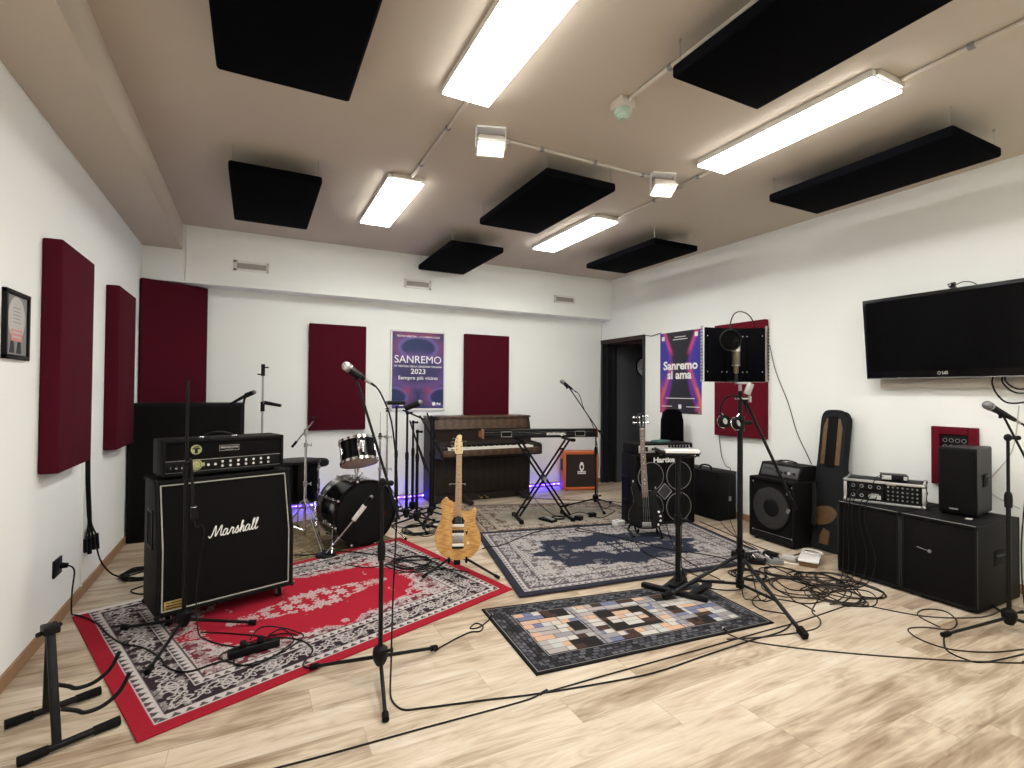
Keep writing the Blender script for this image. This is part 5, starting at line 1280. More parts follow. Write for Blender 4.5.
# ---------------------------------------------------------------- stage keyboard on its cross stand
KA = -0.245
t = thing('stage_keyboard', 'long black stage keyboard seen from its back with orange wooden ends on the cross stand', 'keyboard', (2.83, 4.945, 0.900), KA)
b = MB('blk'); b.bb((-0.64, -0.15, 0.006), (0.64, 0.155, 0.055), 0.008); b.bb((-0.64, -0.15, 0.07), (0.64, -0.02, 0.096), 0.006); b.obj('body', t)
for x in (-0.652, 0.632):
    e = MB('woodend'); e.prism([(-0.15, 0.0), (0.155, 0.0), (0.155, 0.06), (0.0, 0.07), (-0.03, 0.098), (-0.15, 0.098)], (x+0.004, 0, 0), (0, 1, 0), (0, 0, 1), 0.012, 0.003); o = e.obj('end_cheek', t); o['label'] = 'orange wooden end cheek'
b = MB('ivory'); kw = 1.20/52
for k in range(52): b.bb((-0.60+k*kw+0.0006, -0.01, 0.05), (-0.60+(k+1)*kw-0.0006, 0.15, 0.068))
b.obj('white_keys', t)
b = MB('gloss')
for k in range(51):
    if (k % 7) not in (1, 4): b.box((-0.60+(k+1)*kw, 0.04, 0.072), (0.011, 0.09, 0.016), None, 0.002)
b.obj('black_keys', t)
for x in (-0.395, 0.435):
    s = MB('piping'); s.tube(cr([(x+dx, -0.1515, 0.047+dz) for dx, dz in ((-0.055, -0.02), (-0.058, 0.02), (-0.05, 0.026), (0.05, 0.026), (0.058, 0.02), (0.055, -0.02), (0.05, -0.026), (-0.05, -0.026))], 3, True), 0.0028, 6, True)
    s.m('rub').box((x, -0.1505, 0.047), (0.10, 0.002, 0.045)); s.obj('socket_bay', t)
MB('paper').text('studiologic', (0.16, -0.1512, 0.050), (1, 0, 0), (0, 0, 1), 0.050, 0.0005, 'CENTER', 0.001).obj('logo', t)
b = MB('lgrey')
for k in range(6): b.box((-0.08+k*0.014, -0.1512, 0.052), (0.006, 0.001, 0.004))
b.obj('markings', t)
t = thing('keyboard_stand', 'black double braced cross stand under the long stage keyboard', 'keyboard stand', (2.86, 4.885, gz(2.86, 4.885)), KA)
for s in (-1, 1):
    r = MB('blkm')
    for o in (-0.026, 0.026):
        r.cyl((-s*0.285+o, s*0.018, 0.03), (s*0.285+o, s*0.018, 0.862), 0.0115, seg=10)
    for f in (0.12, 0.5, 0.88): r.box((-s*0.285*(1-2*f), s*0.018, 0.03+f*0.832), (0.06, 0.02, 0.02))
    r.obj('cross_arm', t)
    f = MB('blkm'); f.box((-s*0.285, 0, 0.020), (0.035, 0.36, 0.028), None, 0.004); fo2 = f.obj('foot_bar', t)
    for y in (-0.18, 0.18):
        e = MB('rub'); e.box((-s*0.285, y, 0.020), (0.044, 0.045, 0.038), None, 0.006); e.obj('end_cap', fo2)
    a = MB('blkm'); a.box((s*0.285, 0.0, 0.872), (0.035, 0.38, 0.026), None, 0.004); a.m('rub').box((s*0.285, -0.17, 0.878), (0.045, 0.05, 0.030), None, 0.006); a.obj('support_arm', t)
b = MB('steel'); b.cyl((0, -0.07, 0.446), (0, 0.07, 0.446), 0.020, seg=16); b.obj('pivot_bolt', t)

# ---------------------------------------------------------------- orange cabinet
OA = -0.31
t = thing('guitar_cabinet', 'orange speaker cabinet with dark grille and white crest by the doorway', 'speaker cabinet', (3.942, 6.150, 0), OA)
W, Dp, Hb = 0.505, 0.25, 0.552
b = MB('orange')
for x in (0, W-0.028): b.bb((x, 0, 0.012), (x+0.028, Dp, Hb), 0.006)
b.bb((0.01, 0, 0.012), (W-0.01, Dp, 0.045), 0.006); b.bb((0.01, 0, Hb-0.034), (W-0.01, Dp, Hb), 0.006); b.bb((0.01, Dp-0.02, 0.02), (W-0.01, Dp, Hb)); b.obj('shell', t)
MB('brgr').bb((0.026, 0.016, 0.04), (W-0.026, 0.035, Hb-0.03)).obj('grille_cloth', t)
p = MB('piping')
q = [(0.030, 0.012, 0.047), (W-0.030, 0.012, 0.047), (W-0.030, 0.012, Hb-0.036), (0.030, 0.012, Hb-0.036)]
p.m('orange')
for a_, b_ in zip(q, q[1:]+q[:1]): p.cyl(a_, b_, 0.004, seg=6)
p.obj('piping', t)
b = MB('paper'); c0 = (0.265, 0.0145, 0.318)
b.prism([(-0.032, 0.05), (0.032, 0.05), (0.032, 0.0), (0.018, -0.03), (0, -0.045), (-0.018, -0.03), (-0.032, 0)], c0, (1, 0, 0), (0, 0, 1), 0.002)
b.cyl((c0[0], 0.0145, c0[2]+0.062), (c0[0], 0.0125, c0[2]+0.062), 0.024, seg=18)
b.m('brgr').prism([(-0.018, 0.04), (0.018, 0.04), (0.018, 0.005), (0, -0.02), (-0.018, 0.005)], (c0[0], 0.0122, c0[2]), (1, 0, 0), (0, 0, 1), 0.0006)
b.m('paper').box((c0[0], 0.0135, c0[2]-0.062), (0.125, 0.002, 0.040), None, 0.0008)
b.m('brgr').text('ORANGE', (c0[0], 0.0120, c0[2]-0.062), (1, 0, 0), (0, 0, 1), 0.032, 0.0004, 'CENTER', 0.0008); o = b.obj('crest', t); o['label'] = 'white crest and name plate'
h = MB('blk'); h.box((-0.003, 0.125, 0.36), (0.008, 0.11, 0.17), None, 0.003); h.obj('side_handle', t)
f = MB('rub')
for x in (0.05, W-0.05):
    for y in (0.04, Dp-0.04): f.cyl((x, y, 0), (x, y, 0.014), 0.018, seg=12)
f.obj('feet', t)

# ---------------------------------------------------------------- violet light strip along the back wall
t = thing('led_strip', 'glowing violet light strip along the floor at the back wall', 'light strip', (2.2, YB-0.02, 0.03))
MB('led').bb((-2.0, -0.004, 0.005), (2.05, 0.004, 0.014)).obj('strip', t)
b = MB('leddot')
for k in range(50): b.bb((-1.98+k*0.08, -0.007, 0.005), (-1.965+k*0.08, -0.003, 0.014))
b.obj('diodes', t)

# ---------------------------------------------------------------- drum kit
DG = 'drum kit pieces'
dv = V((0.28, -0.96, 0)).normalized(); dx = V((-dv.y, dv.x, 0))
fc = V((0.915, 4.700, 0.302)); bc = fc-dv*0.40
t = thing('bass_drum', 'black bass drum with plain black front head on the olive rug', 'drum', (fc.x-dv.x*0.2, fc.y-dv.y*0.2, 0), 0, DG)
b = MB('gloss'); b.cyl(bc, fc, 0.276, seg=56); b.obj('shell', t, True)
for (c, s) in ((fc, 1), (bc, -1)):
    h = MB('gloss' if s > 0 else 'chrome'); h.lathe([(0.276, -0.028), (0.294, -0.028), (0.297, 0.0), (0.294, 0.010), (0.272, 0.010)], c, dv*s, 56); h.obj('hoop', t, True)
b = MB('blk'); b.lathe([(0, 0.0035), (0.26, 0.003), (0.274, 0.0)], fc, dv, 56); o = b.obj('front_head', t, True)
b = MB('pink'); m_ = fc+dv*0.005+dx*0.17+V((0, 0, -0.03)); b.m('red').cyl(m_-dv*0.002, m_+dv*0.001, 0.022, seg=16); b.obj('sticker', o, True)
for k in range(8):
    a = k*PI/4+0.3; e = dx*math.cos(a)+V((0, 0, 1))*math.sin(a)
    l = MB('chrome'); l.cyl(bc+dv*0.13+e*0.284, bc+dv*0.27+e*0.284, 0.010, seg=10); l.ball(bc+dv*0.13+e*0.284, 0.013, (1, 1, 1), None, 10, 8); l.ball(bc+dv*0.27+e*0.284, 0.013, (1, 1, 1), None, 10, 8); lo = l.obj('lug', t, True)
    r = MB('chrome'); r.cyl(bc-dv*0.01+e*0.302, fc+dv*0.015+e*0.302, 0.0035, seg=6)
    for (c, s) in ((fc, 1), (bc, -1)): r.box(c+e*0.300+dv*s*0.004, (0.02, 0.02, 0.02), None, 0.004)
    r.obj('tension_rod', lo, True)
for s in (-1, 1):
    L = MB('chrome'); p0 = fc-dv*0.12+dx*s*0.25+V((0, 0, -0.12)); p1 = fc+dv*0.10+dx*s*0.36; p1.z = gz(p1.x, p1.y)+0.008; L.cyl(p0, p1, 0.008, seg=10); L.m('rub').cyl(p1-(p1-p0).normalized()*0.02, p1, 0.012, seg=10); L.obj('leg', t, True)
top = fc-dv*0.20+V((0, 0, 0.285)); tomc = V((0.850, 4.765, 0.845))
h = MB('chrome'); h.cyl(top+V((0, 0, -0.02)), top+V((0, 0, 0.02)), 0.035, seg=16); h.cyl(top, V((top.x, top.y, 0.80)), 0.0125, seg=12); h.cyl((top.x, top.y, 0.64), (top.x, top.y, 0.68), 0.020, seg=12)
h.cyl(top+V((0.04, 0.02, 0)), top+V((0.06, 0.03, 0.05)), 0.008, seg=8); h.obj('tom_mount', t, True)
w = V((0.17, 0.985, 0)); ax = (V((0, 0, 1))*math.cos(0.42)+w*math.sin(0.42)+V((-0.12, 0, 0))).normalized()
t = thing('tom_drum', 'black mounted tom drum tilted back above the bass drum', 'drum', tomc, 0, DG)
b = MB('gloss'); b.cyl(tomc-ax*0.105, tomc+ax*0.105, 0.158, seg=44); b.obj('shell', t, True)
for s in (-1, 1):
    h = MB('chrome'); h.lathe([(0.158, -0.020), (0.168, -0.020), (0.169, 0.004), (0.158, 0.006)], tomc+ax*0.105*s, ax*s, 44); h.obj('hoop', t, True)
    h = MB('drumhead'); h.lathe([(0, 0.002), (0.150, 0.002), (0.158, -0.001)], tomc+ax*0.106*s, ax*s, 44); h.obj('head', t, True)
ex, ey, _ = frame_of(ax)
for k in range(6):
    a = k*PI/3+0.25; e = ex*math.cos(a)+ey*math.sin(a); l = MB('chrome'); l.cyl(tomc+e*0.165-ax*0.03, tomc+e*0.165+ax*0.03, 0.010, seg=10); l.cyl(tomc+e*0.172-ax*0.115, tomc+e*0.172+ax*0.115, 0.0032, seg=6); l.obj('lug', t, True)
e = (V((0.05, -1, 0))-ax*ax.dot(V((0.05, -1, 0)))).normalized(); l = MB('chrome'); l.box(tomc+e*0.172+ax*0.01, (0.05, 0.03, 0.08), None, 0.008); l.cyl(tomc+e*0.185+ax*0.03, tomc+e*0.185-ax*0.06, 0.016, 0.013, 12); l.obj('bracket', t, True)

fx, fy_ = 0.395, 5.36
t = thing('floor_tom', 'black floor tom half hidden behind the tall speaker cabinet', 'drum', (fx, fy_, 0), 0, DG)
b = MB('gloss'); b.cyl((fx, fy_, 0.34), (fx, fy_, 0.72), 0.19, seg=44); b.obj('shell', t)
for o in list(t.children): o.location = (-fx, -fy_, 0)
for z, s in ((0.72, 1), (0.34, -1)):
    h = MB('blkm'); h.lathe([(0.19, -0.02), (0.200, -0.02), (0.201, 0.004), (0.19, 0.006)], (fx, fy_, z), (0, 0, s), 44); h.obj('hoop', t, True)
h = MB('blk'); h.lathe([(0, 0.003), (0.18, 0.003), (0.19, -0.001)], (fx, fy_, 0.722), (0, 0, 1), 44); h.obj('head', t, True)
for k in range(8):
    a = k*PI/4+0.2; e = V((math.cos(a), math.sin(a), 0)); c = V((fx, fy_, 0))+e*0.197
    for z in (0.42, 0.64):
        l = MB('chrome'); l.box(c+V((0, 0, z)), (0.022, 0.022, 0.03), (0, 0, a), 0.005); l.obj('lug', t, True)
for k in range(3):
    a = k*2*PI/3-0.6; e = V((math.cos(a), math.sin(a), 0)); L = MB('chrome'); L.cyl(V((fx, fy_, 0.55))+e*0.215, V((fx, fy_, gz(fx, fy_)+0.02))+e*0.215, 0.007, seg=10); L.box(V((fx, fy_, 0.48))+e*0.205, (0.03, 0.03, 0.05), (0, 0, a), 0.004)
    L.m('rub').cyl(V((fx, fy_, gz(fx, fy_)+0.001))+e*0.215, V((fx, fy_, 0.04))+e*0.215, 0.012, seg=10); L.obj('leg', t, True)
fx, fy_ = 0.585, 5.78
t = thing('drum_stool', 'round black padded drum stool behind the bass drum', 'stool', (fx, fy_, 0))
b = MB('rub'); b.lathe([(0, 0.60), (0.125, 0.60), (0.142, 0.615), (0.142, 0.65), (0.125, 0.67), (0, 0.68)], (0, 0, 0), (0, 0, 1), 36); b.obj('seat', t)
b = MB('chrome'); b.cyl((0, 0, 0.12), (0, 0, 0.60), 0.014, seg=14); b.obj('column', t)
for k in range(3):
    a = k*2*PI/3+0.5; L = MB('chrome'); L.cyl((0, 0, 0.33), (0.26*math.cos(a), 0.26*math.sin(a), 0.012), 0.008, seg=10); L.cyl((0, 0, 0.14), (0.14*math.cos(a), 0.14*math.sin(a), 0.17), 0.005, seg=8); L.m('rub').cyl((0.25*math.cos(a), 0.25*math.sin(a), 0.03), (0.263*math.cos(a), 0.263*math.sin(a), 0.006), 0.014, seg=10); L.obj('leg', t)
# chrome boom stand in front of the floor tom
cymbal_stand('bare chrome boom stand with slanted arm right beside the tall speaker cabinet', (0.425, 4.975), 1.02, 0.36, -1.22, ((0.314, 5.028, 0.886), (0.480, 4.940, 1.113)), group='drum hardware')
# low microphone stand aimed at the bass drum
t = thing('microphone_stand', 'low chrome stand with slanted arm pointing at the bass drum', 'microphone stand', (0.56, 4.56, 0), 0, 'drum hardware')
zz = gz(0.56, 4.56)
b = MB('blkm'); b.lathe([(0, 0.022), (0.03, 0.022), (0.075, 0.014), (0.085, 0.0), (0, 0.0)][::-1], (0.56, 4.56, zz+0.001), (0, 0, 1), 28); b.obj('base_plate', t, True)
b = MB('chrome'); b.cyl((0.56, 4.56, zz+0.015), (0.815, 4.515, 0.345), 0.0075, seg=10); b.obj('arm', t, True)
b = MB('white'); b.cyl((0.775, 4.522, 0.292), (0.865, 4.506, 0.412), 0.020, 0.021, 14); o = b.obj('arm_sleeve', t, True); o['label'] = 'thick pale sleeve on the arm'
t = thing('microphone', 'small black microphone held close to the bass drum head', 'microphone', (0.88, 4.503, 0.43), 0, 'instrument microphones')
b = MB('blk'); b.cyl((0.865, 4.506, 0.412), (0.915, 4.497, 0.478), 0.014, 0.016, 14); b.obj('body', t, True)
MB('meshdk').ball((0.918, 4.4965, 0.482), 0.0165, (1, 1, 1), None, 14, 10).obj('grille', t, True)
# bass drum pedal
t = thing('drum_pedal', 'chrome foot pedal behind the bass drum beside the chrome stand', 'pedal', (0.60, 5.22, 0))
pc = bc-dv*0.10; pc.z = gz(pc.x, pc.y)+0.006
b = MB('steel'); b.box(pc-dv*0.09+V((0, 0, 0.02)), (0.085, 0.26, 0.010), (0.12, 0, math.atan2(dv.y, dv.x)+PI/2), 0.003); b.obj('footboard', t, True)
b = MB('chrome')
for s in (-1, 1): b.cyl(pc+dv*0.05+dx*s*0.055, pc+dv*0.05+dx*s*0.05+V((0, 0, 0.22)), 0.007, seg=8)
b.cyl(pc+dv*0.05-dx*0.06+V((0, 0, 0.21)), pc+dv*0.05+dx*0.06+V((0, 0, 0.21)), 0.006, seg=8); b.obj('frame', t, True)
b = MB('chrome'); b.cyl(pc+dv*0.05+V((0, 0, 0.21)), pc-dv*0.02+V((0, 0, 0.36)), 0.004, seg=8); b.m('white').ball(pc-dv*0.02+V((0, 0, 0.37)), 0.024, (1, 1, 1), None, 12, 8); b.obj('beater', t, True)

# ---------------------------------------------------------------- low black cabinets on the right
def low_cab(y1, y0, label):
    t = thing('bass_bin', label, 'speaker cabinet', (4.13, (y0+y1)/2, 0), 0, 'low black cabinets along the right wall')
    W = y1-y0; Dp = 0.60; Hb = 0.562
    b = MB('tolex')
    for y in (-W/2, W/2-0.02): b.bb((0, y, 0.012), (Dp, y+0.02, Hb), 0.005)
    b.bb((0, -W/2+0.01, 0.012), (Dp, W/2-0.01, 0.035), 0.005); b.bb((0, -W/2+0.01, Hb-0.022), (Dp, W/2-0.01, Hb), 0.005); b.bb((Dp-0.02, -W/2, 0.02), (Dp, W/2, Hb)); b.obj('shell', t)
    MB('grille').bb((0.008, -W/2+0.016, 0.03), (0.03, W/2-0.016, Hb-0.018), 0.003).obj('front_grille', t)
    e = MB('grey')
    e.box((0.001, 0, Hb-0.001), (0.006, W-0.02, 0.004), None, 0.001)
    e.m('dgrey')
    for s in (-1, 1): e.box((0.001, s*(W/2-0.001), Hb/2), (0.004, 0.004, Hb-0.06), None, 0.001)
    o = e.obj('edge_wear', t); o['label'] = 'worn pale edges'
    f = MB('rub')
    for x in (0.05, Dp-0.05):
        for y in (-W/2+0.05, W/2-0.05): f.cyl((x, y, 0), (x, y, 0.014), 0.02, seg=12)
    f.obj('feet', t)
    h = MB('rub'); h.box((0.30, -W/2-0.001, 0.33), (0.16, 0.006, 0.10), None, 0.003); h.m('blkm').cyl((0.23, -W/2-0.006, 0.345), (0.37, -W/2-0.006, 0.345), 0.008, seg=10); h.obj('side_handle', t)
    return t
low_cab(2.452, 2.022, 'low black speaker cabinet under the rack case, nearer the canvas bag')
t = low_cab(2.012, 1.578, 'low black speaker cabinet under the small loudspeaker, nearer the right edge')
b = MB('steel'); b.cyl((0.006, 0.045, 0.335), (0.0, 0.045, 0.335), 0.011, seg=18); b.tube([(0.006, 0.055, 0.335), (0.006, 0.12, 0.345)], 0.0015, 6); b.obj('badge', t)
b = MB('steel'); b.box((0.44, -0.219, 0.30), (0.028, 0.006, 0.045), (0, 0.6, 0), 0.002); b.obj('latch', t)

RA = math.atan2(-0.418, 0.175)
t = thing('rack_case', 'rack case with bright aluminium edges full of wireless receivers on the low cabinets', 'rack case', (4.185, 2.425, 0.5635), RA)
W, Dp, Hb = 0.485, 0.27, 0.175
b = MB('tolex')
for x in (0, W-0.012): b.bb((x, 0.0, 0.006), (x+0.012, Dp, Hb))
b.bb((0, 0, 0.006), (W, Dp, 0.018)); b.bb((0, 0, Hb-0.012), (W, Dp, Hb)); b.bb((0, Dp-0.012, 0.006), (W, Dp, Hb)); b.obj('case', t)
e = MB('alu')
for y in (0.0, Dp):
    for z in (0.012, Hb-0.006): e.box((W/2, y, z), (W+0.012, 0.020, 0.018), None, 0.002)
    for x in (0.0, W): e.box((x, y, Hb/2+0.004), (0.022, 0.020, Hb-0.01), None, 0.002)
for x in (0, W):
    for z in (0.012, Hb-0.006): e.box((x, Dp/2, z), (0.016, Dp, 0.016), None, 0.002)
e.obj('aluminium_edges', t)
c = MB('steel')
for x in (0, W):
    for z in (0.014, Hb-0.008):
        for y in (0, Dp): c.ball((x, y, z), 0.017, (1, 1, 1), None, 10, 8)
c.obj('ball_corners', t)
h = MB('blkm'); h.box((W+0.006, Dp/2, Hb/2), (0.008, 0.12, 0.09), None, 0.002); h.m('steel').cyl((W+0.014, Dp/2-0.04, Hb/2+0.01), (W+0.014, Dp/2+0.04, Hb/2+0.01), 0.006, seg=8); h.obj('side_handle', t)
def unit(x0, x1, z0, z1, label):
    u = MB('blk'); u.bb((x0, 0.012, z0), (x1, 0.20, z1), 0.002); o = u.obj('rack_unit', t); return o
u1 = unit(0.016, 0.245, 0.02, 0.088, ''); u2 = unit(0.016, 0.245, 0.092, 0.160, ''); u3 = unit(0.250, 0.470, 0.02, 0.160, '')
random.seed(11)
for u, z in ((u1, 0.054), (u2, 0.126)):
    for k in range(4):
        q = MB('steel'); q.torus((0.05+k*0.055, 0.010, z), (0, 1, 0), 0.011, 0.0025, 14, 6); q.obj('socket', u)
q = MB('lgrey'); q.box((0.19, 0.0105, 0.050), (0.075, 0.002, 0.030)); q.box((0.19, 0.0105, 0.072), (0.05, 0.002, 0.006)); q.obj('label_strip', u1)
for z in (0.045, 0.075, 0.105, 0.138):
    for k in range(7):
        q = MB('grey' if (k+int(z*1000)) % 3 else 'steel'); q.cyl((0.272+k*0.029, 0.012, z), (0.272+k*0.029, 0.0, z), 0.0065, 0.005, 10); q.obj('knob', u3)
b = MB('lgrey'); b.box((0.29, 0.0105, 0.154), (0.06, 0.002, 0.006)); b.obj('printing', u3)
RT = Matrix.Translation((4.185, 2.425, 0.5635)) @ Matrix.Rotation(RA, 4, 'Z')
pw = RT @ V((0.30, 0.12, Hb+0.0075))
t = thing('wireless_receiver', 'small black box with pale front lying on top of the rack case', 'receiver', pw, RA+0.15)
b = MB('blk'); b.bb((-0.085, -0.055, 0.002), (0.085, 0.075, 0.042), 0.005); b.obj('body', t)
MB('lgrey').bb((-0.080, -0.058, 0.006), (-0.02, -0.0545, 0.038), 0.001).obj('front_plate', t)
b = MB('lgrey'); b.bb((0.055, -0.058, 0.008), (0.078, -0.0545, 0.036), 0.001); b.obj('display', t)
for k, (xa, za, xe) in enumerate(((0.04, 0.13, 4.10), (0.07, 0.12, 4.09), (0.10, 0.125, 4.10), (0.16, 0.06, 4.095), (0.20, 0.055, 4.10))):
    p0 = RT @ V((xa, 0.005, za)); p1 = RT @ V((xa, -0.06, za-0.005)); 
    pts = [tuple(p0), tuple(p1), (4.115, p1.y+0.01, 0.60), (xe, p1.y+0.02, 0.45), (xe+0.005, p1.y+0.03-0.02*k, 0.2), (4.04, p1.y-0.01*k, 0.03), (3.96-0.04*k, p1.y-0.03), (3.82-0.05*k, p1.y-0.12+0.03*k)]
    cable(['cable plugged in the far left of the rack case hanging to the floor', 'second cable from the left hanging down from the rack case', 'third cable from the left hanging down from the rack case', 'fourth cable hanging down the front from the rack case middle', 'rightmost cable hanging down from the rack case to the floor'][k], pts, 0.0036, 'cable', 'cables hanging from the rack case')
cable('short cable arching from the rack sockets up to the small receiver', [tuple(RT @ V((0.18, 0.006, 0.126))), tuple(RT @ V((0.18, -0.05, 0.15))), tuple(RT @ V((0.21, -0.01, 0.215))), tuple(RT @ V((0.245, 0.07, 0.205)))], 0.0034, 'cable', 'cables hanging from the rack case')

t = thing('loudspeaker', 'black loudspeaker standing upright on the low cabinet before the red socket panel', 'loudspeaker', (4.385, 1.785, 0.5635), 0.06)
b = MB('blk'); b.prism([(0, -0.108), (0, 0.108), (0.345, 0.08), (0.345, -0.08)][::-1], (0, 0, 0.008), (1, 0, 0), (0, 1, 0), 0.465, 0.012, 3); b.obj('body', t)
MB('grille').bb((-0.008, -0.096, 0.03), (0.004, 0.096, 0.455), 0.004).obj('front_grille', t)
h = MB('rub'); h.box((0.19, -0.091, 0.245), (0.13, 0.014, 0.09), (0, 0, 0.12), 0.006); h.m('blk').box((0.19, -0.096, 0.275), (0.13, 0.016, 0.022), (0, 0, 0.12), 0.006); h.obj('side_handle', t)
f = MB('rub')
for y in (-0.09, 0.09): f.cyl((0.04, y, 0), (0.04, y, 0.009), 0.014, seg=10); f.cyl((0.25, y*0.8, 0), (0.25, y*0.8, 0.009), 0.014, seg=10)
f.obj('feet', t)
b = MB('grey'); b.box((-0.009, 0.02, 0.045), (0.002, 0.05, 0.010)); b.obj('nameplate', t)
tag(MB('lgrey').box((4.33, 1.70, 0.566), (0.05, 0.035, 0.004), (0, 0, 0.2), 0.001).obj('paper_tag'), 'small pale tag lying on the cabinet at the foot of the loudspeaker', 'tag')

# ---------------------------------------------------------------- television
t = thing('television', 'large black flat television tilted forward on the right wall', 'television', (4.79, 1.958, 1.535))
R = Euler((0, -math.radians(6), 0)).to_matrix(); o0 = V((-0.055, 0, 0.0)); hh = 0.672; ww = 1.185
ctr = R @ V((0, 0, hh/2))
b = MB('gloss'); b.box(o0+ctr, (0.040, ww, hh), R, 0.006); b.obj('bezel', t)
MB('screen').box(o0+R @ V((-0.0205, 0, hh/2+0.018)), (0.002, ww-0.05, hh-0.09), R).obj('screen', t)
b = MB('blk'); b.box(o0+R @ V((0.035, 0, hh/2)), (0.035, ww*0.8, hh*0.75), R, 0.01); b.obj('back_shell', t)
b = MB('blkm'); b.box((0.02, 0, 0.36), (0.09, 0.30, 0.26), None, 0.004); b.obj('wall_mount', t)
p = o0+R @ V((-0.0212, 0.048, 0.040)); u = R @ V((0, 0, 1))
b = MB('lgrey'); b.torus(p+V((0, 0.022, 0)), R @ V((1, 0, 0)), 0.010, 0.0022, 18, 6); b.text('LG', p-V((0, 0.015, 0)), (0, -1, 0), u, 0.030, 0.0004, 'CENTER', 0.001); b.obj('logo', t)
b = MB('steel'); b.box(o0+R @ V((-0.012, 0, 0.004)), (0.018, ww-0.02, 0.006), R, 0.001); b.obj('lower_trim', t)
t = thing('webcam', 'tiny webcam perched on the upper edge of the television', 'webcam', (4.67, 1.934, 2.205))
b = MB('blk'); b.cyl((0.015, 0.02, 0.03), (0.015, -0.02, 0.03), 0.016, seg=14); b.box((0.03, 0, 0.012), (0.05, 0.03, 0.012), None, 0.003); b.obj('body', t)
b = MB('lgrey'); b.cyl((0.0, 0.012, 0.03), (-0.003, 0.012, 0.03), 0.011, seg=14); b.m('blk').cyl((-0.003, 0.012, 0.03), (-0.004, 0.012, 0.03), 0.006, seg=12); b.obj('lens', t)
cable('thin webcam cable arching behind the television top', [(4.70, 1.915, 2.232), (4.71, 1.875, 2.248), (4.725, 1.825, 2.235), (4.74, 1.79, 2.19), (4.80, 1.77, 2.08)], 0.0035, 'cable', 'cables on the right wall')
t = thing('cable_trunking', 'pale box trunking on the wall directly below the television', 'cable channel', (XR, 1.85, 1.455))
MB('offw').bb((-0.05, -0.65, 0.0), (0, 0.65, 0.078), 0.004).obj('channel', t)
for k, pts in enumerate(([(4.80, 1.73, 1.56), (4.75, 1.727, 1.50), (4.75, 1.705, 1.42), (4.75, 1.651, 1.355), (4.75, 1.577, 1.352), (4.75, 1.52, 1.38), (4.78, 1.48, 1.47)],
        [(4.80, 1.68, 1.56), (4.74, 1.667, 1.50), (4.745, 1.619, 1.435), (4.745, 1.556, 1.42), (4.745, 1.49, 1.46), (4.79, 1.47, 1.55)],
        [(4.80, 1.66, 1.57), (4.735, 1.65, 1.51), (4.735, 1.60, 1.455), (4.735, 1.54, 1.455), (4.77, 1.48, 1.53)])):
    cable(['longest cable loop hanging under the television', 'middle cable loop hanging under the television', 'shortest cable loop hanging under the television'][k], pts, 0.006, 'cable', 'cable loops under the television')

# ---------------------------------------------------------------- vocal screen on tripod
px_, py_ = 3.09, 2.515
t = thing('screen_stand', 'heavy black tripod stand carrying the vocal screen in the right foreground', 'tripod stand', (px_, py_, 0))
for (x, y) in ((2.822, 1.862), (2.482, 2.612), (3.70, 2.93)):
    a = V((px_, py_, 0.262)); e = V((x, y, gz(x, y)+0.020)); d = (e-a)
    L = MB('blkm'); L.cyl(a+d*0.04, a+d*0.97, 0.0125, seg=12); lo = L.obj('leg', t, True)
    r = MB('rub'); n_ = d.normalized(); r.box(e-n_*0.02+V((0, 0, 0.006)), (0.07, 0.034, 0.040), Matrix((n_, V((-n_.y, n_.x, 0)).normalized(), n_.cross(V((-n_.y, n_.x, 0)).normalized()))).transposed(), 0.006); r.obj('rubber_foot', lo, True)
    s = MB('blkm'); s.cyl((px_, py_, 0.055), a+d*0.62, 0.010, seg=10); s.obj('brace', lo, True)
b = MB('blk'); b.cyl((px_, py_, 0.235), (px_, py_, 0.30), 0.034, 0.028, 18); b.cyl((px_+0.02, py_-0.02, 0.27), (px_+0.06, py_-0.05, 0.27), 0.010, 0.014, 10)
for a in (0.3, 2.4, 4.5): b.box((px_+0.035*math.cos(a), py_+0.035*math.sin(a), 0.262), (0.045, 0.035, 0.04), (0, 0, a), 0.005)
b.obj('upper_hub', t, True)
b = MB('blk'); b.cyl((px_, py_, 0.03), (px_, py_, 0.085), 0.028, seg=18); b.obj('lower_hub', t, True)
p = MB('blkm'); p.cyl((px_, py_, 0.035), (px_, py_, 1.18), 0.0185, seg=18); p.obj('lower_pole', t, True)
p = MB('blkm'); p.cyl((px_, py_, 1.15), (px_, py_, 1.42), 0.0145, seg=16); p.obj('upper_pole', t, True)
c = MB('blk'); c.cyl((px_, py_, 1.13), (px_, py_, 1.24), 0.030, seg=18); c.cyl((px_, py_, 1.19), (px_+0.055, py_-0.03, 1.195), 0.011, 0.015, 12); c.ball((px_+0.06, py_-0.03, 1.195), 0.018, (1, 1, 1), None, 12, 8); c.obj('clutch', t, True)
b = MB('blkm'); b.cyl((3.46, 2.345, 0.575), (3.105, 2.50, 1.385), 0.0105, seg=12); bo = b.obj('boom_arm', t, True)
w = MB('rub'); w.cyl((3.46, 2.345, 0.575), (3.428, 2.359, 0.648), 0.0145, seg=12); w.obj('end_grip', bo, True)
c = MB('steel'); SA = -0.43; RS = Matrix.Rotation(SA, 3, 'Z'); P0 = V((px_, py_, 0))
c.box(P0+V((0, 0, 1.475))+RS @ V((0.01, -0.02, 0)), (0.10, 0.035, 0.014), RS, 0.003); c.box(P0+V((0, 0, 1.44))+RS @ V((0.045, -0.035, -0.005)), (0.050, 0.012, 0.085), RS @ Euler((0, 0.35, 0)).to_matrix(), 0.003); c.cyl(P0+V((0, 0, 1.40)), P0+V((0, 0, 1.475)), 0.012, seg=12)
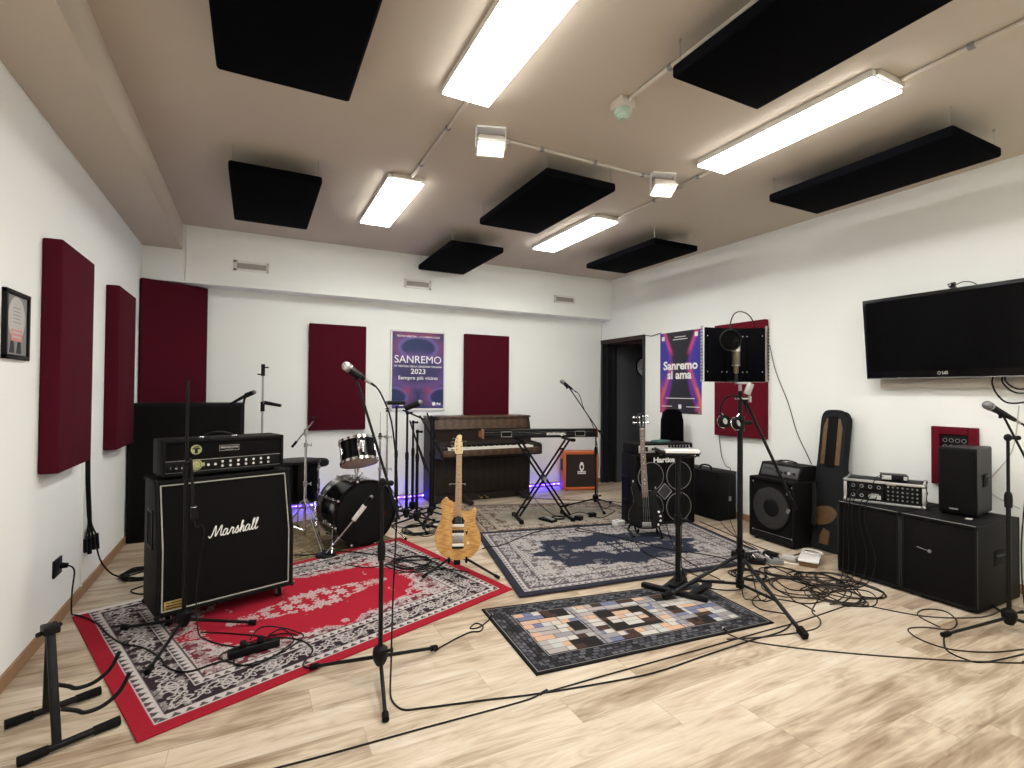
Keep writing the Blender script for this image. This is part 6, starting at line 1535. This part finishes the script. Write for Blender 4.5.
c.cyl(P0+V((0, 0, 1.365))+RS @ V((-0.05, -0.03, 0)), P0+V((0, 0, 1.365))+RS @ V((0.06, -0.03, 0)), 0.007, seg=10); c.cyl(P0+V((0, 0, 1.34))+RS @ V((0.055, -0.03, 0)), P0+V((0, 0, 1.385))+RS @ V((0.055, -0.03, 0)), 0.011, seg=10); c.obj('mounting_bracket', t, True)
# the screen: three foam panels, perforated metal behind
SC = P0+V((0, 0, 1.485))+RS @ V((-0.035, 0.05, 0))
t = thing('vocal_screen', 'black folding foam screen behind the studio microphone', 'microphone screen', SC, SA)
Hs = 0.385
def wing(pa, pb, nm):
    pa, pb = V((*pa, 0)), V((*pb, 0)); d = (pb-pa); a = math.atan2(d.y, d.x); R = Euler((0, 0, a)).to_matrix(); c0 = (pa+pb)/2
    f = MB('cloud'); f.box(c0+V((0, 0, Hs/2))+R @ V((0, -0.016, 0)), (d.length-0.006, 0.032, Hs), R, 0.005); o = f.obj('foam_panel', t)
    s = MB('alu'); s.box(c0+V((0, 0, Hs/2))+R @ V((0, 0.003, 0)), (d.length, 0.003, Hs+0.006), R); s.obj('metal_back', o)
    st = MB('lgrey')
    for i in (-0.36, 0.36):
        for z in (0.07, Hs-0.06): st.ball(c0+R @ V((i*d.length, -0.032, 0))+V((0, 0, z)), 0.0042, (1, 0.5, 1), None, 8, 6)
    st.obj('studs', o)
    return a
wing((-0.235, -0.035), (-0.075, 0.0), 'l'); wing((-0.075, 0.0), (0.085, 0.0), 'c'); a = wing((0.085, 0.0), (0.215, -0.05), 'r')
for x, y, aa in ((-0.238, -0.048, -0.02), (0.226, -0.063, -0.85)):
    e = MB('alu'); e.box((x, y, Hs/2+0.006), (0.006, 0.055, Hs+0.012), (0, 0, aa)); 
    e.m('rub')
    for k in range(16):
        for j in (-0.015, 0.003, 0.018): e.cyl((x-0.0034, y+j, 0.02+k*0.0235), (x+0.0034, y+j, 0.02+k*0.0235), 0.0045, seg=6)
    o = e.obj('perforated_edge', t); o['label'] = 'perforated silver edge'
MC = SC+RS @ V((-0.033, -0.13, 0.012))
t = thing('microphone', 'champagne coloured studio microphone upright in front of the black screen', 'microphone', MC, SA, 'studio microphones')
b = MB('champ'); b.lathe([(0, 0.0), (0.012, 0.0), (0.016, 0.012), (0.0165, 0.05), (0.026, 0.062), (0.027, 0.155), (0.0265, 0.158)], (0, 0, 0.04), (0, 0, 1), 28); b.obj('body', t)
b = MB('mesh'); b.lathe([(0.0265, 0.0), (0.027, 0.06), (0.024, 0.08), (0.012, 0.092), (0, 0.094)], (0, 0, 0.198), (0, 0, 1), 28); b.obj('grille', t)
b = MB('steel'); b.torus((0, 0, 0.10), (0, 0, 1), 0.027, 0.0022, 24, 6); b.torus((0, 0, 0.197), (0, 0, 1), 0.0275, 0.0022, 24, 6); b.obj('rings', t)
b = MB('blkm'); b.cyl((0, 0, -0.012), (0, 0, 0.045), 0.013, seg=14); b.box((-0.005, 0.07, -0.008), (0.025, 0.16, 0.010)); b.obj('mount', t)
t = thing('pop_filter', 'round black pop filter on a bent neck before the studio microphone', 'pop filter', MC+V((0, 0, 0.2)), SA)
b = MB('blk'); rc = V((-0.066, -0.055, 0.070)); b.torus(rc, (0, 1, 0), 0.072, 0.005, 40, 8); b.obj('hoop', t)
g = MB('meshdk'); g.m(mat('black_nylon', (0.003, 0.003, 0.003), 0.95, spec=0.05, alpha=0.88)); g.cyl(rc+V((0, -0.002, 0)), rc+V((0, 0.002, 0)), 0.071, seg=40); g.obj('nylon_disc', t)
g = MB('blkm'); g.tube(cr([(-0.066, -0.055, 0.142), (-0.055, -0.03, 0.19), (0.0, 0.03, 0.262), (0.08, 0.09, 0.29), (0.17, 0.14, 0.265), (0.225, 0.175, 0.18), (0.215, 0.185, 0.05), (0.12, 0.185, -0.14), (0.03, 0.17, -0.19)], 6), 0.0042, 8); g.obj('gooseneck', t)
# headphones hung from the clutch
HP = P0+V((0, 0, 1.205))+RS @ V((-0.055, -0.045, 0))
t = thing('headphones', 'black and silver headphones hanging on the screen stand', 'headphones', HP, SA-0.25)
b = MB('rub'); b.tube(cr([(0.07, 0, 0.06), (0.055, 0, 0.135), (0.0, 0, 0.180), (-0.065, 0, 0.160), (-0.098, 0, 0.10), (-0.095, 0, 0.04)], 6), 0.0115, 8, False, 0.55); b.obj('headband', t)
for s, (cx, cz, ra) in ((-1, (-0.075, 0.0, 0.9)), (1, (0.012, -0.012, 0.35))):
    axv = V((s*math.cos(ra)*-1 if s < 0 else 0.55, -math.sin(ra)-0.35, 0.25)).normalized(); c0 = V((cx, -0.012, cz))
    e = MB('blk'); e.lathe([(0, 0.0), (0.036, 0.0), (0.043, 0.008), (0.044, 0.022), (0.036, 0.030), (0, 0.030)], c0, -axv, 28); eo = e.obj('ear_cup', t)
    c = MB('rub'); c.torus(c0+axv*0.008, axv, 0.034, 0.0125, 28, 10); c.obj('ear_pad', eo)
    r = MB('chrome'); r.torus(c0-axv*0.016, axv, 0.0445, 0.004, 28, 6); r.m('lgrey').cyl(c0+axv*0.001, c0+axv*0.003, 0.024, seg=20); r.obj('cup_ring', eo)
    y = MB('chrome'); y.tube([c0-axv*0.012+V((0, 0, 0.044)), c0-axv*0.012+V((s*0.02, 0.005, 0.07))], 0.005, 8); y.obj('yoke', eo)
cable('coiled headphone lead falling down the screen stand pole', [tuple(HP+V((0.0, -0.03, -0.05))), (3.045, 2.46, 1.05), (3.06, 2.475, 0.7), (3.065, 2.478, 0.35), (3.03, 2.45, 0.12), (3.0, 2.40), (3.1, 2.33), (3.22, 2.40)], 0.0034)

# ---------------------------------------------------------------- small keyboard on pole stand
t = thing('pole_stand', 'black pole stand with flat frame base on the edge of the patchwork rug', 'stand', (2.72, 2.735, 0))
b = MB('blkm'); A, B, C_, D_ = V((2.506, 2.867, 0)), V((2.715, 2.459, 0)), V((2.86, 2.98, 0)), V((2.98, 2.67, 0))
def bar(a, c, w=0.045, h=0.032):
    d = c-a; zz = max(gz(a.x, a.y), gz(c.x, c.y)); b.box((a+c)/2+V((0, 0, zz+h/2+0.001)), (d.length, w, h), (0, 0, math.atan2(d.y, d.x)), 0.005)
bar(A, B); bar(A+(B-A)*0.35, V((2.95, 2.90, 0))); bar(A+(B-A)*0.75, V((2.95, 2.66, 0))); b.obj('base_frame', t, True)
p = MB('blkm'); p.cyl((2.72, 2.735, 0.02), (2.72, 2.735, 0.948), 0.019, seg=18); p.box((2.72, 2.735, 0.045), (0.20, 0.06, 0.03), (0, 0, 0.4), 0.004); p.obj('pole', t, True)
c = MB('blk'); c.cyl((2.72, 2.735, 0.46), (2.72, 2.735, 0.53), 0.026, seg=16); c.cyl((2.73, 2.72, 0.5), (2.765, 2.685, 0.5), 0.009, 0.013, 10); c.obj('clutch', t, True)
h = MB('blkm'); h.box((2.72, 2.735, 0.951), (0.22, 0.12, 0.010), (0, 0, -0.45), 0.003); h.obj('top_plate', t, True)
t = thing('mini_keyboard', 'small silver and black controller with knobs on the pole stand', 'keyboard', (2.712, 2.742, 0.9565), -0.45)
R = Euler((0.05, 0, 0)).to_matrix()
b = MB('blk'); b.box((0, 0.0, 0.030), (0.27, 0.20, 0.022), R, 0.004); b.obj('body', t)
b = MB('white'); b.box(V((0.0, 0.0, 0.030))+R @ V((0.008, -0.075, 0.0165)), (0.24, 0.048, 0.012), R, 0.002); b.box(V((0, 0, 0.030))+R @ V((0.008, -0.1005, 0.010)), (0.24, 0.004, 0.020), R, 0.001); b.obj('keys', t)
b = MB('alu'); b.box(V((0, 0, 0.030))+R @ V((0, 0.025, 0.013)), (0.255, 0.14, 0.006), R, 0.002); b.obj('top_plate', t)
for k in range(7):
    q = MB('rub'); c0 = V((0, 0, 0.030))+R @ V((-0.035+k*0.022, 0.055, 0.016)); q.cyl(c0, c0+R @ V((0, 0, 0.018)), 0.009, 0.0075, 12); q.obj('knob', t)
f = MB('rub')
f = None
for x in (-0.12, 0.12):
    for y, h in ((-0.08, 0.015), (0.08, 0.022)): f = MB('rub'); f.box((x, y, h/2), (0.02, 0.02, h)); f.obj('foot', t)
cable('lead dropping from the small silver controller to the floor', [(2.80, 2.79, 0.95), (2.83, 2.80, 0.85), (2.80, 2.775, 0.5), (2.79, 2.77, 0.15), (2.86, 2.74), (3.0, 2.78), (3.15, 2.70)], 0.0034)
P_ = {
 'long': [(0.046, 2.093), (0.280, 2.081), (0.632, 2.070), (1.088, 2.051), (1.206, 2.065)],
 'long2': [(1.206, 2.065), (1.658, 2.057), (2.229, 2.039), (2.664, 2.030), (3.015, 2.019), (3.560, 2.035)],
 'c3': [(2.479, 2.106), (2.502, 2.002), (2.658, 1.838), (2.929, 1.623), (3.211, 1.429), (3.461, 1.274), (3.639, 1.177)],
 'right1': [(3.749, 1.926), (3.800, 1.717), (4.100, 1.557), (4.332, 1.543)],
 'right2': [(3.808, 1.256), (3.595, 1.323), (3.436, 1.436), (3.419, 1.570), (3.499, 1.668), (3.622, 1.637), (3.727, 1.557), (3.898, 1.593), (4.006, 1.700), (3.924, 1.773), (3.777, 1.745), (3.704, 1.597)],
 'right3': [(3.603, 1.534), (3.416, 1.446), (3.379, 1.347), (3.437, 1.286), (3.735, 1.232)],
 'small': [(0.904, 2.665), (1.030, 2.728), (1.138, 2.768), (1.195, 2.755), (1.236, 2.805), (1.214, 2.859), (1.157, 2.815), (1.209, 2.803), (1.312, 2.872)],
 'blue1': [(1.986, 4.649), (2.411, 4.570), (3.166, 4.428), (3.650, 4.338)],
 'blue2': [(1.831, 4.192), (1.988, 4.150), (2.265, 4.293), (2.557, 4.421), (2.953, 4.484), (3.095, 4.418), (2.893, 4.303), (3.035, 4.079)],
 'blue3': [(3.230, 3.838), (3.035, 3.436), (3.032, 3.026), (3.056, 2.845)],
 'blue4': [(4.068, 4.285), (3.460, 3.554), (3.212, 3.151), (3.143, 2.734)],
 'blue5': [(2.954, 4.356), (3.126, 3.887), (3.253, 3.487), (3.519, 3.061), (3.511, 2.675)],
 'beige1': [(3.155, 5.987), (3.570, 5.660), (4.009, 5.391), (4.227, 5.160)],
 'beige2': [(3.342, 5.972), (3.106, 5.255), (3.062, 4.851), (3.399, 4.954), (3.441, 4.626), (3.802, 4.821)],
 'redr1': [(0.977, 3.885), (1.167, 3.866), (1.343, 3.907), (1.293, 4.063), (1.087, 4.161), (0.949, 4.095), (1.085, 3.857), (1.356, 3.825)],
 'redr2': [(0.364, 4.644), (0.681, 4.612), (0.967, 4.358), (1.206, 3.998), (1.499, 3.659)],
 'redr3': [(0.668, 4.254), (0.833, 4.099), (1.117, 4.120), (1.398, 4.069)],
 'drum1': [(0.306, 4.701), (0.521, 4.628), (0.737, 4.709), (1.068, 4.821)],
 'stands': [(1.305, 5.008), (1.408, 4.844), (1.605, 4.988), (1.581, 5.258), (1.398, 5.169), (1.485, 4.770), (1.684, 4.910)],
 'stands2': [(1.240, 5.372), (1.444, 5.147), (1.785, 5.208), (1.833, 4.882)],
 'tri1': [(3.711, 2.970), (3.455, 2.702), (3.088, 2.352), (3.199, 2.299), (3.272, 2.191), (3.241, 2.069)],
 'tri2': [(6.786, 5.867), (3.992, 3.303), (3.711, 2.970)],
 'tri3': [(3.089, 2.876), (2.930, 2.663), (3.114, 2.534), (3.350, 2.681), (3.511, 2.675)],
 'ta': [(3.550, 2.705), (3.682, 2.546), (3.871, 2.432), (3.994, 2.283), (3.988, 2.074), (3.902, 1.998), (3.776, 2.078), (3.871, 2.212), (3.954, 2.347)],
 'tb': [(3.520, 2.554), (3.439, 2.378), (3.566, 2.276), (3.553, 2.129), (3.543, 2.025), (3.659, 1.952), (3.814, 2.003), (3.910, 2.112), (3.799, 2.205), (3.595, 2.223)],
 'tc': [(3.407, 2.393), (3.273, 2.227), (3.345, 2.156), (3.491, 2.159), (3.566, 2.276), (3.505, 2.346), (3.730, 2.343), (3.793, 2.168), (3.580, 2.079), (3.438, 2.093)],
 'td': [(3.447, 2.179), (3.223, 2.077), (3.155, 1.982), (3.036, 1.920), (2.877, 1.927), (2.610, 1.988), (2.419, 2.055)],
 'te': [(3.982, 2.334), (3.805, 2.202), (3.584, 2.114), (3.480, 2.145), (3.594, 2.243), (3.771, 2.281), (3.946, 2.284), (3.871, 2.171), (3.721, 2.048), (3.526, 2.016), (3.516, 2.074)],
 'tf': [(3.841, 3.024), (3.768, 2.779), (3.723, 2.574), (3.629, 2.392), (3.510, 2.205), (3.532, 2.084)],
 'tg': [(3.299, 2.729), (3.482, 2.787), (3.601, 2.656), (3.692, 2.472), (3.640, 2.323)],
 'th': [(5.751, 3.265), (4.523, 2.584), (3.981, 2.289), (3.779, 2.215)],
 'right4': [(4.354, 4.056), (4.228, 3.557), (4.123, 3.141), (4.158, 2.874), (4.465, 2.914)],
 'combo': [(4.815, 4.190), (4.504, 3.893), (4.172, 3.395), (4.019, 3.062), (3.802, 3.043)],
 'dropA': [(4.951, 2.381), (5.186, 2.573)],
}
# ---------------------------------------------------------------- loose cables
LBL = {
 'long': 'dark cable lying along the front of the bare floor to a joined connector',
 'long2': 'thin cable from the joined connector past the patchwork rug to the tangle',
 'c3': 'cable crossing the bare floor from the patchwork rug to the right edge',
 'right1': 'cable running from the tangle along the front of the low cabinets',
 'right2': 'cable looped twice around the foot of the right edge stand',
 'right3': 'cable curling from the right edge stand foot toward the view edge',
 'small': 'short lead with a small loop between the foreground stand and patchwork rug',
 'blue1': 'straight cable along the far edge of the navy rug',
 'blue2': 'wavy cable across the far left part of the navy rug',
 'blue3': 'cable from the bass guitar across the navy rug to the pole stand',
 'blue4': 'cable running down the right part of the navy rug',
 'blue5': 'long cable crossing the navy rug to the screen stand',
 'beige1': 'cable on the floor from the piano to the orange cabinet side',
 'beige2': 'crooked cable under the cross stand on the beige rug',
 'redr1': 'cable loop on the far corner of the red rug',
 'redr2': 'cable from the drums along the far edge of the red rug to the amber guitar',
 'redr3': 'short cable on the red rug behind the foreground stand',
 'drum1': 'cable in front of the drum rug',
 'stands': 'cable curled among the stand feet beside the piano',
 'stands2': 'cable running through the crowd of stand feet',
 'tri1': 'cable passing under the screen stand to the front',
 'tri3': 'lead curled round the foot of the screen stand',
 'ta': 'cable of the floor tangle reaching closest to the low cabinets',
 'tb': 'cable of the floor tangle making the widest loop',
 'tc': 'cable winding through the middle of the floor tangle',
 'td': 'cable leaving the floor tangle past the screen stand foot to the patchwork rug',
 'te': 'cable loops lying on top of the floor tangle',
 'tf': 'cable from the bass combo into the floor tangle',
 'tg': 'cable from the screen stand into the floor tangle',
 'right4': 'cable along the base of the bass combo',
 'combo': 'cable from the equipment case past the bass combo',
}
P_['tri2'] = [(4.855, 4.24, 0.92), (4.845, 4.20, 0.70), (4.80, 4.10, 0.58), (4.72, 3.965, 0.56), (4.66, 3.93, 0.40), (4.55, 3.85, 0.12), (4.25, 3.50), (3.95, 3.25), (3.71, 2.97)]
LBL['tri2'] = 'cable dropping from under the red wall panel over the equipment case'
P_['right1'] = [(3.50, 2.10), (3.62, 2.0)]+P_['right1'][1:]
for k, pts in P_.items():
    if k not in LBL: continue
    e = ((0, 0.03), (1, 0.03)) if k in ('c3', 'small', 'blue1') else (((1, 0.05), (0, 0.03)) if k == 'long' else ())
    cable(LBL[k], pts, 0.0040 if k not in ('long', 'long2') else 0.0036, 'brcable' if k in ('c3', 'td', 'right1', 'right2') else 'cable', 'loose cables on the floor', True, 6, e)
coil('tangled coil of dark cable in the middle of the floor before the low cabinets', (3.62, 2.16), 0.16, 4, 21, 0.004, 'brcable')
coil('second tangled coil of cable nearer to the bass combo', (3.80, 2.42), 0.15, 4, 22, 0.004)
coil('wide loose coil of cable touching the low cabinet front', (3.84, 2.18), 0.20, 2, 23, 0.004, 'brcable', 0.8)
coil('broad flat coil of cable spread over the left half of the floor tangle', (3.52, 2.38), 0.23, 3, 31, 0.0042, 'brcable', 0.75)
coil('loosely wound cable on the side of the tangle nearest the rack case', (3.92, 2.36), 0.14, 4, 32, 0.004, 'brcable')
coil('heap of thin cable between the effects pedals and the tangle', (3.70, 2.62), 0.13, 4, 33, 0.0036)
cable('thin white cable curling from the foot pedal past the small boxes', [(4.05, 2.66), (3.95, 2.74), (3.90, 2.88), (3.98, 3.02), (3.88, 3.06), (3.80, 2.95), (3.74, 2.90)], 0.005, 'white')
coil('coil of cable behind the foot of the screen stand', (3.42, 2.70), 0.12, 4, 24, 0.004)
coil('coil of cable on the far edge of the red rug behind the amber guitar', (1.16, 4.06), 0.15, 4, 25, 0.004)
coil('coil of cable among the stand feet beside the piano', (1.50, 5.02), 0.16, 4, 26, 0.0045)
coil('small coil of cable at the feet of the crowd of stands, nearer the piano', (1.78, 5.12), 0.12, 3, 27, 0.0045)
coil('coil of cable under the cross stand on the beige rug', (3.02, 4.82), 0.07, 3, 28, 0.0045)

# wires on the walls
WG = 'thin wires on the walls'
cable('thin wire running down the right wall behind the vocal screen to the bass combo', [(4.858, 3.586, 1.917), (4.860, 3.516, 1.63), (4.860, 3.382, 1.319), (4.860, 3.286, 1.021), (4.860, 3.192, 0.831), (4.84, 3.12, 0.72)], 0.0035, 'cable', WG)
cable('thin wire down the back right corner beside the dark doorway', [(4.850, 6.505, 2.45), (4.845, 6.508, 2.2), (4.83, 6.511, 1.5), (4.815, 6.511, 1.1), (4.825, 6.511, 0.6), (4.835, 6.508, 0.10)], 0.0035, 'lgrey', WG)
cable('dark wire sagging from the doorway top to the dark poster', [(4.855, 5.56, 2.205), (4.860, 5.46, 2.195), (4.860, 5.381, 2.180), (4.860, 5.283, 2.195), (4.858, 5.20, 2.203)], 0.005, 'cable', WG)
cable('pale wire down the ceiling box close to the beam end', [(-0.655, YS-0.006, 3.11), (-0.655, YS-0.006, 2.9), (-0.655, YS-0.006, 2.7), (-0.655, YS-0.006, 2.53)], 0.006, 'white', WG)
cable('pale wire on the right wall behind the right edge stand', [(4.862, 1.62, 1.33), (4.862, 1.66, 1.0), (4.862, 1.80, 0.72), (4.862, 1.62, 0.60)], 0.0035, 'lgrey', WG)

# small devices on the floor near the cable tangle
t = thing('foot_pedal', 'pale topped foot pedal with a white ring of cable before the canvas bag', 'foot pedal', (4.16, 2.70, 0), 0.5)
b = MB('leather'); b.prism([(-0.16, 0.0), (0.16, 0.0), (0.16, 0.022), (-0.16, 0.036)], (0, 0.065, 0.001), (1, 0, 0), (0, 0, 1), 0.13, 0.006); b.obj('base', t)
b = MB('white'); b.box((0, 0, 0.039), (0.34, 0.15, 0.014), (0, 0.044, 0), 0.006); b.obj('treadle', t)
tag(MB('white').torus((4.26, 2.74, 0.060), (0.10, -0.05, 1), 0.075, 0.006, 32, 8).obj('white_cable_ring'), 'white ring of cable lying on the foot pedal', 'cable')
for i, (x, y, a, c, lab) in enumerate(((3.98, 2.93, 0.4, 'blk', 'black power adapter on the floor between bass combo and tangle'), (3.86, 2.80, 1.0, 'grey', 'grey pedal box on the floor in front of the bass combo'), (4.05, 2.80, 0.2, 'lgrey', 'light grey plug box on the floor beside the foot pedal'), (3.72, 2.86, 0.8, 'blk', 'black pedal box nearest the screen stand'))):
    t = thing('effects_pedal' if i in (1, 3) else 'power_adapter', lab, 'pedal' if i in (1, 3) else 'adapter', (x, y, 0.0), a, 'small boxes on the floor')
    b = MB(c); b.box((0, 0, 0.021), (0.075, 0.115, 0.040), None, 0.007); b.obj('body', t)
    if i in (1, 3):
        q = MB('chrome'); q.cyl((0, -0.03, 0.04), (0, -0.03, 0.052), 0.010, seg=12); q.obj('foot_switch', t)
        for s in (-1, 1): q = MB('rub'); q.cyl((s*0.018, 0.03, 0.04), (s*0.018, 0.03, 0.054), 0.008, seg=10); q.obj('knob', t)
    else:
        q = MB('steel')
        for s in (-1, 1): q.cyl((s*0.010, 0.0575, 0.02), (s*0.010, 0.08, 0.02), 0.003, seg=8)
        q.obj('prongs', t)
t = thing('foot_pedal', 'small black sustain pedal on the beige rug under the stage keyboard', 'foot pedal', (2.86, 4.78, gz(2.86, 4.78)), 0.3)
b = MB('rub'); b.bb((-0.045, -0.10, 0.001), (0.045, 0.10, 0.022), 0.006); b.obj('base', t)
b = MB('steel'); b.box((0, -0.03, 0.032), (0.055, 0.11, 0.006), (0.12, 0, 0), 0.002); b.obj('treadle', t)
t = thing('cable_box', 'small white plug box on the floor left of the bass guitar', 'plug box', (3.42, 4.28, gz(3.42, 4.28)), 0.2)
b = MB('white'); b.bb((-0.06, -0.04, 0), (0.06, 0.04, 0.05), 0.008); b.obj('body', t)
for s in (-1, 1): q = MB('grey'); q.cyl((s*0.028, 0, 0.05), (s*0.028, 0, 0.052), 0.018, seg=14); q.obj('socket', t)
for i, (x, y, lab) in enumerate(((3.18, 4.66, 'black adapter left on the beige rug under the right side of the cross stand'), (3.40, 4.72, 'black plug on the beige rug beside the keyboard microphone stand'))):
    t = thing('power_adapter', lab, 'adapter', (x, y, gz(x, y)), 0.5+i, 'small boxes on the floor')
    b = MB('blk'); b.box((0, 0, 0.025), (0.06, 0.09, 0.046), None, 0.008); b.obj('body', t)
    q = MB('steel')
    for s in (-1, 1): q.cyl((s*0.010, 0.045, 0.025), (s*0.010, 0.065, 0.025), 0.003, seg=8)
    q.obj('prongs', t)

# ---------------------------------------------------------------- camera, world, exposure
cam = bpy.data.cameras.new('camera'); co = bpy.data.objects.new('camera', cam); COL.objects.link(co); scene.camera = co
cam.sensor_fit = 'HORIZONTAL'; cam.sensor_width = 36.0; cam.lens = 510.767*36.0/1024.0; cam.clip_start = 0.05
r_ = V((0.89258727, -0.45080484, 0.00793516)); u_ = V((-0.01404504, -0.01020943, 0.99984924)); f_ = V((0.45065586, 0.89256415, 0.01544438))
Rm = Matrix((r_, u_, -f_)).transposed()
co.location = (0, 0, 1.4); co.rotation_euler = Rm.to_euler()
w = bpy.data.worlds.new('world'); scene.world = w; w.use_nodes = True
w.node_tree.nodes['Background'].inputs[0].default_value = (0.9, 0.95, 1.0, 1); w.node_tree.nodes['Background'].inputs[1].default_value = 0.3
vs = scene.view_settings; vs.view_transform = 'Standard'; vs.look = 'None'; vs.gamma = 1.0; vs.use_curve_mapping = False
vs.exposure = 0.46
scene.cycles.max_bounces = 8; scene.cycles.diffuse_bounces = 5
